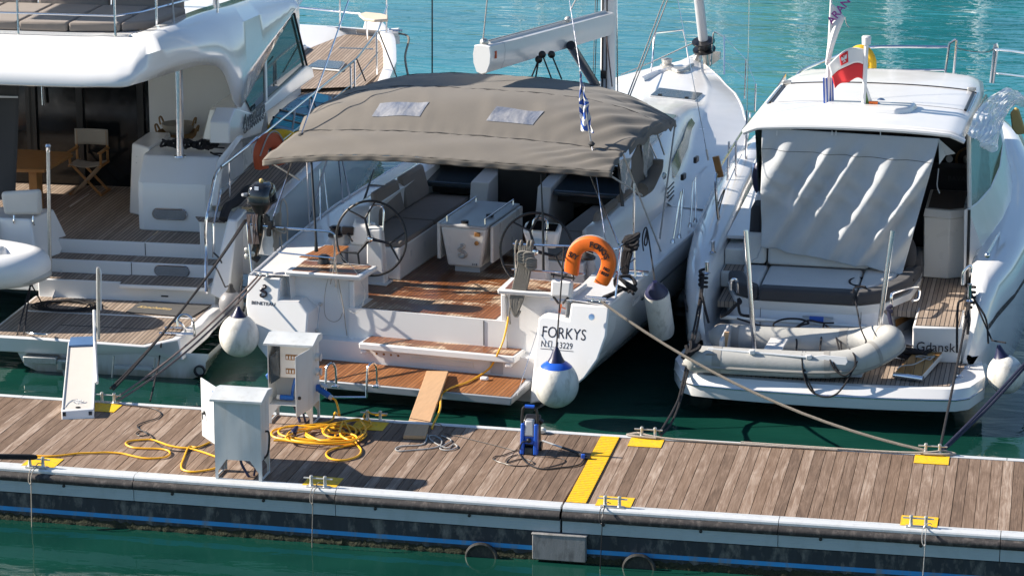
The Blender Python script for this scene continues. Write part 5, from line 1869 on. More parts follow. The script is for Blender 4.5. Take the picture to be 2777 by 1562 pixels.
# white cabin bulkhead, counter with baskets, saloon doors
b = MB().box(-1.52, .30, 6.2, 6.3, 1.0, 3.5)
K.part('cabin_bulkhead', b, M['gel'])
b = MB().box(-1.5, .15, 5.3, 6.2, ZC + .004, 1.95)
K.part('side_counter', b, M['gel2'], bevel=.02)
b = MB().hexa([FA.Y('A1', 1415, 985, 5.0), FA.Y('A1', 1650, 1000, 4.6), FA.Y('A1', 1650, 1000, 4.6) + V(0, 1.2, 0), FA.Y('A1', 1415, 985, 5.0) + V(0, 1.2, 0)], [FA.Y('A1', 1470, 760, 5.1), FA.Y('A1', 1660, 755, 4.7), FA.Y('A1', 1660, 755, 4.7) + V(0, 1.2, 0), FA.Y('A1', 1470, 760, 5.1) + V(0, 1.2, 0)])
K.part('helm_box', b, M['gel'], bevel=.03)
b = MB().box(-5.4, -1.52, 6.26, 6.3, ZC - .02, 3.5)
K.part('saloon_glass', b, M['glass'])
b = MB()
for x in (-4.6, -3.42, -3.36, -2.62, -1.66):
    b.box(x - .05, x + .05, 6.2, 6.258, ZC + .005, 3.4)
b.box(-5.4, -1.52, 6.2, 6.257, 3.40, 3.5)
K.part('saloon_door_frame', b, M['black'])
K.part('door_handle', MB().tube([FA.Y('A1', 298, 600, 6.18), FA.Y('A1', 305, 740, 6.16)], .025, 10), M['chrome'])
# flybridge: overhanging fascia sweeping round into the starboard wing
mid = lambda a, c, k=.5: a.lerp(c, k)
sec = []
for x in (-7.0, -5.0, -3.5, -2.4, -1.4):
    sec.append((V(x, 2.02, 3.49), V(0, 0, 0), V(x, 2.42, 3.83), V(x, 2.74, 4.03), V(x, 3.0, 4.04)))
for (r, x, y, yy), (ur, ux, uy, uyy), (kr, kx, ky, kyy) in zip([('A1', 700, 603, 2.03), ('A1', 870, 604, 2.08)], [('A1', 720, 400, 2.42), ('A1', 880, 398, 2.42)], [('A1', 700, 262, 2.74), ('A1', 850, 268, 2.74)]):
    a, u, k = FA.Y(r, x, y, yy), FA.Y(ur, ux, uy, uyy), FA.Y(kr, kx, ky, kyy)
    sec.append((a, V(0, 0, 0), u, k, k + V(0, .3, .01)))
XL = [-.40, -.10, .12, .22, .30, .33, .34, .34]
Lp = [('A1', 1000, 578), ('A1', 1250, 500), ('A1', 1420, 462), ('A1', 1560, 500), ('A1', 1665, 745), ('A4', 180, 690), ('A4', 330, 400), ('A4', 545, 20)]
Up = [('A1', 985, 395), ('A1', 1160, 345), ('A1', 1330, 292), ('A1', 1480, 245), ('A1', 1610, 200), ('A1', 1720, 150), ('A4', 330, 80), ('A4', 540, -10)]
Kp = [('A1', 985, 270), ('A1', 1080, 245), ('A1', 1200, 195), ('A1', 1330, 140), ('A1', 1490, 80), ('A1', 1640, 40), ('A1', 1760, 0), ('A1', 1900, -40)]
for x, l_, u_, k_ in zip(XL, Lp, Up, Kp):
    a, u = FA.X(*l_, x), FA.X(*u_, x - .04)
    qn = len(sec) - 7
    k = FA.X(*k_, x - [.14, .22, .30, .36, .40, .42, .42, .42][qn])
    sec.append((a, mid(a, u, .5) + (V(.04, -.07, 0) if qn == 0 else V(.05, -.02, .01)), u, k, k + V(-.22, .12, .01)))
for i_, s_ in enumerate(sec):
    t_ = (sec[min(i_ + 1, len(sec) - 1)][2] - sec[max(i_ - 1, 0)][2])
    nrm_ = V(t_.y, -t_.x, 0).normalized()
    sec[i_] = (s_[0], mid(s_[0], s_[2], .45) + nrm_ * [.03, .03, .03, .03, .03, .03, .035, .05, .07, .07, .07, .07, .07, .07, .07][i_], s_[2], s_[3], s_[4])
rails_ = [cr([s[i] for s in sec], 5) for i in range(5)]
K.part('flybridge_moulding', MB().loft([list(s) for s in zip(*rails_)], closed=False), M['hullgel'], smooth=60, solid=-.04)
# underside / flybridge deck
b = MB().box(-7.0, -.65, 2.6, 9.0, 3.50, 3.56)
b.box(-.65, -.1, 4.4, 9.0, 3.50, 3.56)
K.part('flybridge_floor', b, M['gel'])
K.part('sunpad_base', MB().box(-7.0, -.72, 2.95, 4.6, 3.9, 4.05), M['gel'])
# coachroof side glass and the curb below it
q = [FA.X('A4', x, y, .30) for x, y in ((225, 785), (600, 460), (515, 100), (400, 290), (180, 690))]
K.part('cabin_side_glass', MB().slab([p + V(-.02, 0, 0) for p in q], (-.02, 0, 0)), M['tint'] if 'tint' in M else M['glass'])
b = MB().slab([FA.X('A4', x, y, .33) for x, y in ((100, 760), (235, 800), (600, 462), (640, 475), (655, 545), (310, 800), (280, 940), (60, 1010), (60, 860))], (-.30, 0, 0))
K.part('coachroof_side', b, M['gel'], bevel=.02)
K.part('pillar', MB().tube([FA.X('A4', 600, 460, .31), FA.X('A4', 512, 98, .31)], .02, 6), M['black'])
b = MB().box(-5.8, -.16, 6.3, 10.2, 1.5, 3.30)
K.part('saloon_body', b, M['gel'])
# starboard side deck, foredeck and bulwarks
rr = []
for y in [3.55, 4.2, 5, 6, 7, 8, 9, 10, 11, 12, 13, 13.8, 14.4, 14.9]:
    o = interp(HO, y)
    z = interp(ZD_, y) - .03
    i = .12 if y < 9 else .12 - (y - 9) * .30
    rr.append([V(max(i, -1.6), y, z), V(o - .20, y, z)])
K.part('side_deck_teak', MB().loft(rr, closed=False), M['teakg'])
rr = []
for y in [2.9, 3.5, 4.2, 5, 6, 7, 8, 9, 10, 11, 12, 13, 13.8, 14.4, 14.9, 15.3, 15.6]:
    o = interp(HO, y)
    z = interp(ZD_, y)
    up = .02 + .12 * max(0, min(1, (y - 9) / 3))
    rr.append([V(o, y, z - .05), V(o + .01, y, z + up), V(o - .08, y, z + up + .015), V(o - .17, y, z + up), V(o - .22, y, z - .035)])
K.part('gunwale', MB().loft(rr, closed=False), M['gel'], smooth=50)
# bow rim turning to port
pts = [FA.Z('A4', x, y, 2.12) for x, y in ((1240, 205), (1100, 215), (950, 205), (800, 195), (540, 180), (350, 170))]
low = [FA.Z('A4', x, y, 1.95) for x, y in ((1165, 300), (1040, 262), (950, 255), (820, 290), (600, 355), (420, 395))]
rr = [[a + V(0, .15, -.3), a + V(0, .12, 0), a, b_] for a, b_ in zip(pts, low)]
K.part('bow_bulwark', MB().loft(rr, closed=False), M['gel'], smooth=50)
q = [FA.Z('A4', x, y, 1.93) for x, y in ((1165, 300), (950, 255), (600, 355), (250, 520), (240, 600), (560, 620), (1000, 600), (1120, 500))]
b = MB().poly([V(p.x, p.y, 1.915) for p in q])
K.part('foredeck_teak', b, M['teakg'])
q = [FA.Z('A4', x, y, 1.95) for x, y in ((240, 530), (560, 335), (600, 355), (560, 372), (480, 390), (300, 510), (240, 580))]
K.part('foredeck_coaming', MB().slab(q, (0, 0, .10)), M['gel'], bevel=.03)
for q in (((820, 352), (1065, 362), (1085, 320), (890, 308)), ((600, 480), (825, 498), (860, 445), (680, 432)), ((500, 420), (580, 405), (575, 365), (560, 360))):
    P = [FA.Z('A4', x, y, 1.94) for x, y in q]
    h_ = K.part('foredeck_hatch', MB().slab(P, (0, 0, .03)), M['smoke'], bevel=.006)
    K.part('hatch_frame', MB().tube(P + [P[0]], .02, 6), M['alu'], parent=h_)
b = MB().box(0, 0, 0, 0, 0, 0) if False else MB()
c = FA.Z('A4', 1225, 235, 2.15)
b.obox(c, .12, .14, .08)
b.tube([c + V(-.12, 0, .05), c + V(.12, 0, .05)], .02)
K.part('bow_cleat', b, M['chrome'])
K.part('bow_line', MB().tube(cr([c, c + V(.25, -.1, -.05), FA.Y('A4', 1290, 400, 14.0), FA.Y('A4', 1310, 530, 13.6)], 5), .02, 6), M['ropeg'])
# pulpit seat and rails at the bow
s_ = K.part('bow_seat', MB().slab([FA.Z('A4', x, y, 2.75) for x, y in ((965, 100), (1010, 85), (1120, 95), (1170, 108), (1170, 135), (1075, 140), (1000, 130))], (0, 0, -.05)), M['palewood'], bevel=.015)
for a, c in (((1020, 140), (1022, 280)), ((1160, 0), (1160, 330)), ((833, -20), (833, 200))):
    K.part('bow_rail', MB().tube([FA.Y('A4', *a, 14.3), FA.Y('A4', *c, 14.3)], .018, 8), M['chrome'])
K.part('bow_rail', MB().tube([FA.Y('A4', 520, 52, 15.0), FA.Y('A4', 780, 80, 14.8), FA.Y('A4', 980, 100, 14.4)], .02, 8), M['chrome'])
# side rails
for pts in ((('A4', 1165, 40, 13.6), ('A4', 1100, 220, 11.6), ('A4', 950, 415, 9.6), ('A4', 625, 675, 6.9), ('A4', 300, 940, 4.6), ('A4', 0, 1170, 2.9)),):
    P = [FA.Y(*p) for p in pts]
    K.part('side_rail', MB().tube(P, .016, 8), M['chrome'])
for (a, c, yy) in ((('A4', 1090, 225), ('A4', 1090, 525), 11.4), (('A4', 905, 450), ('A4', 912, 625), 9.2), (('A4', 935, 430), ('A4', 938, 610), 9.4), (('A4', 625, 675), ('A4', 615, 800), 6.9), (('A4', 520, 760), ('A4', 500, 905), 6.2), (('E', 815, 215), ('E', 820, 440), 5.4), (('E', 553, 430), ('E', 568, 955), 3.9)):
    K.part('stanchion', MB().tube([FA.Y(*a, yy), FA.Y(*c, yy)], .016, 8), M['chrome'])
K.part('guard_wire', MB().tube([FA.Y('A4', 1100, 370, 11.4), FA.Y('A4', 920, 590, 9.3), FA.Y('A4', 555, 885, 6), FA.Y('A4', 410, 1005, 5)], .008, 6), M['chrome'])
K.part('guard_wire', MB().tube([FA.Y('E', 780, 490, 5.2), FA.Y('E', 560, 650, 3.9), FA.Y('E', 470, 720, 3.4)], .008, 6), M['chrome'])
for a, c, yy in ((('A4', 1105, 225), ('A4', 1230, 540), 11.4), (('A4', 950, 415), ('A4', 1012, 570), 9.4), (('A4', 630, 680), ('A4', 665, 760), 6.9)):
    K.part('lashing', MB().tube([FA.Y(*a, yy), FA.Y(*c, yy - .3)], .012, 6), M['black'])
# stern handrail hoops and the quarter fin
P = [FA.Y('E', x, y, yy) for x, y, yy in ((850, 175, 5.3), (560, 415, 3.9), (470, 480, 3.3), (420, 550, 3.0), (390, 640, 2.75), (330, 950, 2.35), (305, 1120, 2.3), (310, 1400, 2.3))]
P.append(FA.Z('A2', 1447, 890, .72))
K.part('stern_handrail', MB().tube(cr(P, 3), .024, 10), M['chrome'])
P = [FA.Y('E', x, y, yy) for x, y, yy in ((470, 720, 3.1), (450, 800, 2.8), (400, 1050, 2.55), (385, 1120, 2.5), (388, 1440, 2.5))]
K.part('stern_handrail', MB().tube(cr(P, 3), .018, 8), M['chrome'])
fin_l = [FA.Y('A2', x, y, yy) for x, y, yy in ((1475, 885, 2.08), (1540, 985, 2.08), (1600, 870, 2.12), (1690, 365, 2.62), (1600, 365, 2.55))]
b = MB().hexa([FA.Y('A2', 1470, 900, 2.10), FA.Y('A2', 1600, 960, 2.10), FA.Y('A2', 1700, 900, 2.9), FA.Y('A2', 1500, 830, 2.9)],
              [FA.Y('A2', 1595, 375, 2.55), FA.Y('A2', 1665, 385, 2.55), FA.Y('A2', 1735, 305, 3.2), FA.Y('A2', 1660, 295, 3.2)])
K.part('quarter_fin', b, M['gel'], bevel=.025)
K.part('fin_shackle', MB().tube(cr([FA.Y('A2', 1555, 680, 2.25), FA.Y('A2', 1540, 650, 2.2), FA.Y('A2', 1500, 610, 2.3)], 4), .012, 6), M['black'])
b = MB().slab([FA.Z('A2', x, y, 1.45) for x, y in ((1370, 358), (1395, 392), (1580, 402), (1575, 368))], (0, 0, .006))
K.part('side_tread', b, M['teakg'])
b = MB().box(.15, .95, 2.95, 3.62, .7, 1.44)
K.part('side_step', b, M['gel'], bevel=.02)
b = MB().slab([FA.Y('A1', 1700, 965, 3.6), FA.Y('A1', 1660, 960, 3.6), FA.Y('A1', 1520, 1130, 3.4), FA.Y('A1', 1500, 1240, 3.2), FA.Y('A1', 1480, 1449, 3.1), FA.Y('A1', 1530, 1449, 3.1), FA.Y('A1', 1545, 1240, 3.2), FA.Y('A1', 1570, 1150, 3.4)], (0, .12, 0))
K.part('side_coaming', b, M['gel'], bevel=.02)
# name on the coachroof side
a, c = FA.X('A1', 1700, 905, .345), FA.X('A1', 1755, 850, .345)
K.text('lettering', 'Aventura', M['ink'], a + V(.01, 0, 0), (0, 1, 0), (0, 0, 1), .26, .003, shear=.25, font_scale_x=1.3, bold=.004)
a = FA.X('A1', 1705, 945, .345)
K.text('lettering', 'CATAMARANS', M['ink'], a + V(.01, 0, 0), (0, 1, 0), (0, 0, 1), .12, .003, font_scale_x=1.5)
# cockpit corner block on the left with its pad
b = MB().hexa([(-4.6, 2.35, .5), (-1.98, 2.30, .5), (-1.83, 3.15, ZC - .05), (-4.6, 3.15, ZC - .05)], [(-4.6, 2.45, 1.50), (-2.12, 2.42, 1.50), (-2.02, 3.1, 1.50), (-4.6, 3.1, 1.50)])
K.part('corner_seat', b, M['gel'], bevel=.025)
K.part('seat_seam', MB().box(-2.60, -2.592, 2.335, 2.42, .55, 1.45), M['black'])
for x in (-2.36, -2.08):
    K.part('pad_bracket', MB().tube(cr([(x, 2.44, 1.42), (x, 2.40, 1.46), (x, 2.42, 1.55)], 4), .014, 8), M['chrome'])
pd = K.part('seat_pad', MB().hexa([(-2.52, 2.44, 1.54), (-1.98, 2.44, 1.56), (-1.98, 2.56, 1.56), (-2.52, 2.56, 1.54)], [(-2.56, 2.44, 1.86), (-1.98, 2.44, 1.92), (-1.98, 2.56, 1.92), (-2.56, 2.56, 1.86)]), M['cush'], bevel=.05, seg=3)
# dark awning sheet
a0, a1 = FA.Y('A1', 135, 600, 2.9), FA.Y('A1', 105, 1400, 2.9)
K.part('awning', MB().grid(lambda u, v: a0.lerp(a1, v) + V(-1.6 * u, .03 * math.sin(14 * u + 3 * v), 0), 24, 12), M['canvasd'], solid=.006)
K.part('awning_bar', MB().tube([a1 + V(.02, 0, 0), a1 + V(-1.6, 0, 0)], .02), M['greygel'])
K.part('awning_bar', MB().tube([FA.Y('A1', 125, 683, 2.89), FA.Y('A1', 0, 690, 2.89) + V(-1.4, 0, 0)], .014), M['greygel'])
# flybridge sun pads, backrest, rail
for i in range(6):
    for j, (y0, y1) in enumerate(((2.98, 3.75), (3.77, 4.55))):
        x1 = -.95 - i * .72 - (0 if i else 0)
        P0 = [V(x1 - .70, y0, 4.055), V(x1, y0 + (.10 if i == 0 and j == 0 else 0), 4.055), V(x1, y1, 4.055), V(x1 - .70, y1, 4.055)]
        K.part('sunpad', MB().hexa(P0, [p + V(0, 0, .13) for p in P0]), M['cushb'], bevel=.035, seg=3)
P0 = [V(-.93, 3.10, 4.055), V(-.55, 3.35, 4.055), V(-.40, 4.5, 4.055), V(-.93, 4.5, 4.055)]
K.part('sunpad', MB().hexa(P0, [p + V(0, 0, .13) for p in P0]), M['cushb'], bevel=.035, seg=3)
for i in range(4):
    x1 = -.5 - i * 1.1
    K.part('backrest', MB().hexa([(x1 - 1.06, 4.62, 4.06), (x1, 4.62, 4.06), (x1, 4.80, 4.06), (x1 - 1.06, 4.80, 4.06)], [(x1 - 1.06, 4.72, 4.65), (x1, 4.72, 4.65), (x1, 4.86, 4.65), (x1 - 1.06, 4.86, 4.65)]), M['cushb'], bevel=.05, seg=3)
yr = 2.80
for z in (4.60, 4.33):
    P = [V(-7, yr, z), V(-1.2, yr, z), V(-.9, yr + .02, z), V(-.62, yr + .25, z + .02), V(-.2, 4.0, z + .06), V(.0, 5.2, z + .10)]
    K.part('flybridge_rail', MB().tube(P, .016, 8), M['chrome'])
for x, y in ((-2.31, yr), (-.92, yr + .01), (-.46, 3.25), (-.05, 4.9), (-4.5, yr)):
    K.part('rail_post', MB().tube([(x, y, 3.98), (x, y, 5.0)], .017, 8), M['chrome'])
K.part('lashing', MB().tube([FA.Y('A1', 1210, 0, 3.6), FA.Y('A1', 1222, 150, 3.5), FA.Y('A1', 1220, 235, 3.4)], .014, 6), M['ropew'])
# hardtop high over the flybridge (above the view; its shade falls on the decks)
htp = [(-5.8, 3.12), (-1.5, 3.12), (-1.15, 3.27), (-1.0, 3.6), (-.9, 8.6), (-5.8, 8.6)]
HT = K.part('hardtop', MB().hexa([V(x, y, 6.15) for x, y in htp], [V(x, y, 6.27) for x, y in htp]), M['gel'], bevel=.04)
for x, y in ((-1.0, 5.0), (-5.5, 5.0), (-1.0, 8.2), (-5.5, 8.2)):
    K.part('hardtop_post', MB().tube([(x, y, 3.5), (x, y, 6.16)], .05), M['gel'])

# ---- things standing about on the catamaran
def on(name, label, cat, base, **k):
    return Thing(name, label, cat, FA, base, **k)


# folding director chair
o = (FA.Z('G', 760, 775, ZC) + FA.Z('G', 1120, 745, ZC)) / 2
cx_, cy_ = o.x + .02, o.y
T = on('folding_chair', 'folding wooden chair with beige canvas in the catamaran cockpit', 'chair', (cx_, cy_, ZC))
hw, zs_ = .24, ZC + .47
for yy in (cy_ - .16, cy_ + .20):
    T.part('leg', MB().obox((cx_, yy, ZC + .235), .035, .022, .66, Matrix.Rotation(R_(44), 3, 'Y')), M['lumberd'] if 'lumberd' in M else M['varnish'])
    T.part('leg', MB().obox((cx_, yy + .025, ZC + .235), .035, .022, .66, Matrix.Rotation(R_(-44), 3, 'Y')), M['varnish'])
for x in (cx_ - hw, cx_ + hw):
    T.part('foot_bar', MB().box(x - .018, x + .018, cy_ - .2, cy_ + .24, ZC + .006, ZC + .035), M['varnish'])
    T.part('seat_rail', MB().box(x - .018, x + .018, cy_ - .2, cy_ + .22, zs_ - .03, zs_), M['varnish'])
    T.part('post', MB().box(x - .015, x + .015, cy_ + .18, cy_ + .21, zs_, zs_ + .46), M['varnish'])
    T.part('arm', MB().box(x - .03, x + .03, cy_ - .20, cy_ + .22, zs_ + .18, zs_ + .205), M['varnish'], bevel=.006)
    T.part('arm_post', MB().box(x - .014, x + .014, cy_ - .17, cy_ - .13, zs_, zs_ + .18), M['varnish'])
T.part('seat', MB().grid(lambda u, v: V(cx_ + (u - .5) * 2 * hw, cy_ - .2 + .4 * v, zs_ + .005 - .04 * math.sin(math.pi * u)), 10, 4), M['beige'], solid=.006)
T.part('backrest', MB().grid(lambda u, v: V(cx_ + (u - .5) * 2 * (hw + .02), cy_ + .175 + .03 * math.sin(math.pi * u), zs_ + .24 + .24 * v), 10, 4), M['beige'], solid=.006)
# cockpit table
T = on('cockpit_table', 'varnished wooden table half behind the dark awning', 'table', (-3.4, 4.5, ZC))
zt = 1.78
P = [V(-4.6, 3.9, zt), V(-2.52, 3.9, zt), V(-2.40, 4.05, zt), V(-2.42, 5.0, zt), V(-2.5, 5.1, zt), V(-4.6, 5.1, zt)]
P = [FA.Z('G', x, y, zt) for x, y in ((-600, 480), (400, 510), (470, 512), (530, 480), (772, 345), (740, 322), (180, 290), (-500, 260))]
T.part('tabletop', MB().slab(P, (0, 0, -.05)), M['varnish'], bevel=.01)
for x in (-2.75, -4.3):
    T.part('leg', MB().box(x - .06, x + .06, 4.35, 4.6, ZC + .005, zt - .052), M['varnish'])
# baskets on the counter
for (px, py, r, h, lab) in ((1245, 925, .30, .16, 'wide brown wicker basket on the catamaran counter'), (1250, 850, .25, .17, 'paler wicker basket stacked in the wide brown one')):
    c = FA.Y('A1', px, py, 5.75)
    z0 = 1.951 if h == .16 else 2.06
    T = on('wicker_basket', lab, 'basket', (c.x, 5.75, z0))
    b = MB().lathe([(r * .6, 0), (r * .92, h * .55), (r, h), (r * .95, h), (r * .85, h * .55), (r * .55, .02)], (c.x, 5.75, z0), (0, 0, 1), 26)
    T.part('bowl', b, M['wicker'] if h == .16 else M['beige'])
    for s_ in (-1, 1):
        b = MB().tube(cr([(c.x + s_ * r * .98, 5.65, z0 + h - .01), (c.x + s_ * r * 1.08, 5.68, z0 + h + .08), (c.x + s_ * r * 1.08, 5.78, z0 + h + .08), (c.x + s_ * r * .98, 5.82, z0 + h - .01)], 4), .014, 6)
        T.part('handle', b, M['wicker'])
# black rope bundle on the console
b = MB()
rb = random.Random(4)
base = FA.Y('A1', 1330, 1040, 4.25)
pts = []
for k in range(70):
    t = k / 69
    pts.append(base + V((t - .5) * .80 + .05 * math.sin(k * 2.1), .10 * math.sin(k * 1.7), .05 + .055 * math.cos(k * 1.9) + .02 * rb.random()))
b.tube(cr(pts, 4), .018, 6)
c0 = FA.Y('A1', 1500, 1080, 4.1)
b.tube(cr([c0, c0 + V(.10, -.02, .01), c0 + V(.19, -.02, .0), c0 + V(.2, -.03, -.015), c0 + V(.08, -.04, -.02), c0 + V(-.05, 0, .02)], 5), .014, 6)
b.tube([c0 + V(-.1, 0, .10), c0 + V(.16, .0, .09)], .012)
solo('rope_bundle', 'black rope bundle lying on the white console at the pole foot', 'rope', FA, b, base, mats=M['ropeb'])
# paddle board lashed along the side deck
NL, FL_ = FA.Z('A4', 283, 885, 2.22), FA.Z('A4', 590, 622, 2.30)
NR, FR2 = FA.Z('A4', 540, 945, 1.98), FA.Z('A4', 850, 680, 2.06)
C0 = (NL + NR) / 2
nv_ = (NR - NL).cross(FL_ - NL).normalized()
if nv_.z < 0:
    nv_ = -nv_


def bpt(t, s, h=0):
    sh = (max(0.0, 1 - abs(2 * t - 1) ** 3.4)) ** .5
    u = .5 + .5 * s * sh
    return NL.lerp(NR, u).lerp(FL_.lerp(FR2, u), t) + nv_ * h


def board(h0, h1, grow=1.0, n=28):
    P = [bpt(k / n, grow) for k in range(1, n)] + [bpt(k / n, -grow) for k in range(n - 1, 0, -1)]
    return MB().slab([p + nv_ * h0 for p in P], nv_ * (h1 - h0))


T = on('paddle_board', 'blue paddle board with pale stripes and yellow underside strapped along the side deck', 'paddle board', C0 - V(0, 0, .2))
bd = T.part('board', board(-.06, 0), M['supblue'], bevel=.025)
T.part('yellow_underside', board(-.13, -.062, 1.0), M['yellow'], parent=bd, bevel=.02)
for k in range(6):
    t0 = .10 + k * .036
    pts = [bpt(t0 + .02 * (1 - abs(-.9 + q * .225)) , -.9 + q * .225, .004) for q in range(9)]
    T.part('stripe', MB().tube(pts, .014, 4), M['suplight'], parent=bd)
for P in ([(.45, -.75), (.62, -.05), (.5, .5), (.42, .2)], [(.40, -.2), (.40, .35)], [(.34, -.2), (.34, .35)]):
    T.part('emblem_line', MB().tube([bpt(t, s_, .004) for t, s_ in P], .012, 4), M['suplight'], parent=bd)
T.part('nose_pad', MB().slab([bpt(t, s_, .002) for t, s_ in ((.72, -.75), (.95, -.6), (.95, .6), (.78, .8))], nv_ * .004), M['suplight'], parent=bd)
for t in (.22, .40):
    T.part('strap', MB().tube([bpt(t, -1, .006), bpt(t, 1, .006)], .02, 6), M['black'])
c = FA.Y('A4', 420, 970, 5.6)
solo('dry_bag', 'yellow bag below the paddle board on the side deck', 'bag', FA, MB().ball(c, .22, (1.2, .8, .6)), c - V(0, 0, .15), mats=M['yellow'])
# red horseshoe buoy on the rail
HSH = lambda w, h, r, th: None


def horseshoe(c, R, tilt, w, depth, gap=.62, n=30):
    """U-shaped buoy: rings along an arc, open below. tilt: 3x3 orientation (x right, z up, y thickness)."""
    rr = []
    L = []
    for k in range(n + 1):
        a = math.pi + .02 - (k / n) * (math.pi + .04)
        L.append((math.cos(a) * R, math.sin(a) * R, math.cos(a), math.sin(a)))
    leg = R * gap
    for s_ in (0,):
        pass
    left = [(-R * (1 - .13 * t * t), -leg * t, -1, -.10 + .12 * t) for t in (1.0, .8, .6, .4, .2)]
    right = [(R * (1 - .13 * t * t), -leg * t, 1, -.10 + .12 * t) for t in (.2, .4, .6, .8, 1.0)]
    for x, z, nx, nz in left + L + right:
        nn = math.hypot(nx, nz)
        nx, nz = nx / nn, nz / nn
        ring = []
        for q in range(16):
            a = 2 * math.pi * q / 16
            ca, sa = math.cos(a), math.sin(a)
            ca = math.copysign(abs(ca) ** .42, ca)
            sa = math.copysign(abs(sa) ** .42, sa)
            ring.append(c + tilt @ V(x + nx * ca * w, sa * depth, z + nz * ca * w))
        rr.append(ring)
    return MB().loft(rr, caps=(True, True))


c = FA.Y('E', 985, 340, 4.45)
T = on('lifebuoy', 'faded red horseshoe lifebuoy tied to the catamaran rail', 'lifebuoy', c - V(0, 0, .3))
tl = Matrix.Rotation(R_(62), 3, 'Z')
T.part('float', horseshoe(c, .20, tl, .105, .065, .95), M['redor'], bevel=.0)
T.part('cord', MB().tube(cr([c + tl @ V(-.28, -.07, .02), c + tl @ V(-.1, -.08, .30), c + tl @ V(.1, -.08, .30), c + tl @ V(.28, -.07, .02), c + tl @ V(.27, -.08, -.2)], 5), .012, 6), M['ropew'])
# black rope coil on the bathing platform
b = MB()
pts = []
for k in range(64):
    a = k * .62
    w = FA.Z('F', 740 + (350 - k * 1.2) * math.cos(a) + 60 * math.sin(k), 195 + (62 - k * .3) * math.sin(a), zp + .02 + .012 * (k % 3))
    pts.append(w)
b.tube(cr(pts, 4), .010, 6)
solo('rope_coil', 'flat coil of dark rope on the catamaran bathing platform', 'rope', FA, b, FA.Z('F', 740, 195, zp), mats=M['ropeb'])
# door mat with script
P = [FA.Z('F', x, y, zp + .012) for x, y in ((1375, 270), (2090, 328), (2300, 200), (1560, 148))]
T = on('door_mat', 'black door mat with gold script on the bathing platform', 'door mat', P[0])
T.part('mat', MB().slab(P, (0, 0, .012)), M['canvasd'])
T.text('script', 'Kanchelitta', M['gold'] if 'gold' in M else M['beige'], P[0].lerp(P[3], .40) + (P[1] - P[0]).normalized() * .06 + V(0, 0, .0125), P[1] - P[0], P[3] - P[0], .145, .001, shear=.45, font_scale_x=.74)
# boarding hoops of the ladder
for pts in (((1830, 525), (1840, 440), (1875, 385), (1940, 370), (2000, 420), (2025, 500), (2035, 590), (2060, 625), (2120, 570), (2125, 480)), ((1940, 420), (1940, 350), (1975, 300), (2040, 300), (2100, 350), (2115, 430), (2120, 500))):
    ys = [.75 + .1 * (k / len(pts)) for k in range(len(pts))]
    K.part('ladder_hoop', MB().tube(cr([FA.Y('F', x, y, yy) for (x, y), yy in zip(pts, ys)], 4), .018, 8), M['chrome'])
for y0_, x0_, x1_ in ((435, 1800, 2120), (495, 1740, 2110)):
    K.part('ladder_rail', MB().tube([FA.Z('F', x0_, y0_, zp + .03), FA.Z('F', x1_, y0_ + 12, zp + .03)], .02, 8), M['chrome'])
# tall post by the steps
a, c = FA.Z('A2', 360, 765, .71), FA.Y('G', 505, 265, 2.34)
T = on('boarding_post', 'slim dark post with steel cap standing on the stern steps', 'post', a)
a = V(a.x, 2.38, .705)
T.part('tube', MB().tube([a, V(c.x, 2.36, c.z)], .026, 10), M['galv'])
T.part('cap', MB().lathe([(.03, -.08), (.032, -.02), (.045, 0), (.03, .03)], V(c.x, 2.36, c.z), (0, 0, 1), 14), M['chrome'])
# white inflatable hanging in the davits between the hulls
c = FA.Y('A2', 350, 640, 1.9)
T = on('inflatable_dinghy', 'white inflatable boat hung between the catamaran hulls, only its nose showing', 'dinghy', (-2.8, 1.3, .9))
pts = [p + V(.14, 0, 0) for p in (V(-6.0, 1.62, 1.22), V(-4.0, 1.60, 1.22), V(-3.0, 1.55, 1.22), V(-2.3, 1.42, 1.21), V(-1.85, 1.22, 1.20), V(-1.78, 1.0, 1.20), V(-1.95, .80, 1.19), V(-2.4, .68, 1.17), V(-3.2, .62, 1.15), V(-6, .6, 1.12))]
T.part('tube', MB().tube(cr(pts, 6), .23, 18), M['hypalonw'])
T.part('grey_band', MB().tube(cr([p + (p - V(-3.2, 1.1, p.z)).normalized() * .175 + V(0, 0, -.11) for p in pts], 6), .065, 8), M['hypalon'])
b = MB().hexa([(-6, .7, .85), (-2.3, .8, .85), (-2.2, 1.3, .85), (-6, 1.5, .85)], [(-6, .6, 1.15), (-2.1, .75, 1.2), (-2.0, 1.3, 1.2), (-6, 1.6, 1.2)])
T.part('hull', b, M['gel'], bevel=.03)
T.part('bow_deck', MB().hexa([(-2.7, .75, 1.3), (-2.0, .9, 1.3), (-2.0, 1.3, 1.3), (-2.7, 1.5, 1.3)], [(-2.65, .8, 1.43), (-2.1, .95, 1.42), (-2.1, 1.25, 1.42), (-2.65, 1.42, 1.43)]), M['gel'], bevel=.04)
T.part('bow_step', MB().slab([(-2.42, .98, 1.432), (-2.18, 1.0, 1.43), (-2.2, 1.2, 1.43), (-2.44, 1.22, 1.432)], (0, 0, .014)), M['beige'], bevel=.004)
T.part('grab_patch', MB().obox((-1.58, 1.02, 1.12), .03, .18, .08, Matrix.Rotation(R_(20), 3, 'Z')), M['navy'], bevel=.01)
for px, py in ((165, 1190), (118, 1190)):
    K.part('lift_line', MB().tube([FA.Y('A2', 215, 830, 1.0), FA.Z('A2', px, py, zp)], .010, 6), M['ropeb'])
K.part('lift_line', MB().tube([FA.Y('A2', 225, 840, 1.0), FA.Z('A2', 320, 1010, zp)], .010, 6), M['ropeb'])
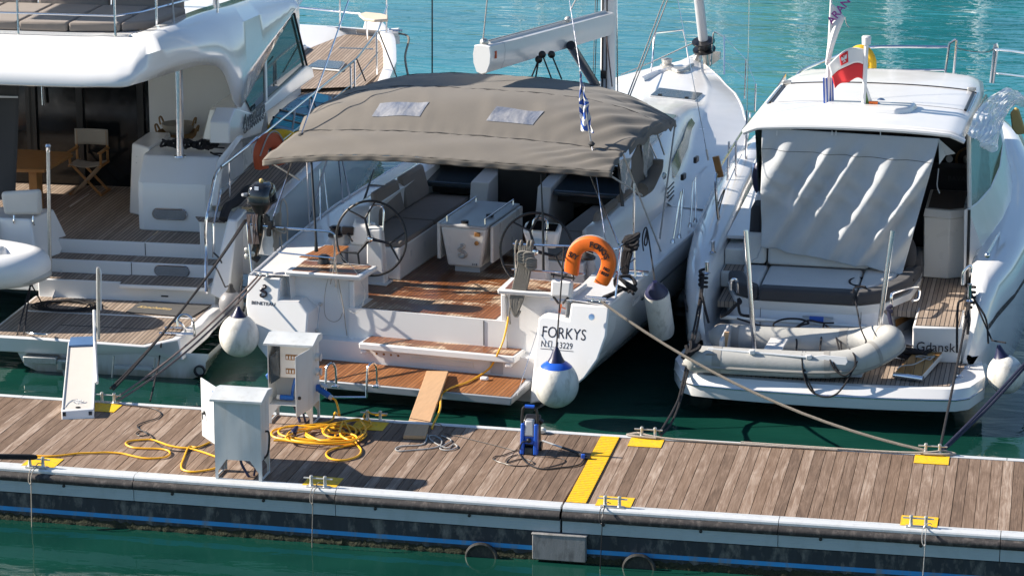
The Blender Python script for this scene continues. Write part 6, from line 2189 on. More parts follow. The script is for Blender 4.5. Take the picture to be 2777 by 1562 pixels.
K.part('lift_ring', MB().tube(cr([FA.Y('A2', 215, 830, 1.0) + V(.03 * math.cos(a), 0, .03 * math.sin(a)) for a in (0, 1.5, 3, 4.5, 6)], 4), .008, 6), M['black'])
# passerelle down to the pontoon
near = [WD.Z('A3', 395, 385, DECK + .09), WD.Z('A3', 602, 385, DECK + .09)]
far = [WD.Z('A2', 497, 1095, .80), WD.Z('A2', 680, 1090, .80)]
fc = FA.w(V(-1.15, .45, .47))
T = Thing('passerelle', 'grey aluminium gangway with shell emblem leading down from the catamaran', 'gangway', WD, near[0] - V(0, 0, .09))
u = ((far[0] + far[1]) / 2 - (near[0] + near[1]) / 2)
L = 2.55
u.normalize()
side = (near[1] - near[0])
wd_ = side.length
side = side.normalized()
side = (side - u * side.dot(u)).normalized()
nrm = side.cross(u).normalized()
n0 = near[0]
P = lambda s, t, h=0: n0 + side * (s * wd_) + u * (t * L) + nrm * h
T.part('deck', MB().hexa([P(.05, 0, -.02), P(.95, 0, -.02), P(.93, 1, -.02), P(.07, 1, -.02)], [P(.05, 0, 0), P(.95, 0, 0), P(.93, 1, 0), P(.07, 1, 0)]), M['deckgrey'])
for s0, s1, e0, e1 in ((0, .05, .03, .07), (.95, 1.0, .93, .97)):
    T.part('side_rail', MB().hexa([P(s0, 0, -.08), P(s1, 0, -.08), P(e1, 1, -.08), P(e0, 1, -.08)], [P(s0, 0, .015), P(s1, 0, .015), P(e1, 1, .015), P(e0, 1, .015)]), M['alupaint2'] if 'alupaint2' in M else M['gel'], bevel=.006)
T.part('end_plate', MB().hexa([P(0, -.03, -.10), P(1, -.03, -.10), P(1, 0, -.10), P(0, 0, -.10)], [P(0, -.015, .01), P(1, -.015, .01), P(1, 0, .015), P(0, 0, .015)]), M['gel'], bevel=.01)
T.part('end_flap', MB().hexa([P(.06, .93, .004), P(.94, .93, .004), P(.92, 1.06, .004), P(.10, 1.06, .004)], [P(.06, .93, .03), P(.94, .93, .03), P(.92, 1.06, .03), P(.10, 1.06, .03)]), M['flap'], bevel=.004)
for s in (.1, .9):
    q = P(s, .0, -.09)
    T.part('roller', MB().lathe([(.045, -.02), (.045, .02)], V(q.x, q.y - .02, DECK + .047), side, 16), M['black'])
T.part('hand_grip', MB().lathe([(.03, 0), (.03, .004)], P(.5, .03, .001), nrm, 14), M['black'])
b = MB()
pts = []
for k in range(46):
    a = k * .27
    r = .012 * math.exp(.16 * a)
    pts.append(P(.56, .11, .004) + side * (min(r, .085) * math.cos(a)) + u * (min(r, .085) * .9 * math.sin(a)))
b.tube(pts, .004, 4)
for k in range(9):
    a = 1.2 + k * .36
    c0 = P(.56, .11, .004)
    r0, r1 = .03, .085
    b.tube(cr([c0 + side * r0 * math.cos(a) + u * r0 * math.sin(a), c0 + side * .06 * math.cos(a + .25) + u * .06 * math.sin(a + .25), c0 + side * r1 * math.cos(a + .3) + u * r1 * math.sin(a + .3)], 3), .0035, 4)
b.tube(cr([P(.56, .11, .004) - u * .06 + side * .02, P(.35, .12, .004), P(.2, .10, .004), P(.1, .04, .004)], 4), .004, 4)
b.tube(cr([P(.5, .145, .004), P(.3, .135, .004), P(.17, .10, .004), P(.1, .04, .004)], 4), .004, 4)
T.part('shell_emblem', b, M['gel'])
yb_ = P(1, .85).y
T.part('handrail_post', MB().tube([WD.Y('A2', 690, 1215, yb_), WD.Y('A2', 687, 730, yb_), WD.Y('A2', 690, 712, yb_)], .022, 10), M['galv'])
T.part('handrail_post', MB().tube([WD.Y('A2', 708, 1010, yb_), WD.Y('A2', 708, 740, yb_), WD.Y('A2', 690, 712, yb_)], .010, 8), M['alu'])
T.part('handrail', MB().tube([WD.Y('F', 1058, 1040, P(1, .2).y), WD.Y('F', 1035, 600, P(1, .8).y), WD.Y('F', 1028, 245, P(1, .9).y)], .020, 8), M['alu'])
# ================================================================== motor yacht on the right
FC = Frame((3.1, 3.9, 0), 0)
B = Thing('motor_yacht', 'white hardtop motor yacht with grey aft curtain and wide swim platform', 'motor yacht', FC, (0, 5, SEA))
# hull sides with rounded quarters
def quarter(sg):
    """Bulwark and topside along one side: outer skin, rounded cap, inner face."""
    rr = []
    wide = {3.0: .08, 4.0: .15, 6: .20, 8: .18, 10: .15, 11.5: .1}
    tab = [(1.55, .62, .28, .10), (1.62, .95, .20, .12), (1.75, 1.16, .12, .18), (2.0, 1.34, .05, .25), (2.4, 1.47, -.03, .38), (3.0, 1.53, -.10, .46), (4.0, 1.58, -.18, .54), (6, 1.64, -.24, .54), (8, 1.72, -.18, .48), (10, 1.80, .06, .42), (11.5, 1.88, .50, .36), (12.6, 1.95, 1.15, .3), (13.2, 2.0, 1.75, .15)]
    for y, zt, dx, w in tab:
        xo = 2.02 - dx + (wide.get(y, 0) if sg > 0 else 0)
        xi = xo - w - (.10 if sg > 0 and 3 <= y <= 6 else 0)
        r = [V(sg * (xo - .28), y + .02, -.4), V(sg * (xo - .06), y, .12), V(sg * (xo + .0), y, .55), V(sg * (xo + .02), y, max(.6, zt - .48)), V(sg * (xo), y, zt - .18), V(sg * (xo - .05), y, zt - .05), V(sg * (xo - .14 * w / .34), y, zt), V(sg * (xi + .08), y, zt + .005), V(sg * (xi + .01), y, zt - .05), V(sg * xi, y, .5)]
        rr.append(r)
    return MB().loft(rr, closed=False, caps=(True, False))


hp = B.part('topside', quarter(-1), M['hullgel'], smooth=55)
hs = B.part('topside', quarter(1), M['hullgel'], smooth=55)
# dark rubbing band
for sg in (-1, 1):
    rr = []
    for y, z, dx in ((1.85, .92, .09), (2.2, .98, .005), (3, 1.04, -.10), (4, 1.09, -.18), (6, 1.15, -.24), (8, 1.23, -.18), (10, 1.31, .06)):
        xo = 2.035 - dx + ({3: .08, 4: .15, 6: .20, 8: .18, 10: .15}.get(y, 0) if sg > 0 else 0)
        rr.append([V(sg * (xo - .12 if y < 1.52 else sg and xo) if False else sg * xo, y, z - .035), V(sg * (xo + .02), y - .006, z), V(sg * xo, y, z + .04)])
    B.part('rubbing_band', MB().loft(rr, closed=False), M['rubber'], parent=hs if sg > 0 else hp)
b = MB().box(-1.75, 1.75, 1.9, 12.0, -.4, .60)
B.part('hull_bottom', b, M['hullgel'])
# swim platform: bowed aft edge, two mouldings with a steel strip between
def plat_outline(z, grow=0):
    P = []
    for k in range(25):
        t = k / 24
        x = -1.98 + 3.93 * t
        e = abs(2 * t - 1)
        y = .27 + .04 * (1 - e) * -1 + .16 * e ** 3 + (.55 * max(0, (e - .86) / .14) ** 2)
        P.append(V(x * (1 + grow), y - grow, z))
    return P


lo, hi = plat_outline(.23), plat_outline(.50)
b = MB()
rings = [lo + [V(1.90, 1.9, .23), V(-1.90, 1.9, .23)], [p + V(0, -.03, .14) for p in lo] + [V(1.95, 1.9, .37), V(-1.95, 1.9, .37)], [p + V(0, -.03, -.10) for p in hi] + [V(1.95, 1.9, .40), V(-1.95, 1.9, .40)], [p + V(0, .06, 0) for p in hi] + [V(1.86, 1.9, .50), V(-1.9, 1.9, .50)]]
b.loft(rings, caps=(True, True))
pf = B.part('swim_platform', b, M['gel'], smooth=40)
B.part('steel_strip', MB().tube([p + V(0, -.035, -.115) for p in hi], .012, 6), M['chrome'], parent=pf)
tk = [p * 1 for p in plat_outline(.503)]
tk = [V(p.x * .945, p.y + .16, .503) for p in tk[2:-2]] + [V(1.72, 1.60, .503), V(-1.7, 1.6, .503)]
B.part('platform_teak', MB().slab(tk, (0, 0, .006)), M['teakg'], parent=pf)
c = FC.Z('B6', 2050, 940, .42)
B.part('platform_step', MB().hexa([FC.Y('B6', 2000, 960, .9), FC.Y('B6', 2075, 905, 1.3), FC.Y('B6', 2080, 1000, 1.3), FC.Y('B6', 2010, 1060, .9)], [FC.Y('B6', 2000, 960, .9) + V(.03, 0, .0), FC.Y('B6', 2075, 905, 1.3) + V(.03, 0, 0), FC.Y('B6', 2080, 1000, 1.3) + V(.03, 0, 0), FC.Y('B6', 2010, 1060, .9) + V(.03, 0, 0)]), M['galv'], parent=pf)
for px, py in ((1985, 835), (1935, 892)):
    q = FC.Z('B6', px, py, .515)
    B.part('deck_ring', MB().tube([q + V(.035 * math.cos(a), .03 * math.sin(a), 0) for a in [k * .63 for k in range(10)]], .008, 6, closed=True), M['chrome'], parent=pf)
# aft module with the sun lounge
x0, x1 = -1.10, .25
def mod(z, yb, gx=0):
    P = [V(-1.55, yb + .85, z), V(-1.38, yb + .25, z), V(-1.10, yb + .02, z), V(.25, yb, z), V(.62, yb + .25, z), V(.88, yb + .80, z), V(.96, yb + 1.5, z)]
    return P + [V(.96, 4.0, z), V(-1.55, 4.0, z)]


b = MB().loft([mod(.505, 1.95), mod(.78, 1.86), mod(.95, 1.98), mod(1.08, 1.94)], caps=(True, True))
md = B.part('lounge_base', b, M['gel'], smooth=40)
b = MB()
for (a1, b1, a2, b2) in ((1500, 520, 1560, 500), (1575, 560, 1640, 470)):
    pass
q = [FC.Y('B6', 1500, 520, 2.30), FC.Y('B6', 1650, 455, 3.0), FC.Y('B6', 1650, 480, 3.0), FC.Y('B6', 1505, 565, 2.30)]
B.part('vent_slot', MB().slab([V(p.x + .03, p.y - .03, p.z) for p in q], (.01, -.01, 0)), M['varnish'], parent=md)
B.part('locker_seam', MB().box(-1.0, -.994, 1.87, 1.90, .56, 1.0), M['black'], parent=md)
B.part('locker_seam', MB().box(.30, .306, 1.93, 1.97, .56, 1.0), M['black'], parent=md)
B.part('locker_pull', MB().box(-.45, -.05, 1.905, 1.925, .90, .925), M['greygel'], parent=md)


def cushion(pts, z0, z1, mat, name='seat_cushion', bev=.045, parent=None):
    P = [V(p[0], p[1], z0) for p in pts]
    return B.part(name, MB().hexa(P, [V(p.x, p.y, z1) for p in P]), mat, bevel=bev, seg=3, parent=parent)


for pts in (((-1.03, 1.90), (.22, 1.90), (.22, 2.14), (-1.03, 2.14)), ((.24, 1.90), (.60, 2.15), (.86, 2.75), (.97, 3.55), (.78, 3.55), (.66, 2.8), (.46, 2.36), (.24, 2.14)), ((-1.54, 2.75), (-1.36, 2.13), (-1.05, 1.90), (-1.05, 2.14), (-1.2, 2.3), (-1.34, 2.8))):
    cushion(pts, 1.085, 1.265, M['cushd'], 'cushion_border')
for pts in (((-1.03, 2.15), (.22, 2.15), (.22, 3.15), (-1.03, 3.15)), ((.24, 2.15), (.45, 2.37), (.65, 2.8), (.76, 3.5), (.24, 3.5)), ((-1.33, 2.8), (-1.19, 2.3), (-1.05, 2.16), (-1.05, 3.15), (-1.38, 3.15))):
    cushion(pts, 1.09, 1.26, M['cush'])
for xa, xb in ((-1.40, -1.08), (-1.06, .30), (.32, .62)):
    b = MB().hexa([(xa, 3.10, 1.27), (xb, 3.10, 1.27), (xb, 3.28, 1.27), (xa, 3.28, 1.27)], [(xa, 3.22, 1.66), (xb, 3.22, 1.66), (xb, 3.36, 1.66), (xa, 3.36, 1.66)])
    B.part('back_cushion', b, M['cush'], bevel=.05, seg=3)
b = MB().ball((.78, 3.45, 1.42), .24, (.5, .35, 1.0))
B.part('headrest', b, M['cushd'])
b = MB().hexa([(.55, 3.3, 1.1), (.98, 3.6, 1.1), (.98, 4.2, 1.1), (.55, 4.2, 1.1)], [(.6, 3.3, 1.36), (.95, 3.6, 1.36), (.95, 4.2, 1.36), (.6, 4.2, 1.36)])
B.part('corner_cushion', b, M['cushd'], bevel=.05)
# grab rails each end, davit poles, bar
for P in (((440, 330, 1.8), (440, 275, 1.8), (460, 258, 1.8), (480, 275, 1.85), (485, 345, 1.9)), ((1490, 430, 1.85), (1490, 370, 1.85), (1515, 345, 1.95), (1660, 310, 2.6), (1665, 385, 2.6), (1630, 400, 2.5))):
    B.part('grab_rail', MB().tube(cr([FC.Y('B6', x, y, yy) for x, y, yy in P], 4), .02, 8), M['chrome'])
for a, c in (((538, -60), (605, 500)), ((1497, -60), (1388, 555))):
    p, q = FC.Y('B6', *a, 1.35), FC.Y('B6', *c, 1.25)
    q.z = .51
    B.part('davit_pole', MB().tube([p, q], .033, 12), M['chrome'])
    B.part('pole_foot', MB().lathe([(.06, 0), (.055, .03), (.036, .05)], q, (0, 0, 1), 14), M['chrome'])
B.part('davit_bar', MB().tube([FC.Y('B6', 370, 505, 1.78), FC.Y('B6', 1330, 570, 1.78)], .03, 8), M['alu'])
B.part('davit_box', MB().obox(FC.Y('B6', 1000, 520, 1.76), .18, .05, .06), M['blc'])
# starboard passage: riser with the port of registry, teak walkway, steps beyond
b = MB().hexa([(1.0, 1.52, .505), (1.62, 1.55, .505), (1.62, 2.4, .505), (1.0, 2.4, .505)], [(1.0, 1.46, .985), (1.62, 1.50, .985), (1.62, 2.4, .985), (1.0, 2.4, .985)])
rs = B.part('transom_step', b, M['gel'], bevel=.02)
B.part('walkway_teak', MB().slab([(1.03, 1.50, .988), (1.58, 1.54, .988), (1.58, 3.9, .988), (1.03, 3.9, .988)], (0, 0, .006)), M['teakg'])
B.text('lettering', 'Gdansk', M['ink'], V(1.05, 1.478, .665), (1, .05, 0), (0, -.12, 1), .175, .002, parent=rs, font_scale_x=.93)
B.part('cockpit_sole', MB().box(-1.6, 1.62, 2.2, 6.4, .90, .982), M['teakg'])
# white galley unit with brown lid
b = MB().hexa([(.97, 3.95, .99), (1.30, 3.92, .99), (1.51, 4.05, .99), (1.51, 5.0, .99), (.97, 5.0, .99)], [(.95, 3.92, 1.84), (1.30, 3.86, 1.84), (1.52, 4.02, 1.84), (1.52, 5.1, 1.84), (.95, 5.1, 1.84)])
gu = B.part('galley_unit', b, M['gel2'], bevel=.015)
b = MB().hexa([(.94, 3.90, 1.845), (1.31, 3.83, 1.845), (1.54, 4.0, 1.845), (1.54, 5.1, 1.845), (.94, 5.1, 1.845)], [(.96, 3.93, 1.95), (1.30, 3.87, 1.95), (1.52, 4.03, 1.95), (1.52, 5.1, 1.95), (.96, 5.1, 1.95)])
B.part('galley_lid', b, M['gel2'], parent=gu, bevel=.012)
B.part('galley_top', MB().slab([(1.0, 3.99, 1.951), (1.29, 3.93, 1.951), (1.47, 4.06, 1.951), (1.47, 5.05, 1.951), (1.0, 5.05, 1.951)], (0, 0, .006)), M['cushbr'], parent=gu)
q = FC.Y('B7', 795, 1140, 3.915)
B.part('galley_latch', MB().obox(q, .11, .03, .09), M['black'], parent=gu, bevel=.015)
B.part('quarter_foot', MB().box(1.60, 1.83, 1.62, 2.3, .505, .80), M['gel'], bevel=.03)
# dark helm area ahead
B.part('helm_seat', MB().box(.55, 1.55, 5.6, 6.0, .99, 2.15), M['cushd'], bevel=.05)
q = FC.Y('B7', 868, 775, 5.59)
B.text('seat_lettering', 'BAVARIA', M['greydk'], V(q.x, 5.595, q.z), (1, 0, 0), (0, 0, 1), .10, .002, spacing=1.0)
B.part('helm_console', MB().box(.5, 1.6, 6.4, 6.9, .99, 2.45), M['black'], bevel=.06)
q = FC.Y('B7', 1045, 590, 6.1)
B.part('helm_wheel', MB().tube([q + V(.16 * math.cos(a), .07 * math.sin(a), .15 * math.sin(a)) for a in [k * .2618 for k in range(24)]], .02, 8, closed=True), M['wicker'])
B.part('wheel_hub', MB().ball(q, .07), M['galv'])
B.part('instrument', MB().lathe([(.05, 0), (.05, .02)], FC.Y('B7', 885, 585, 6.0), (0, -1, .2), 14), M['gel'])
B.part('saloon_shade', MB().box(-1.15, 1.45, 6.55, 6.6, .99, 3.0).box(-1.20, -1.16, 3.4, 6.6, .99, 3.05), M['dark'])  # black sheets take the place of the saloon's deep shade
# port side: locker steps, dark lounge, glass edge
b = MB().hexa([FC.Y('B5', 520, 1110, 2.9), FC.Y('B5', 640, 1110, 2.9), FC.Y('B5', 680, 1190, 2.6), FC.Y('B5', 520, 1230, 2.6)], [FC.Y('B5', 525, 900, 3.9), FC.Y('B5', 690, 900, 3.9), FC.Y('B5', 690, 905, 3.8), FC.Y('B5', 520, 905, 3.8)])
b = MB().box(-1.66, -1.30, 3.3, 4.2, .985, 1.42).box(-1.66, -1.30, 2.9, 3.3, .985, 1.20)
B.part('side_steps', b, M['gel2'], bevel=.02)
B.part('step_tread', MB().box(-1.63, -1.34, 2.95, 3.28, 1.202, 1.208), M['teakg'])
B.part('dark_seat', MB().hexa([(-1.36, 3.35, 1.2), (-1.16, 3.35, 1.2), (-1.16, 4.6, 1.2), (-1.36, 4.6, 1.2)], [(-1.36, 3.6, 1.95), (-1.2, 3.6, 1.95), (-1.2, 4.6, 1.95), (-1.36, 4.6, 1.95)]), M['cushd'], bevel=.05)
# hardtop
def roof(u, v):
    """u port to starboard, v aft to forward."""
    y = 3.02 + 4.0 * v
    hw = 1.45 - .55 * max(0, v - .68) ** 1.4
    t = 2 * u - 1
    x = .04 + .16 * v + hw * t
    z = 3.185 + .03 * v - .30 * max(0, v - .75) ** 1.6 + .075 * (1 - abs(t) ** 2.4) - .10 * max(0, abs(t) - .88) * 8 * .6
    yb = y - .06 * (1 - t * t) * (1 - v)
    return V(x, yb, z)


rf = B.part('hardtop', MB().grid(roof, 40, 40), M['gel'], solid=-.07)
pts = [roof(i / 30, 0) + V(0, -.012, -.045) for i in range(31)]
B.part('roof_lip', MB().tube(pts, .035, 8), M['gel'], parent=rf)
for v, nm, mt, r in ((.69, 'roof_seam', 'black', .012), (.36, 'roof_seam', 'greygel', .006)):
    u0, u1 = (.03, .97) if v > .5 else (.05, .95)
    B.part(nm, MB().tube([roof(u0 + (u1 - u0) * i / 24, v) + V(0, 0, .004) for i in range(25)], r, 5), M[mt], parent=rf)
for u in (.045, .955):
    b = MB().tube([roof(u, .36 + .31 * i / 10) + V(0, 0, .012) for i in range(11)], .022, 6)
    B.part('roof_track', b, M['black'], parent=rf)
    B.part('roof_track_rail', MB().tube([roof(u + (.018 if u > .5 else -.018), .36 + .33 * i / 10) + V(0, 0, .014) for i in range(11)], .014, 6), M['chrome'], parent=rf)
    q = roof(u + (-.01 if u > .5 else .01), .69)
    B.part('roof_bracket', MB().obox(q + V(0, 0, .03), .12, .06, .05), M['galv'], parent=rf, bevel=.01)
# raised pod carrying the staffs
P = []
for s, t in ((-.46, .0), (-.40, -.16), (-.1, -.22), (.55, -.22), (.72, -.05), (.80, .30), (.76, .42), (-.44, .42)):
    P.append((s, 3.95 + t))
zr = lambda x, y: 3.185 + .03 * (y - 3.02) / 4.0 + .075 * (1 - abs((x - .08) / 1.45) ** 2.4)
lo = [V(x, y, zr(x, y) - .02) for x, y in P]
hi = [V(x * .93 + .02, 4.0 + (y - 4.0) * .86, zr(x, y) + .075) for x, y in P]
pod = B.part('roof_pod', MB().hexa(lo, hi), M['gel'], bevel=.03, seg=3)
for k, (px, py) in enumerate(((1095, 520), (1073, 543))):
    c = FC.Y('B4', px, py, 4.05 if k else 4.35)
    B.part('searchlight', MB().ball(c, .075 if k else .07), M['chrome'], parent=pod)
    B.part('light_stem', MB().tube([c, V(c.x, c.y, zr(c.x, c.y) + .05)], .018), M['chrome'], parent=pod)
q = FC.Y('B4', 1055, 568, 4.0)
B.part('orange_patch', MB().obox(V(q.x, 4.0, zr(q.x, 4.0) + .09), .12, .05, .03), M['orange'], parent=pod)
# port side deck, cabin coaming and side glass
b = MB().hexa([(-1.68, 3.6, 1.48), (-1.12, 3.6, 1.48), (-1.12, 11.0, 1.70), (-1.62, 11.0, 1.70)], [(-1.68, 3.6, 1.53), (-1.12, 3.6, 1.53), (-1.12, 11.0, 1.78), (-1.62, 11.0, 1.78)])
B.part('side_deck', b, M['gel'], bevel=.01)
b = MB().hexa([(-1.40, 3.75, 1.53), (-1.17, 3.75, 1.53), (-1.17, 8.0, 1.66), (-1.40, 8.0, 1.66)], [(-1.34, 4.0, 2.02), (-1.17, 4.0, 2.02), (-1.17, 8.0, 2.1), (-1.34, 8.0, 2.1)])
B.part('cabin_coaming', b, M['gel'], bevel=.03)
B.part('side_glass', MB().slab([(-1.33, 4.2, 2.02), (-1.33, 7.6, 2.1), (-1.33, 7.2, 3.1), (-1.33, 3.6, 3.1)], (.02, 0, 0)), M['tint'])
# windscreen frame, side windows, coaming on starboard
rr = []
for y, zt_, xt in ((3.55, 2.06, 1.55), (4.2, 2.03, 1.66), (5, 2.04, 1.78), (6, 2.12, 1.86), (7, 2.24, 1.86), (8, 2.38, 1.78), (9.5, 2.30, 1.50)):
    rr.append([V(1.535 if y < 3.6 else xt - .05, y, 1.0), V(xt - .05, y, zt_ - .02), V(xt - .02, y, zt_), V(xt + .01, y, zt_ - .02), V(xt + .17, y, 1.62 + (y - 3.5) * .02), V(xt + .25, y, 1.50)])
B.part('cabin_side', MB().loft(rr, closed=False, caps=(True, False)), M['gel'], smooth=30)
b = MB().slab([V(1.555, 3.62, 2.05), V(1.66, 4.2, 2.03), V(1.78, 5, 2.04), V(1.86, 6, 2.12), V(1.86, 7, 2.24), V(1.74, 7.6, 2.5), V(1.62, 6.6, 3.02), V(1.50, 3.62, 3.12)], (-.02, 0, 0))
B.part('side_window', b, M['glass'])
B.part('window_pillar', MB().tube([V(1.565, 3.60, 2.06), V(1.51, 3.60, 3.12)], .03, 8), M['alu'])
B.part('window_pillar', MB().tube([V(1.58, 3.545, 1.02), V(1.565, 3.545, 2.05)], .02, 8), M['black'])
for a, c in (((1330, 450), (1400, 690)), ((1415, 360), (1450, 680)), ((1340, 470), (1470, 590))):
    B.part('window_strut', MB().tube([FC.X('B7', *a, 1.62), FC.X('B7', *c, 1.62)], .028 if a[0] != 1340 else .012, 8), M['black'] if a[0] == 1415 else M['alu'])
for y0_ in (700, 830):
    B.part('window_handle', MB().tube([FC.X('B7', 1235, y0_ + 25, 1.70), FC.X('B7', 1320, y0_ - 25, 1.70)], .02, 6), M['black'])
# guard rail along the starboard deck
B.part('side_rail', MB().tube([FC.X('B7', 1215, 1420, 1.95), FC.X('B7', 1400, 1090, 1.95), FC.X('B7', 1600, 770, 1.95)], .02, 8), M['chrome'])
B.part('side_rail', MB().tube([FC.X('B7', 1340, 1210, 1.95), FC.X('B7', 1600, 920, 1.95)], .014, 8), M['chrome'])
B.part('rail_foot', MB().ball(FC.X('B7', 1215, 1425, 1.95), .035), M['chrome'])
for px, py in ((1320, 1180), (1315, 1295)):
    B.part('rail_foot', MB().ball(FC.X('B7', px, py, 1.75), .03), M['chrome'])
# port side deck fittings and rail
pts = [FC.Y('B5', x, y, yy) for x, y, yy in ((470, 1068, 4.1), (437, 800, 4.3), (425, 560, 4.6), (445, 500, 4.8), (480, 430, 5.2), (650, 160, 8.2), (705, 70, 9.2))]
B.part('port_rail', MB().tube(cr(pts, 4), .020, 8), M['chrome'])
for a, c, yy in (((535, 255), (520, 630), 6.4), ((590, 250), (590, 640), 6.6), ((680, 0), (672, 470), 7.6)):
    B.part('port_stanchion', MB().tube([FC.Y('B5', *a, yy), FC.Y('B5', *c, yy)], .016, 8), M['chrome'])
B.part('port_rail_wire', MB().tube([FC.Y('B5', 455, 760, 4.4), FC.Y('B5', 590, 460, 6.6), FC.Y('B5', 640, 360, 7.2)], .008, 6), M['chrome'])
B.part('rail_block', MB().obox(FC.Y('B5', 445, 460, 4.8), .09, .06, .30, Matrix.Rotation(R_(-14), 3, 'Y')), M['varnish'], label='wooden block lashed to the rail')
B.part('rail_lashing', MB().tube(cr([FC.Y('B5', x, y, 4.35) for x, y in ((425, 790), (450, 800), (430, 815), (470, 700), (500, 650), (450, 830), (470, 900), (460, 960))], 3), .010, 6), M['ropeg'])
for px, py in ((402, 1130), (352, 1300)):
    q = FC.Z('B5', px, py + 30, 1.52)
    B.part('deck_bollard', MB().lathe([(.05, 0), (.025, .02), (.025, .13), (.032, .15)], q, (0, 0, 1), 12), M['chrome'])
q = FC.Z('B6', 2020, 390, 1.50)
B.part('deck_bollard', MB().lathe([(.05, 0), (.025, .02), (.025, .2), (.032, .22)], FC.Z('B6', 2000, 400, 1.35), (0, 0, 1), 12), M['chrome'])
B.part('grab_rail', MB().tube(cr([FC.Y('B6', x, y, 1.95) for x, y in ((1955, 295), (1960, 215), (2010, 170), (2010, 215))], 4), .018, 8), M['chrome'])
b = MB().tube([FC.Y('B5', 775, 360, 4.6), FC.Y('B5', 765, 440, 4.5)], .03)
b.tube([FC.Y('B5', 740, 440, 4.5), FC.Y('B5', 735, 560, 4.4)], .03)
B.part('winch_handles', b, M['chrome'])
B.part('black_pod', MB().ball(FC.Y('B5', 780, 545, 4.4), .12, (.8, .8, 2.0)), M['navy'])
# bow rail and the pale deck beyond the roof
b = MB().grid(lambda u, v: V((u - .5) * 2 * 1.78 * (1 - .75 * v ** 2.2), 7.2 + 6.2 * v, 1.70 + .35 * v + .35 * (1 - v) * (1 - abs(2 * u - 1) ** 3)), 20, 20)
B.part('foredeck', b, M['gel'])
P = [FC.Y('S', x, y, yy) for x, y, yy in ((40, 745, 9.2), (100, 690, 9.6), (310, 600, 10.6), (540, 515, 11.6), (740, 470, 12.4), (1000, 460, 12.6), (1525, 465, 12.6))]
B.part('bow_rail', MB().tube(cr(P, 4), .024, 8), M['chrome'])
P = [FC.Y('S', x, y, 12.5) for x, y in ((1495, 735), (1540, 430), (1600, 390), (1612, 400), (1580, 745))]
B.part('bow_rail', MB().tube(P, .024, 8), M['chrome'])
B.part('bow_rail', MB().tube([FC.Y('S', 850, 690, 12.5), FC.Y('S', 1490, 690, 12.5)], .018, 8), M['chrome'])
for P in (((1945, 815), (1985, 440), (2000, 430), (2010, 470), (1970, 820)),):
    B.part('bow_rail', MB().tube([FC.Y('S', x, y, 11.6) for x, y in P], .024, 8), M['chrome'])
B.part('bow_rail', MB().tube([FC.Y('S', 1990, 490, 11.6), FC.Y('S', 2150, 505, 11.0), FC.Y('S', 2400, 540, 10.0)], .022, 8), M['chrome'])
B.part('bow_rail', MB().tube([FC.Y('S', 1985, 720, 11.6), FC.Y('S', 2400, 770, 10.0)], .018, 8), M['chrome'])
B.part('gate_wire', MB().tube(cr([FC.Y('S', 1615, 475, 12.4), FC.Y('S', 1750, 508, 12.1), FC.Y('S', 1900, 515, 11.8), FC.Y('S', 1965, 490, 11.6)], 4), .008, 6), M['black'])
# aft curtain: hung from the roof edge, drawn down to the lounge, deep slanting folds
c00, c10 = FC.Y('B4', 495, 645, 3.0), FC.Y('B4', 1390, 700, 3.0)
c01, c11 = FC.Y('B4', 492, 1245, 3.02), FC.Y('B4', 1200, 1385, 3.02)
c01b = FC.Y('B4', 800, 1330, 3.02)


def curtain(u, v):
    top = c00.lerp(c10, u)
    bot = c01.lerp(c11, u)
    p = top.lerp(bot, v)
    # draw towards the lower port corner and the starboard clew
    s = u + .42 * (v ** 1.15) * (1 - .35 * u) + .025 * math.sin(5 * v + 11 * u)
    env = min(1, v * 6) * (.35 + .65 * math.sin(math.pi * min(1, v * .92)))
    f = math.sin(s * 2 * math.pi * 5.2 + .4)
    f2 = math.sin(s * 2 * math.pi * 9.7 + 2.0 + 2 * v)
    d = .062 * f * env + .014 * f2 * env * (u if v > .5 else 1)
    d += .035 * math.sin(6 * u + 5 * v) * v * (1 - v)
    d += .030 * math.sin(31 * u + 14 * v) * max(0, v - .40) * max(0, u - .40) * 4
    d += .016 * math.sin(23 * u - 19 * v + 3 * math.sin(7 * v)) * math.sin(math.pi * v) + .008 * math.sin(61 * u + 23 * v) * v
    d -= .05 * max(0, u - .62) * max(0, v - .5) * 6 * math.sin(9 * v)
    return p + V(0, -d - .05 * math.sin(math.pi * v), .01 * math.sin(18 * u) * (1 if v > .98 else 0))


cu = B.part('aft_curtain', MB().grid(curtain, 120, 80), M['greycloth'], solid=.003)
B.part('curtain_seam', MB().tube([curtain(i / 60, .17) + V(0, -.004, 0) for i in range(61)], .004, 4), M['greydk'], parent=cu)
P = [FC.Y('B4', x, y, yy) for x, y, yy in ((1385, 700, 3.0), (1470, 775, 3.25), (1420, 785, 3.2), (1388, 830, 3.02))]
B.part('curtain_flap', MB().slab(P, (0, .006, 0)), M['greycloth'], parent=cu)
b = MB()
for px in (570, 848, 868, 1092):
    q = FC.Y('B4', px, 672, 2.97)
    b.obox(q, .012, .012, .06)
B.part('curtain_hooks', b, M['alu'], parent=cu)
B.part('curtain_cord', MB().tube(cr([FC.Y('B4', x, y, 3.0) for x, y in ((1385, 850), (1380, 900), (1378, 940), (1390, 975))], 4), .008, 6), M['ropew'], parent=cu)
B.part('curtain_line', MB().tube([curtain(0, 1), FC.Y('B4', 470, 1300, 2.3), FC.Y('B6', 545, 160, 1.9)], .010, 6), M['ropew'], parent=cu)
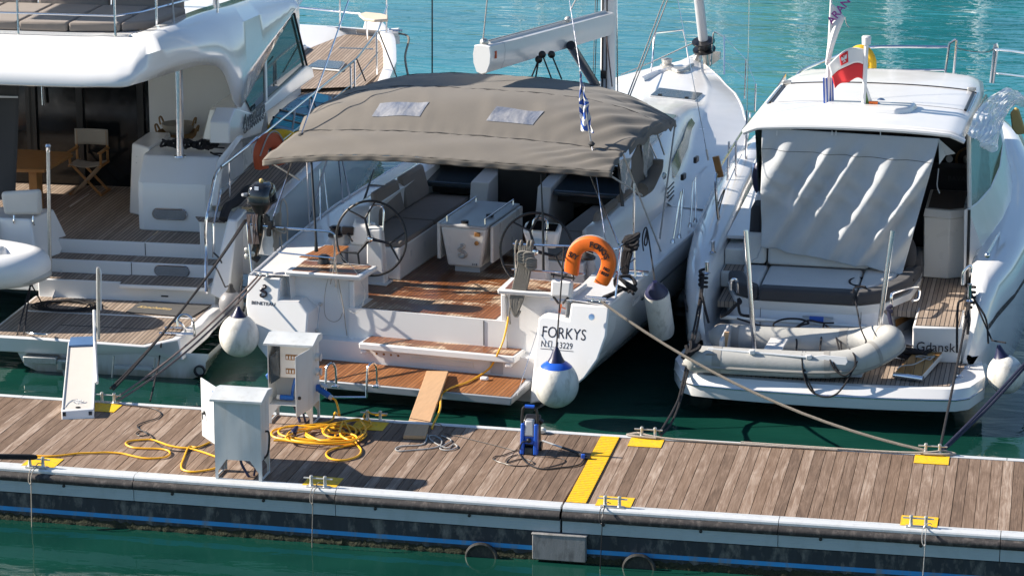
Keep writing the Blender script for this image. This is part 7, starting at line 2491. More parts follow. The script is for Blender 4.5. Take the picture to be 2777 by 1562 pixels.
# clear plastic cover draped on the starboard roof edge
rp = random.Random(9)
edge_t = [FC.Y('B7', x, y, yy) for x, y, yy in ((1030, 375, 3.05), (1085, 250, 3.6), (1165, 110, 4.5), (1270, 20, 5.6), (1380, -30, 6.4), (1480, -10, 6.9))]
edge_b = [FC.Y('B7', x, y, yy) for x, y, yy in ((1170, 500, 3.15), (1300, 510, 3.4), (1335, 310, 4.4), (1395, 185, 5.2), (1455, 120, 5.9), (1545, 130, 6.6))]
et, eb = cr(edge_t, 8), cr(edge_b, 8)


def sheet(u, v):
    k = u * (len(et) - 1)
    i = min(int(k), len(et) - 2)
    a = et[i].lerp(et[i + 1], k - i)
    c = eb[i].lerp(eb[i + 1], k - i)
    p = a.lerp(c, v)
    w = .010 * math.sin(17 * u + 7 * v) + .010 * math.sin(33 * u - 13 * v + 1) + .006 * math.sin(61 * v + 19 * u)
    return p + V(.07 * math.sin(math.pi * v) + w, -.02 * v + w * .5, w)


solo('plastic_cover', 'crumpled clear plastic cover draped over the motor yacht roof edge', 'plastic cover', FC, MB().grid(sheet, 50, 26), V(1.6, 4, 3), mats=M['plastic'])
q = [FC.Y('B7', x, y, 6.2) for x, y in ((1415, 190), (1460, 140), (1490, 160), (1536, 300), (1560, 330), (1540, 370), (1470, 375), (1430, 320))]
solo('foam_pad', 'yellow tan pad standing behind the plastic cover', 'pad', FC, MB().slab(q, (0, .10, 0)), q[0], mats=M['tanpad'], bevel=.02)
c = FC.Y('B4', 992, 330, 11.9)
pts = [c + V(.19 * math.cos(a), .0, .27 * math.sin(a)) for a in [k * .2618 for k in range(24)]]
solo('yellow_lifebuoy', 'yellow ring lifebuoy hung on the motor yacht bow rail behind the flags', 'lifebuoy', FC, MB().tube(pts, .07, 12, closed=True), c, mats=M['yellow'])

# ---- flags on the roof pod
def flag_mesh(fn, nu=24, nv=16):
    return MB().grid(fn, nu, nv)


T = Thing('flag_staff', 'white staff with a crooked pennant and furled striped flag on the roof pod', 'flag staff', FC, FC.Y('B4', 822, 555, 4.1))
p0, p1 = FC.Y('B4', 822, 555, 4.1), FC.Y('B4', 845, -40, 4.15)
T.part('staff', MB().tube([p0, p0.lerp(p1, .35), p1], [.035, .03, .014], 10), M['gel'])
T.part('staff_foot', MB().lathe([(.09, -.03), (.08, .02), (.045, .06)], p0, (0, 0, 1), 16), M['gel'])
T = Thing('pennant', 'white pennant with purple lettering on the taller staff', 'flag', FC, FC.Y('B4', 838, 130, 4.1))
hoist = cr([FC.Y('B4', x, y, 4.12) for x, y in ((845, 20), (838, 90), (830, 170), (822, 250), (815, 325))], 4)
fly = cr([FC.Y('B4', x, y, yy) for x, y, yy in ((917, 86, 4.3), (893, 140, 4.2), (868, 205, 4.1), (848, 270, 4.05), (832, 332, 4.1))], 4)


def pen(u, v):
    k = v * (len(hoist) - 1)
    i = min(int(k), len(hoist) - 2)
    a, c = hoist[i].lerp(hoist[i + 1], k - i), fly[i].lerp(fly[i + 1], k - i)
    return a.lerp(c, u) + V(0, .05 * math.sin(5 * u + 4 * v), 0)


T.part('cloth', flag_mesh(pen), M['whitec'], solid=.004)
T.text('lettering', 'ARAN', M['purple'], FC.Y('B4', 849, 128, 4.0), FC.Y('B4', 893, 72, 4.0) - FC.Y('B4', 849, 128, 4.0), FC.Y('B4', 830, 110, 4.0) - FC.Y('B4', 849, 128, 4.0), .15, .001, bold=.002)
T.part('cord', MB().tube(cr([FC.Y('B4', x, y, 4.1) for x, y in ((915, 88), (920, 120), (935, 140), (850, 235), (853, 290), (845, 305))][:3], 4), .008, 6), M['ropew'])
T = Thing('striped_flag', 'blue and white striped flag hanging limp at the foot of the taller staff', 'flag', FC, FC.Y('B4', 825, 480, 4.05))
b = MB()
for k in range(7):
    b.mat(k % 2)
    x = 800 + k * 7.5
    P = [FC.Y('B4', x + dx, y, 4.04 + .015 * k) for dx, y in ((2, 395), (9, 392), (12, 470 + k * 8), (13, 525), (5, 520), (3, 460))]
    b.slab(P, (0, .012, 0))
T.part('cloth', b, [M['blc'], M['whitec']])
T = Thing('flag_staff', 'shorter white staff with capped top on the roof pod', 'flag staff', FC, FC.Y('B4', 1008, 562, 4.0))
p0, p1 = FC.Y('B4', 1006, 562, 4.0), FC.Y('B4', 1021, 225, 4.0)
T.part('staff', MB().tube([p0, p1], .03, 10), M['gel'])
T.part('cap', MB().lathe([(.06, 0), (.065, .10), (.05, .115)], p1, (0, 0, 1), 14), M['gel'])
# white over red ensign with the eagle badge
T = Thing('white_red_flag', 'white over red flag with a crowned eagle badge flying from the shorter staff', 'flag', FC, FC.Y('B4', 1015, 330, 4.0))
A0, A1 = FC.Y('B4', 1013, 250, 4.0), FC.Y('B4', 1002, 402, 4.0)
B0, B1 = FC.Y('B4', 828, 330, 3.9), FC.Y('B4', 862, 452, 3.9)


def ens(u, v):
    a = A0.lerp(A1, v)
    c = B0.lerp(B1, v)
    p = a.lerp(c, u)
    return p + V(0, .05 * math.sin(7 * u + 2 * v) * u, .11 * math.sin(math.pi * u) * (1 - .5 * v) + .02 * math.sin(9 * u) * v)


T.part('white_half', MB().grid(lambda u, v: ens(u, v * .5), 26, 8), M['whitec'], solid=.003)
T.part('red_half', MB().grid(lambda u, v: ens(u, .5 + v * .5), 26, 8), M['red'], solid=.003)
T.part('badge', MB().grid(lambda u, v: ens(.47 + .22 * u, .06 + .34 * v) + V(0, -.008, 0), 8, 8), M['red'], solid=.003)
e = lambda x, z: ens(.58 - x * .18, .23 - z * .28) + V(0, -.014, 0)
b = MB()
b.slab([e(-.06, .1), e(0, .16), e(.06, .1), e(.09, -.1), e(.03, -.38), e(0, -.45), e(-.03, -.38), e(-.09, -.1)], (0, -.003, 0))
for s in (-1, 1):
    b.slab([e(s * .08, .05), e(s * .2, .22), e(s * .36, .34), e(s * .44, .2), e(s * .42, -.02), e(s * .3, -.2), e(s * .2, -.1), e(s * .1, -.12)], (0, -.003, 0))
    b.slab([e(s * .06, -.2), e(s * .18, -.3), e(s * .26, -.42), e(s * .12, -.4)], (0, -.003, 0))
b.slab([e(-.05, .15), e(.0, .36), e(.08, .36), e(.07, .26), e(.05, .15)], (0, -.003, 0))
T.part('eagle', b, M['whitec'])
# green white red flag hanging at its foot
T = Thing('tricolour_flag', 'green, white and red flag hanging limp at the foot of the shorter staff', 'flag', FC, FC.Y('B4', 1025, 480, 4.0))
for (P, mt) in ((((1003, 405), (1012, 410), (1022, 470), (1033, 520), (1030, 562), (1008, 560), (1006, 480)), 'grn'), (((1013, 412), (1035, 470), (1058, 540), (1050, 565), (1031, 562), (1034, 520), (1023, 470)), 'whitec'), (((1050, 560), (1062, 548), (1085, 575), (1060, 572)), 'orange')):
    T.part('cloth', MB().slab([FC.Y('B4', x, y, 4.0) for x, y in P], (0, .02, 0)), M[mt])

# ---- grey dinghy across the platform
T = Thing('inflatable_dinghy', 'grey inflatable dinghy with oars lying across the motor yacht swim platform', 'dinghy', FC, (-.3, 1.0, .50))
zt = .70
pts = [V(-1.78, .44, zt - .02), V(-1.5, .42, zt), V(-.8, .42, zt), V(-.1, .43, zt + .01), V(.30, .48, zt + .05), V(.60, .62, zt + .14), V(.76, .88, zt + .20), V(.72, 1.15, zt + .20), V(.52, 1.36, zt + .12), V(.2, 1.46, zt + .04), V(-.6, 1.48, zt), V(-1.3, 1.48, zt), V(-1.6, 1.48, zt - .01)]
path = cr(pts, 6)
n = len(path)
rr = []
for i in range(n):
    t = i / (n - 1)
    e = min(t, 1 - t)
    rr.append(.17 if e > .045 else .17 * (.42 + .58 * e / .045))
tube = T.part('tube', MB().tube(path, rr, 20), M['hypalon'])
for k, i in enumerate((int(n * .10), int(n * .27), int(n * .40), int(n * .60), int(n * .74), int(n * .9))):
    T.part('tube_band', MB().tube([path[i], path[i + 1]], rr[i] + .004, 20, caps=False), M['hypalon2'], parent=tube)
rub = []
for i in range(4, n - 4):
    d = path[i] - V(-.4, .95, path[i].z)
    d.z = 0
    if abs(path[i].x + .4) < 1.2 and path[i].x < .35:
        d = V(0, -1 if path[i].y < .9 else 1, 0)
    rub.append(path[i] + d.normalized() * .165 + V(0, 0, -.055))
T.part('rubbing_strake', MB().tube(rub, .022, 8), M['hypalon2'], parent=tube)
T.part('floor', MB().hexa([(-1.55, .45, .53), (.45, .5, .56), (.5, 1.35, .56), (-1.55, 1.45, .53)], [(-1.55, .45, .60), (.45, .5, .63), (.5, 1.35, .63), (-1.55, 1.45, .60)]), M['greygel'])
T.part('transom_board', MB().box(-1.36, -1.31, .56, 1.34, .60, .92), M['greygel'], bevel=.02)
q = FC.Z('B6', 395, 665, .85)
T.part('oar_pin', MB().hexa([q + V(-.03, 0, -.1), q + V(.03, 0, -.1), q + V(.03, .05, -.1), q + V(-.03, .05, -.1)], [q + V(0, 0, .12), q + V(.06, 0, .12), q + V(.06, .04, .12), q + V(0, .04, .12)]), M['lumber'])
P = [FC.Z('B6', x, y, .84) for x, y in ((655, 712), (770, 725), (815, 648), (700, 640))]
T.part('thwart', MB().slab(P, (0, 0, -.03)), M['gel'], bevel=.006)
a, c = FC.Y('B6', 290, 715, .36), FC.Y('B6', 970, 772, .30)
oar = T.part('oar', MB().tube([a, c], .017, 8), M['alu'])
P = [FC.Y('B6', x, y, yy) for x, y, yy in ((965, 765, .31), (1050, 755, .31), (1195, 770, .31), (1205, 800, .29), (1190, 822, .28), (1080, 812, .29))]
T.part('oar_blade', MB().slab(P, (0, .012, 0)), M['gel'], parent=oar, bevel=.004)
for px, py in ((580, 735), (950, 768)):
    T.part('oar_collar', MB().obox(FC.Y('B6', px, py, .31), .07, .05, .06), M['gel'], parent=oar, bevel=.01)
T.part('bow_cone', MB().ball(V(-1.80, 1.48, zt - .02), .09), M['hypalon2'], parent=tube)
for c in (V(-1.42, .30, zt + .07), V(-1.45, 1.62, zt + .09)):
    T.part('grab_handle', MB().tube(cr([c + V(-.1, 0, 0), c + V(-.04, -.01, .035), c + V(.04, -.01, .035), c + V(.1, 0, 0)], 4), .014, 6), M['beige'])
# its black lashings
b = MB()
for P in (((480, 515, 1.75, 0), (620, 560, 1.7, 0), (740, 590, 1.6, 0), (840, 610, 1.5, 0), (870, 660, 1.3, 0), (868, 725, 1.1, 0)), ((730, 590, 1.6, 0), (720, 550, 1.6, 0), (790, 520, 1.7, 0), (890, 520, 1.7, 0), (950, 545, 1.65, 0), (900, 560, 1.6, 0), (850, 590, 1.6, 0), (770, 605, 1.55, 0), (730, 580, 1.6, 0)), ((850, 585, 1.55, 0), (940, 530, 1.65, 0), (1010, 540, 1.65, 0), (1050, 545, 1.65, 0), (1115, 545, 1.65, 0)), ((1050, 550, 1.65, 0), (1035, 620, 1.4, 0), (1022, 730, 1.1, 0)), ((1060, 560, 1.6, 0), (1120, 620, 1.4, 0), (1150, 725, 1.1, 0)), ((1090, 580, 1.6, 0), (1150, 640, 1.4, 0), (1165, 725, 1.1, 0))):
    b.tube(cr([FC.Y('B6', x, y, yy) for x, y, yy, _ in P], 5), .013, 6)
solo('dinghy_lashing', 'black lashing line in loops on the back tube of the grey dinghy', 'rope', FC, b, FC.Y('B6', 850, 585, 1.55), mats=M['ropeb'])
b = MB()
for P in (((910, 735, .42), (905, 780, .30), (915, 870, .24), (940, 950, .22), (985, 1005, .20), (1060, 1028, .18), (1130, 1010, .2), (1190, 940, .2), (1240, 850, .28), (1270, 790, .36), (1310, 720, .52), (1325, 665, .7)), ((930, 735, .42), (920, 800, .3), (935, 900, .24), (985, 1000, .2)), ((1080, 745, .42), (1090, 790, .3), (1120, 850, .24), (1180, 890, .22), (1230, 860, .26), (1260, 820, .3)), ((1110, 745, .42), (1110, 800, .3), (1150, 870, .24)), ((1215, 715, .5), (1250, 760, .36), (1255, 820, .3))):
    b.tube(cr([FC.Y('B6', *p) for p in P], 5), .012, 6)
solo('dinghy_lashing', 'black lines looped round the front tube of the grey dinghy, hanging below it', 'rope', FC, b, FC.Y('B6', 1060, 1028, .18), mats=M['ropeb'])
b = MB().tube(cr([FC.Y('B6', *p) for p in ((1325, 660, .72), (1290, 580, 1.0), (1275, 500, 1.4), (1250, 380, 1.9), (1245, 320, 1.95), (1290, 310, 2.0), (1330, 320, 2.1))], 5), .011, 6)
b.tube(cr([FC.Y('B6', *p) for p in ((1320, 310, 2.1), (1250, 300, 2.3), (1220, 285, 2.4), (1225, 262, 2.6), (1290, 252, 2.8), (1400, 255, 2.9), (1500, 240, 3.0), (1570, 250, 3.0), (1640, 265, 3.0))], 5), .016, 6)
solo('bow_painter', 'black line rising from the grey dinghy bow over the lounge cushions', 'rope', FC, b, FC.Y('B6', 1325, 660, .72), mats=M['ropeb'])
# folded teak gangway on the platform
zf = .51
P = [FC.Z('B6', x, y, z) for x, y, z in ((1520, 862, .60), (1690, 888, .60), (1865, 690, .66), (1700, 676, .66))]
T = Thing('gangway', 'folded teak gangway with white line resting on the swim platform', 'gangway', FC, V(P[0].x, P[0].y, .51))
g = T.part('frame', MB().hexa([p + V(0, 0, -.09) for p in P], [p + V(0, 0, -.012) for p in P]), M['alu'], bevel=.01)
T.part('teak_top', MB().hexa([p + V(0, 0, -.011) for p in P], [p + V(0, 0, .006) for p in P]), M['teakplank'], bevel=.003)
T.part('end_tube', MB().tube([P[0] + V(-.02, -.02, -.04), P[1] + V(.02, -.02, -.04)], .04, 12), M['chrome'])
T.part('end_wheel', MB().lathe([(.03, 0), (.03, .05)], P[0].lerp(P[1], .5) + V(0, -.03, -.085), (1, 0, 0), 12), M['black'])
pts = [FC.Z('B6', x, y, .655) for x, y in ((1530, 845), (1560, 825), (1640, 815), (1720, 775), (1760, 765), (1740, 785), (1680, 770), (1650, 765), (1690, 760), (1760, 770), (1770, 760))]
T.part('line', MB().tube(cr(pts, 5), .008, 6), M['ropew'])
# ================================================================== fenders, lifebuoys, ropes, flags and other loose gear
def ball_fender(label, c, r, neck, cap, line, ring=None, matw='fend', fr=WD, lean=(0, 0)):
    """Pear-shaped buoy: body, coloured neck cone, optional coloured shoulder, and its line."""
    T = Thing('ball_fender', label, 'fender', fr, c - V(0, 0, r), 'ball fenders')
    ax = V(lean[0], lean[1], 1).normalized()
    pt = lambda a: (r * math.cos(a), r * math.sin(a) * (1.04 if a < 0 else 1.14))
    a1 = R_(46 if ring else 66)
    T.part('body', MB().lathe([pt(-math.pi / 2 + (a1 + math.pi / 2) * k / 16) for k in range(17)], c, ax, 28), M[matw])
    if ring:
        a2 = R_(68)
        T.part('shoulder', MB().lathe([(p[0] + .002, p[1]) for p in (pt(a1 + (a2 - a1) * k / 5) for k in range(6))], c, ax, 28), M[ring])
        a1 = a2
    r0, h0 = pt(a1)
    top = neck
    cone = [(r0 + .003, h0), (r0 * .72, h0 + (top - h0) * .35), (r0 * .50, h0 + (top - h0) * .75), (.035, top), (.02, top + .03)]
    T.part('neck', MB().lathe(cone, c, ax, 20), M[cap])
    T.part('line', MB().tube(line, .011, 6), M['ropeb'])
    return T


c = FB.Y('A5', 125, 1195, -.1)
ball_fender('white ball fender with navy neck between the two boats, left of the open pedestal', c, .262, .37, 'navy', [c + V(0, 0, .44), FB.Y('A5', 150, 800, .2)], None, 'fend', FB)
c = FB.Y('B3', 730, 218, -.42)
ball_fender('large white ball fender with blue top hanging before the black boat name', c, .285, .46, 'navy', [c + V(0, 0, .48), FB.Y('B2', 836, 800, -.05), FB.Y('B2', 850, 575, .43)], 'rblue', 'fend', FB)
c = FC.Y('B6', 2240, 885, 1.15)
ball_fender('white ball fender with violet neck at the right edge of the motor yacht', c, .232, .37, 'navy', [c + V(-.02, 0, .42), FC.Y('B6', 2150, 660, 1.3), FC.Y('B6', 2080, 500, 1.6), FC.Y('B6', 2030, 380, 1.9)], None, 'fend', FC, (-.28, 0))
c = FA.Y('A5', 70, 970, 1.75)
ball_fender('grey fender hung on the catamaran quarter, mostly hidden behind the white one', c, .17, .26, 'canvasd', [c + V(0, 0, .27), FA.Y('A2', 1580, 850, 1.8), FA.Y('A2', 1530, 740, 2.0), FA.Y('A2', 1500, 690, 2.2)], None, 'fendg', FA)
# long cylinder fender on the yacht's starboard side
top = FB.X('H', 640, 610, 2.90)
bot = FB.X('H', 715, 1125, 2.90)
ax = (top - bot).normalized()
L = (top - bot).length
T = Thing('cylinder_fender', 'long white cylinder fender with navy top on the sailing yacht side', 'fender', FB, bot)
r = .165
T.part('body', MB().lathe([(.03, .0), (.10, .01), (r * .92, .05), (r, .12), (r, L - .22), (r * .93, L - .16)], bot, ax, 26), M['fend'])
T.part('cap', MB().lathe([(r * .94, L - .165), (r * .68, L - .08), (.05, L - .01), (.03, L + .03)], bot, ax, 26), M['navy'])
T.part('line', MB().tube(cr([top, FB.X('H', 600, 330, 2.75), FB.X('H', 560, 80, 2.6), FB.X('H', 530, 90, 2.6), FB.X('H', 515, 180, 2.6), FB.X('H', 525, 290, 2.65)], 4), .010, 6), M['ropeb'])
T.part('line', MB().tube(cr([FB.X('H', 560, 80, 2.6), FB.X('H', 535, 200, 2.62), FB.X('H', 545, 240, 2.62), FB.X('H', 562, 200, 2.62), FB.X('H', 555, 90, 2.6)], 4), .010, 6), M['ropeb'])

# ---- mooring lines
def mooring(label, pts, r, mat, smooth=True, group='mooring lines'):
    b = MB()
    for P in pts:
        b.tube(P, r, 8)
    solo('mooring_line', label, 'rope', WD, b, pts[0][-1], group, mats=M[mat])


W_ = lambda fr, p: fr.w(p)
qb = W_(FB, FB.Y('E', 720, 1045, .38))
e1, e2 = WD.Y('F', 1205, 1100, 1.58), WD.Y('F', 1235, 1112, 1.58)
mooring('black double mooring line from the yacht port quarter down behind the pontoon', [sag(qb, e1, .14), sag(qb + V(.02, .02, 0), e2, .10)], .015, 'ropeb')
qa = W_(FB, FB.Z('A5', 255, 775, 1.36))
mooring('twin maroon mooring lines from the yacht port quarter to the far cleat by the gangway', [sag(qa, CL['far_a'] + V(.08, .02, .06), .10), sag(qa + V(.05, .0, 0), CL['far_a'] + V(.11, .03, .03), .13)], .013, 'ropem')
qc = W_(FB, FB.Z('H', 110, 790, 1.36))
mooring('long grey mooring line from the yacht starboard quarter to the far right cleat', [sag(qc, CL['far_d'] + V(-.07, .02, .04), .26)], .018, 'ropeline')
qd = W_(FC, FC.Y('B6', 262, 215, 1.86))
kn = W_(FC, FC.Y('B6', 118, 960, .12))
mooring('dark mooring lines from the motor yacht port bollard to the cleat by the yellow strip', [cr([qd, W_(FC, FC.Y('B6', 215, 500, 1.2)), kn, WD.Y('B6', 70, 1100, 2.6), CL['far_c'] + V(.12, .05, .05)], 5), cr([qd, W_(FC, FC.Y('B6', 232, 500, 1.2)), kn + V(.03, 0, 0), WD.Y('B6', 60, 1180, 2.2), CL['far_c'] + V(.14, .05, .03)], 5)], .015, 'ropeb')
b = MB()
rb = random.Random(8)
pts = [qd + V(.05 * math.cos(k * 1.3), .05 * math.sin(k * 1.3) - .03, .05 - .012 * k) for k in range(22)]
b.tube(cr(pts, 3), .02, 6)
b.tube(cr([qd + V(-.02, -.04, -.2), W_(FC, FC.Y('B6', 250, 360, 1.4)), W_(FC, FC.Y('B6', 275, 470, 1.35)), W_(FC, FC.Y('B6', 295, 545, 1.3))], 4), .018, 6)
solo('rope_bundle', 'black rope wound on the motor yacht port bollard', 'rope', WD, b, qd, mats=M['ropeb'])
b = MB()
for x0, y0, x1, y1 in ((150, 690, 120, 780), (180, 660, 140, 760), (210, 680, 150, 770), (235, 690, 170, 740)):
    b.tube(cr([W_(FC, FC.Y('B6', x0, y0, .30)), W_(FC, FC.Y('B6', (x0 + x1) / 2 + 20, (y0 + y1) / 2, .26)), W_(FC, FC.Y('B6', x1, y1, .22))], 4), .03, 6)
solo('rope_bundle', 'black rope heap at the nose of the grey dinghy, on the platform corner', 'rope', WD, b, W_(FC, FC.Y('B6', 150, 690, .3)), mats=M['ropeb'])
qe = W_(FC, FC.Y('B6', 2008, 345, 1.95))
mooring('dark mooring line from the motor yacht starboard bollard straight down to the far right cleat', [cr([qe, W_(FC, FC.Y('B6', 1965, 600, 1.0)), CL['far_d'] + V(.08, .03, .06)], 6)], .016, 'ropeb')
mooring('navy mooring lines slanting in from the right edge to the far right cleat', [sag(WD.Y('B6', 2500, 655, 6.0), CL['far_d'] + V(.11, .03, .07), .03), sag(WD.Y('B6', 2500, 672, 6.0), CL['far_d'] + V(.12, .04, .05), .06)], .017, 'ropenavy')
b = MB()
pts = [qe + V(.06 * math.cos(k * 1.3), .05 * math.sin(k * 1.3) - .03, .08 - .014 * k) for k in range(20)]
b.tube(cr(pts, 3), .02, 6)
b.tube(cr([qe, W_(FC, FC.Y('B6', 1955, 395, 1.5)), W_(FC, FC.Y('B6', 1925, 440, 1.4)), W_(FC, FC.Y('B6', 1920, 740, 1.35))], 4), .016, 6)
b.tube(cr([qe, W_(FC, FC.Y('B6', 2050, 420, 1.7)), W_(FC, FC.Y('B6', 2110, 520, 1.5)), W_(FC, FC.Y('B6', 2125, 680, 1.3))], 4), .014, 6)
b.tube(cr([qe, W_(FC, FC.Y('B6', 1995, 480, 1.4)), W_(FC, FC.Y('B6', 1990, 620, 1.3))], 4), .018, 6)
solo('rope_bundle', 'black rope wound on the motor yacht starboard bollard', 'rope', WD, b, qe, mats=M['ropeb'])
b = MB()
q0 = W_(FC, FC.Y('B6', 1482, 440, 1.8))
b.tube(cr([q0 + V(.03, 0, .02), q0 + V(-.03, -.02, -.02), q0 + V(.02, -.03, -.05), q0 + V(-.01, -.02, -.08), W_(FC, FC.Y('B6', 1490, 560, 1.7)), W_(FC, FC.Y('B6', 1520, 680, 1.6)), W_(FC, FC.Y('B6', 1528, 745, 1.5))], 5), .026, 8)
solo('hanging_rope', 'thick navy rope hanging from the starboard lounge grab rail', 'rope', WD, b, q0, mats=M['ropenavy'])
b = MB()
for k in range(26):
    pass
o0 = W_(FC, FC.Z('B6', 1590, 770, .56))
pts = [o0 + V(.20 * math.cos(k * 1.1) + .01 * k - .1, .12 * math.sin(k * 1.4), .02 + .09 * abs(math.sin(k * .9))) for k in range(24)]
b.tube(cr(pts, 4), .03, 6)
solo('rope_bundle', 'black rope heap on the platform teak behind the folded gangway', 'rope', WD, b, o0, mats=M['ropeb'])
q0 = W_(FC, FC.Y('B6', 490, 385, 1.8))
b = MB().tube(cr([q0, q0 + V(.03, -.03, -.04), W_(FC, FC.Y('B6', 470, 430, 1.75)), W_(FC, FC.Y('B6', 420, 480, 1.7)), W_(FC, FC.Y('B6', 370, 505, 1.65))], 5), .022, 6)
b.tube(cr([q0, W_(FC, FC.Y('B6', 490, 440, 1.8)), W_(FC, FC.Y('B6', 505, 490, 1.8)), W_(FC, FC.Y('B6', 560, 500, 1.75))], 5), .02, 6)
solo('hanging_rope', 'black rope on the port lounge grab rail', 'rope', WD, b, q0, mats=M['ropeb'])
l0 = WD.Y('C1', 470, 1010, -1.06)
mooring('doubled black rope from the left edge looped over the leftmost near cleat', [cr([WD.Y('C1', -300, 985, -1.3), WD.Y('C1', 200, 990, -1.15), WD.Y('C1', 410, 995, -1.08), l0, WD.Y('C1', 410, 1022, -1.08), WD.Y('C1', 200, 1018, -1.15), WD.Y('C1', -300, 1012, -1.3)], 5)], .022, 'ropeb')
p = FA.w(FA.Z('F', 1760, 610, .47))
mooring('thin dark line from the catamaran platform edge to the boards', [cr([p, FA.w(FA.Y('F', 1735, 800, .1)), WD.Y('F', 1690, 1020, 2.4), WD.Z('F', 1640, 1235, DECK + .01)], 5)], .011, 'ropeb')
for k, lab in (('far_c', 'pale line wrapped at the far cleat by the yellow strip, trailing along the edge'), ('far_d', 'pale line wrapped at the far right cleat, trailing along the edge')):
    c = CL[k]
    s = -1 if k == 'far_d' else 1
    pts = [c + V(-s * .22, .06, .02), c + V(-s * .12, .02, .05), c + V(0, -.03, .045), c + V(s * .2, -.05, .03), c + V(s * .6, -.05, .02), c + V(s * 1.5, -.045, .018), c + V(s * 2.2, -.03, .016)]
    b = MB().tube(cr(pts, 6), .014, 8)
    b.tube(cr([c + V(-s * .22, .06, .02), c + V(-s * .25, .02, .02), c + V(-s * .1, -.05, .03), c + V(s * .1, -.06, .025)], 5), .014, 8)
    solo('pale_line', lab, 'rope', WD, b, c, mats=M['ropepale'])

# ---- orange horseshoe buoy on the yacht pushpit
c = FB.Y('I', 1010, 310, .36)
T = Thing('lifebuoy', 'bright orange horseshoe lifebuoy with black lettering on the yacht pushpit', 'lifebuoy', FB, c - V(0, 0, .4))
tl = Matrix.Rotation(R_(15), 3, 'Y')
R0, w0 = .232, .092
fl = T.part('float', horseshoe(c, R0, tl, w0, .06, 1.0, 40), M['orange'])
pts = [c + tl @ V((R0 + w0) * math.cos(a), .03, (R0 + w0) * math.sin(a)) for a in [math.pi * (1.15 - 1.3 * k / 24) for k in range(25)]]
T.part('edge_cord', MB().tube(pts, .012, 6), M['ropew'])


def arc_text(txt, a0, a1, size, rad):
    for i, ch in enumerate(txt):
        a = a0 + (a1 - a0) * (i / max(1, len(txt) - 1))
        u = tl @ V(math.sin(a), 0, -math.cos(a))
        up = tl @ V(math.cos(a), 0, math.sin(a))
        org = c + tl @ V(rad * math.cos(a), -.064, rad * math.sin(a)) - up * (size * .33) - u * (size * .33)
        T.text('lettering', ch, M['ink'], org, u, up, size, .003, parent=fl, bold=.002)


arc_text('FORKYS', R_(98), R_(33), .105, R0)
for txt, a, size, rad in (('S/Y', 186, .10, R0), ('NO', -8, .055, R0), ('13229', -24, .055, R0)):
    a = R_(a)
    org = c + tl @ V(rad * math.cos(a), -.064, rad * math.sin(a))
    T.text('lettering', txt, M['ink'], org, tl @ V(1, 0, -.12), tl @ V(.12, 0, 1), size, .003, parent=fl, align='CENTER', bold=.002)
T.part('clip_line', MB().tube([c + tl @ V(-.075, -.07, .12), c + tl @ V(.09, -.07, .12)], .004, 6), M['ropew'])

# ---- grey warp coiled on the starboard pushpit rail
T = Thing('rope_coil', 'grey warp coiled and hung on the yacht starboard pushpit rail', 'rope', FB, FB.Y('I', 180, 400, .38))
b = MB()
for k, px in enumerate((100, 155, 240, 285)):
    c = FB.Y('I', px, 105, .45)
    b.tube(cr([c + V(.0, .035 * math.cos(a), .045 * math.sin(a)) for a in [j * .9 for j in range(8)]], 3), .017, 8)
T.part('rail_turns', b, M['ropeg'])
b = MB()
rk = random.Random(2)
for k in range(13):
    x0 = 120 + 150 * k / 12
    P = [(x0 + rk.uniform(-8, 8), 115, .42), (x0 + rk.uniform(-10, 10), 250, .40), (x0 - 10 + rk.uniform(-10, 10), 430, .39), (60 + 165 * k / 12, 600, .38), (30 + 130 * k / 12 + rk.uniform(-10, 10), 780, .37), (30 + 100 * k / 12, 880 + 90 * math.sin(math.pi * k / 12), .36)]
    b.tube(cr([FB.Y('I', *p) for p in P], 4), .0165, 8)
T.part('hanging_turns', b, M['ropeg'])
b = MB()
for (cx0, cy0), s in (((190, 255), 1.0), ((280, 330), .8), ((250, 260), .8)):
    for k in range(3):
        ce = FB.Y('I', cx0, cy0 + k * 34 - 30, .34)
        b.tube(cr([ce + V(.075 * s * math.cos(a), -.03 * math.sin(a * .5), .04 * s * math.sin(a)) for a in [j * .7 for j in range(10)]], 3), .018, 8)
T.part('wrapping_turns', b, M['ropeg'])
b = MB().tube(cr([FB.Y('I', *p) for p in ((15, 860, .38), (5, 960, .36), (15, 1080, .36))], 4), .014, 6)
b.tube(cr([FB.Y('I', *p) for p in ((25, 860, .38), (60, 960, .36), (100, 985, .36), (140, 920, .36))], 4), .016, 6)
T.part('tail', b, M['ropeg'])
# yellow shore-power lead from the yacht
pts = [FB.w(FB.Y('B2', *p)) for p in ((462, 1060, .45), (450, 1130, .3), (425, 1230, .12), (395, 1300, .05))] + [FB.w(FB.Z('P', x, y, z)) for x, y, z in ((2220, 580, .46), (2180, 640, .36), (2100, 700, .29), (1990, 760, .285), (1870, 800, .285), (1800, 835, .285), (1760, 880, .25))] + [WD.Z('A6', 1640, 380, DECK + .1), WD.Z('A6', 1600, 470, DECK + .02), WD.Z('A6', 1590, 500, DECK + .015)]
solo('shore_cable', 'yellow cable running from the yacht stern over its teak platform to the plank', 'cable', WD, MB().tube(cr(pts, 6), .013, 8), pts[5], mats=M['ycable'])
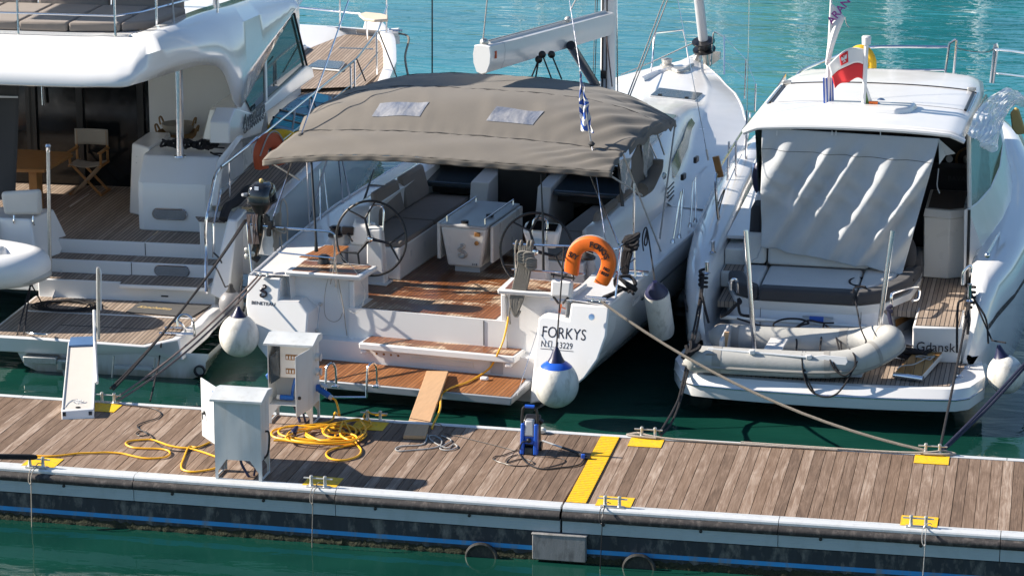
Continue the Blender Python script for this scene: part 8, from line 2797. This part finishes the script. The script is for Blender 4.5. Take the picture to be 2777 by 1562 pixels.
# black rope bundle on the stern post
T = Thing('rope_bundle', 'black rope bundle tied to the yacht starboard stern post', 'rope', FB, FB.Y('I', 1440, 250, 1.0))
b = MB()
for k in range(9):
    x0 = 1400 + 110 * k / 8
    P = [(1480 + rk.uniform(-50, 50), 60, .95), (x0 + rk.uniform(-10, 20), 180, .93), (1390 + 80 * k / 8, 330, .9), (1395 + 60 * k / 8, 460 + rk.uniform(-30, 30), .88)]
    b.tube(cr([FB.Y('I', *p) for p in P], 4), .022, 6)
ce = FB.Y('I', 1500, 60, .95)
for k in range(6):
    b.tube(cr([ce + V(.09 * math.cos(a + k), .06 * math.sin(a), .05 * math.sin(a) + .02 * k - .06) for a in [j * .8 for j in range(9)]], 3), .022, 6)
T.part('bundle', b, M['ropeb'])
b = MB()
ce = FB.Y('I', 1430, 590, .8)
pts = [ce + V(.13 * math.cos(k * 1.25), .08 * math.sin(k * 1.7), .10 * math.sin(k * 1.1)) for k in range(22)]
b.tube(cr(pts, 4), .02, 6)
b.tube(cr([FB.Y('I', *p) for p in ((1380, 660, .7), (1260, 720, .55), (1160, 760, .45))], 4), .03, 6)
T.part('lower_turns', b, M['ropeb'])
# white rescue pouch
T = Thing('rescue_pouch', 'white rescue pouch with black straps under the pushpit rail', 'pouch', FB, FB.Y('I', 650, 650, .36))
P = [FB.Y('I', x, y, .38) for x, y in ((512, 740), (780, 755), (795, 545), (520, 515))]
T.part('pouch', MB().hexa([p + V(0, .03, 0) for p in P], [P[0] + V(.02, -.06, .02), P[1] + V(-.02, -.06, .02), P[2] + V(-.02, -.05, -.02), P[3] + V(.02, -.05, -.02)]), M['whitec'], bevel=.02, seg=3)
P = [FB.Y('I', x, y, .38) for x, y in ((512, 745), (780, 760), (775, 810), (510, 790))]
T.part('window', MB().slab(P, (0, .02, 0)), M['palewin'])
for a, c in (((540, 470), (540, 520)), ((780, 480), (790, 540)), ((545, 745), (610, 830)), ((730, 755), (660, 830)), ((520, 470), (810, 520))):
    T.part('strap', MB().tube([FB.Y('I', *a, .37), FB.Y('I', *c, .33)], .016, 6), M['black'])
T.part('orange_toggle', MB().tube(cr([FB.Y('I', *p, .32) for p in ((640, 840), (625, 900), (622, 940))], 3), .018, 6), M['orange'])
T.part('orange_toggle', MB().tube([FB.Y('I', 640, 870, .32), FB.Y('I', 700, 895, .32)], .007, 6), M['orange'])

# ---- outboard motor clamped to the port pushpit
q = FB.Y('E', 900, 800, .42)
T = Thing('outboard_motor', 'black outboard motor clamped to the yacht port pushpit', 'outboard motor', FB, FB.Y('E', 850, 1440, .35))


def rr_ring(c, sx, sy, z, n=20, p=.62):
    return [V(c.x + sx * math.copysign(abs(math.cos(a)) ** p, math.cos(a)), c.y + sy * math.copysign(abs(math.sin(a)) ** p, math.sin(a)), z) for a in [2 * math.pi * k / n for k in range(n)]]


zt_, zb_ = FB.Y('E', 900, 645, .42).z, FB.Y('E', 900, 860, .42).z
b = MB().loft([rr_ring(q, .125, .13, zb_), rr_ring(q, .178, .19, zb_ + .03), rr_ring(q, .172, .19, zb_ + .10), rr_ring(q + V(.005, 0, 0), .150, .17, zb_ + .22), rr_ring(q + V(.0, 0, 0), .118, .14, zt_ - .03), rr_ring(q, .085, .11, zt_)], caps=(True, True))
cowl = T.part('cowl', b, M['blackgloss'], smooth=60)
T.part('cowl_band', MB().loft([rr_ring(q, .184, .196, zb_ + .005), rr_ring(q, .184, .196, zb_ + .035)]), M['black'], parent=cowl)
T.part('top_grip', MB().obox(V(q.x - .03, q.y - .10, zt_ - .05), .12, .06, .04), M['black'], parent=cowl, bevel=.012)
T.part('cowl_badge', MB().obox(FB.Y('E', 845, 712, .245), .055, .012, .045), M['palewin'], parent=cowl)
T.part('fuel_cap', MB().ball(V(q.x, q.y, zt_ + .02), .03), M['gold'])
b = MB().loft([rr_ring(q, .14, .14, zb_), rr_ring(q + V(-.01, 0, 0), .11, .11, zb_ - .08), rr_ring(q + V(-.02, 0, 0), .06, .07, zb_ - .16)], caps=(True, True))
T.part('engine_pan', b, M['black'])
sh = [V(q.x - .02, q.y, zb_ - .14), FB.Y('E', 875, 1150, .40), FB.Y('E', 850, 1300, .40), FB.Y('E', 815, 1440, .38)]
T.part('drive_leg', MB().tube(cr(sh, 4), [.055] * 13, 10), M['blackgloss'])
T.part('gear_case', MB().tube([FB.Y('E', 770, 1400, .36), FB.Y('E', 870, 1470, .40)], .05, 10), M['black'])
for k in range(3):
    a = k * 2.09
    ce = FB.Y('E', 765, 1400, .34)
    T.part('propeller_blade', MB().ball(ce + V(.05 * math.cos(a), -.01, .05 * math.sin(a)), .05, (.8, .3, .8), 10, 6), M['galv'])
T.part('tiller', MB().tube([FB.Y('E', 740, 780, .30), FB.Y('E', 695, 778, .2)], [.03, .02], 8), M['greygel'])
b = MB()
for x, y in ((960, 1050), (990, 1100), (975, 1170), (940, 1030)):
    b.obox(FB.Y('E', x, y, .34), .06, .05, .12)
T.part('clamp_bracket', b, M['black'], bevel=.01)
P = [FB.Y('E', x, y, .46) for x, y in ((905, 1090), (1030, 1070), (1025, 1380), (1000, 1430), (870, 1410))]
Y.part('motor_pad', MB().slab(P, (0, .03, 0)), M['gel'], bevel=.01)
b = MB()
for k in range(7):
    x0 = 745 + 110 * k / 6
    P = [(x0, 985, .34), (x0 + rk.uniform(-15, 15), 1120, .33), (x0 + 15, 1300, .33)]
    b.tube(cr([FB.Y('E', *p) for p in P], 4), .010, 6)
solo('line_hank', 'brown grey line hank hanging behind the outboard leg', 'rope', FB, b, FB.Y('E', 790, 1100, .33), mats=M['ropem'])
b = MB()
for k in range(9):
    x0 = 1030 + 75 * k / 8
    P = [(x0, 985 + rk.uniform(-20, 30), .46), (x0 + rk.uniform(-12, 12), 1150, .44), (x0 + rk.uniform(-20, 25), 1320 + rk.uniform(-40, 60), .44)]
    b.tube(cr([FB.Y('E', *p) for p in P], 4), .010, 6)
ce = FB.Y('E', 1090, 1145, .44)
b.tube(cr([ce + V(.09 * math.cos(k * 1.3), .03 * math.sin(k), .04 * math.sin(k * 1.7)) for k in range(14)], 4), .014, 6)
b.tube(cr([FB.Y('E', *p) for p in ((1090, 1110, .44), (1095, 960, .45), (1115, 830, .46), (1155, 860, .46), (1175, 1000, .46), (1172, 1270, .45))], 5), .011, 6)
solo('line_hank', 'beige line hank hanging on the port pushpit beside the outboard', 'rope', FB, b, ce, mats=M['ropepale'])
T = Thing('rope_bundle', 'black rope on the catamaran side deck left of the outboard', 'rope', FA, FA.Y('E', 600, 860, 3.0))
T.part('turns', MB().tube(cr([FA.Y('E', *p) for p in ((860, 720, 3.6), (760, 720, 3.5), (690, 790, 3.3), (620, 860, 3.1), (545, 900, 2.9), (510, 970, 2.7), (490, 1040, 2.6))], 5), .065, 8), M['ropeb'])

# ---- limp blue and white striped flag on the starboard backstay
T = Thing('striped_flag', 'blue and white striped flag hanging limp at the yacht starboard backstay', 'flag', FB, FB.Y('B1', 1000, 700, 1.9))
P0 = [FB.Y('B1', x, y, 1.85) for x, y in ((962, 505), (962, 600), (962, 720), (964, 830), (968, 918))]
P1 = [FB.Y('B1', x, y, 1.85) for x, y in ((972, 510), (998, 600), (1022, 720), (1042, 830), (1068, 930))]
a_, c_ = cr(P0, 9), cr(P1, 9)
b = MB()
nv, NS, SUB = 10, 9, 4


def fl_pt(w, t):
    w = min(max(w, 0), 1)
    k = w * (len(a_) - 1)
    i = min(int(k), len(a_) - 2)
    p = a_[i].lerp(a_[i + 1], k - i).lerp(c_[i].lerp(c_[i + 1], k - i), t)
    return p + V(.012 * math.sin(w * 28) * t, .03 * math.sin(9 * t + w * 9) - .03 * t, 0)


for st_ in range(-2, NS + 2):
    b.mat(st_ % 2)
    for q in range(SUB):
        for j in range(nv):
            cs = []
            for sq, tj in ((q, j), (q + 1, j), (q + 1, j + 1), (q, j + 1)):
                t = tj / nv
                w = (st_ + sq / SUB) / NS
                w += (.20 if w < .5 else -.20) * (abs(t - .45) * 1.5) * min(1, abs(w - .5) * 5)
                cs.append(fl_pt(w, t))
            if (cs[0] - cs[1]).length > 1e-4 or (cs[2] - cs[3]).length > 1e-4:
                b.add(cs, [(0, 1, 2, 3)])
T.part('cloth', b, [M['blc'], M['whitec']])
T.part('hoist_line', MB().tube([FB.Y('B1', 962, 500, 1.84), FB.Y('B1', 1005, 770, 1.82), FB.Y('B1', 1040, 1000, 1.75)], .009, 6), M['ropew'])
# thin whip aerial ahead of the bimini
Y.part('aerial', MB().tube([FB.Y('A4', 1480, 520, 6.5), FB.Y('A4', 1480, -60, 6.5)], .012, 6), M['black'])

# ---- wooden plank between pontoon and platform
n0_, n1_ = WD.Z('A6', 1405, 545, DECK + .05), WD.Z('A6', 1548, 548, DECK + .05)
f0_, f1_ = FB.w(FB.Z('P', 1632, 660, .33)), FB.w(FB.Z('P', 1822, 664, .33))
b = MB().hexa([n0_ - V(0, 0, .045), n1_ - V(0, 0, .045), f1_ - V(0, 0, .045), f0_ - V(0, 0, .045)], [n0_, n1_, f1_, f0_])
solo('plank', 'bare wooden plank laid from the pontoon to the yacht teak platform', 'plank', WD, b, n0_, mats=M['lumber'], bevel=.005)
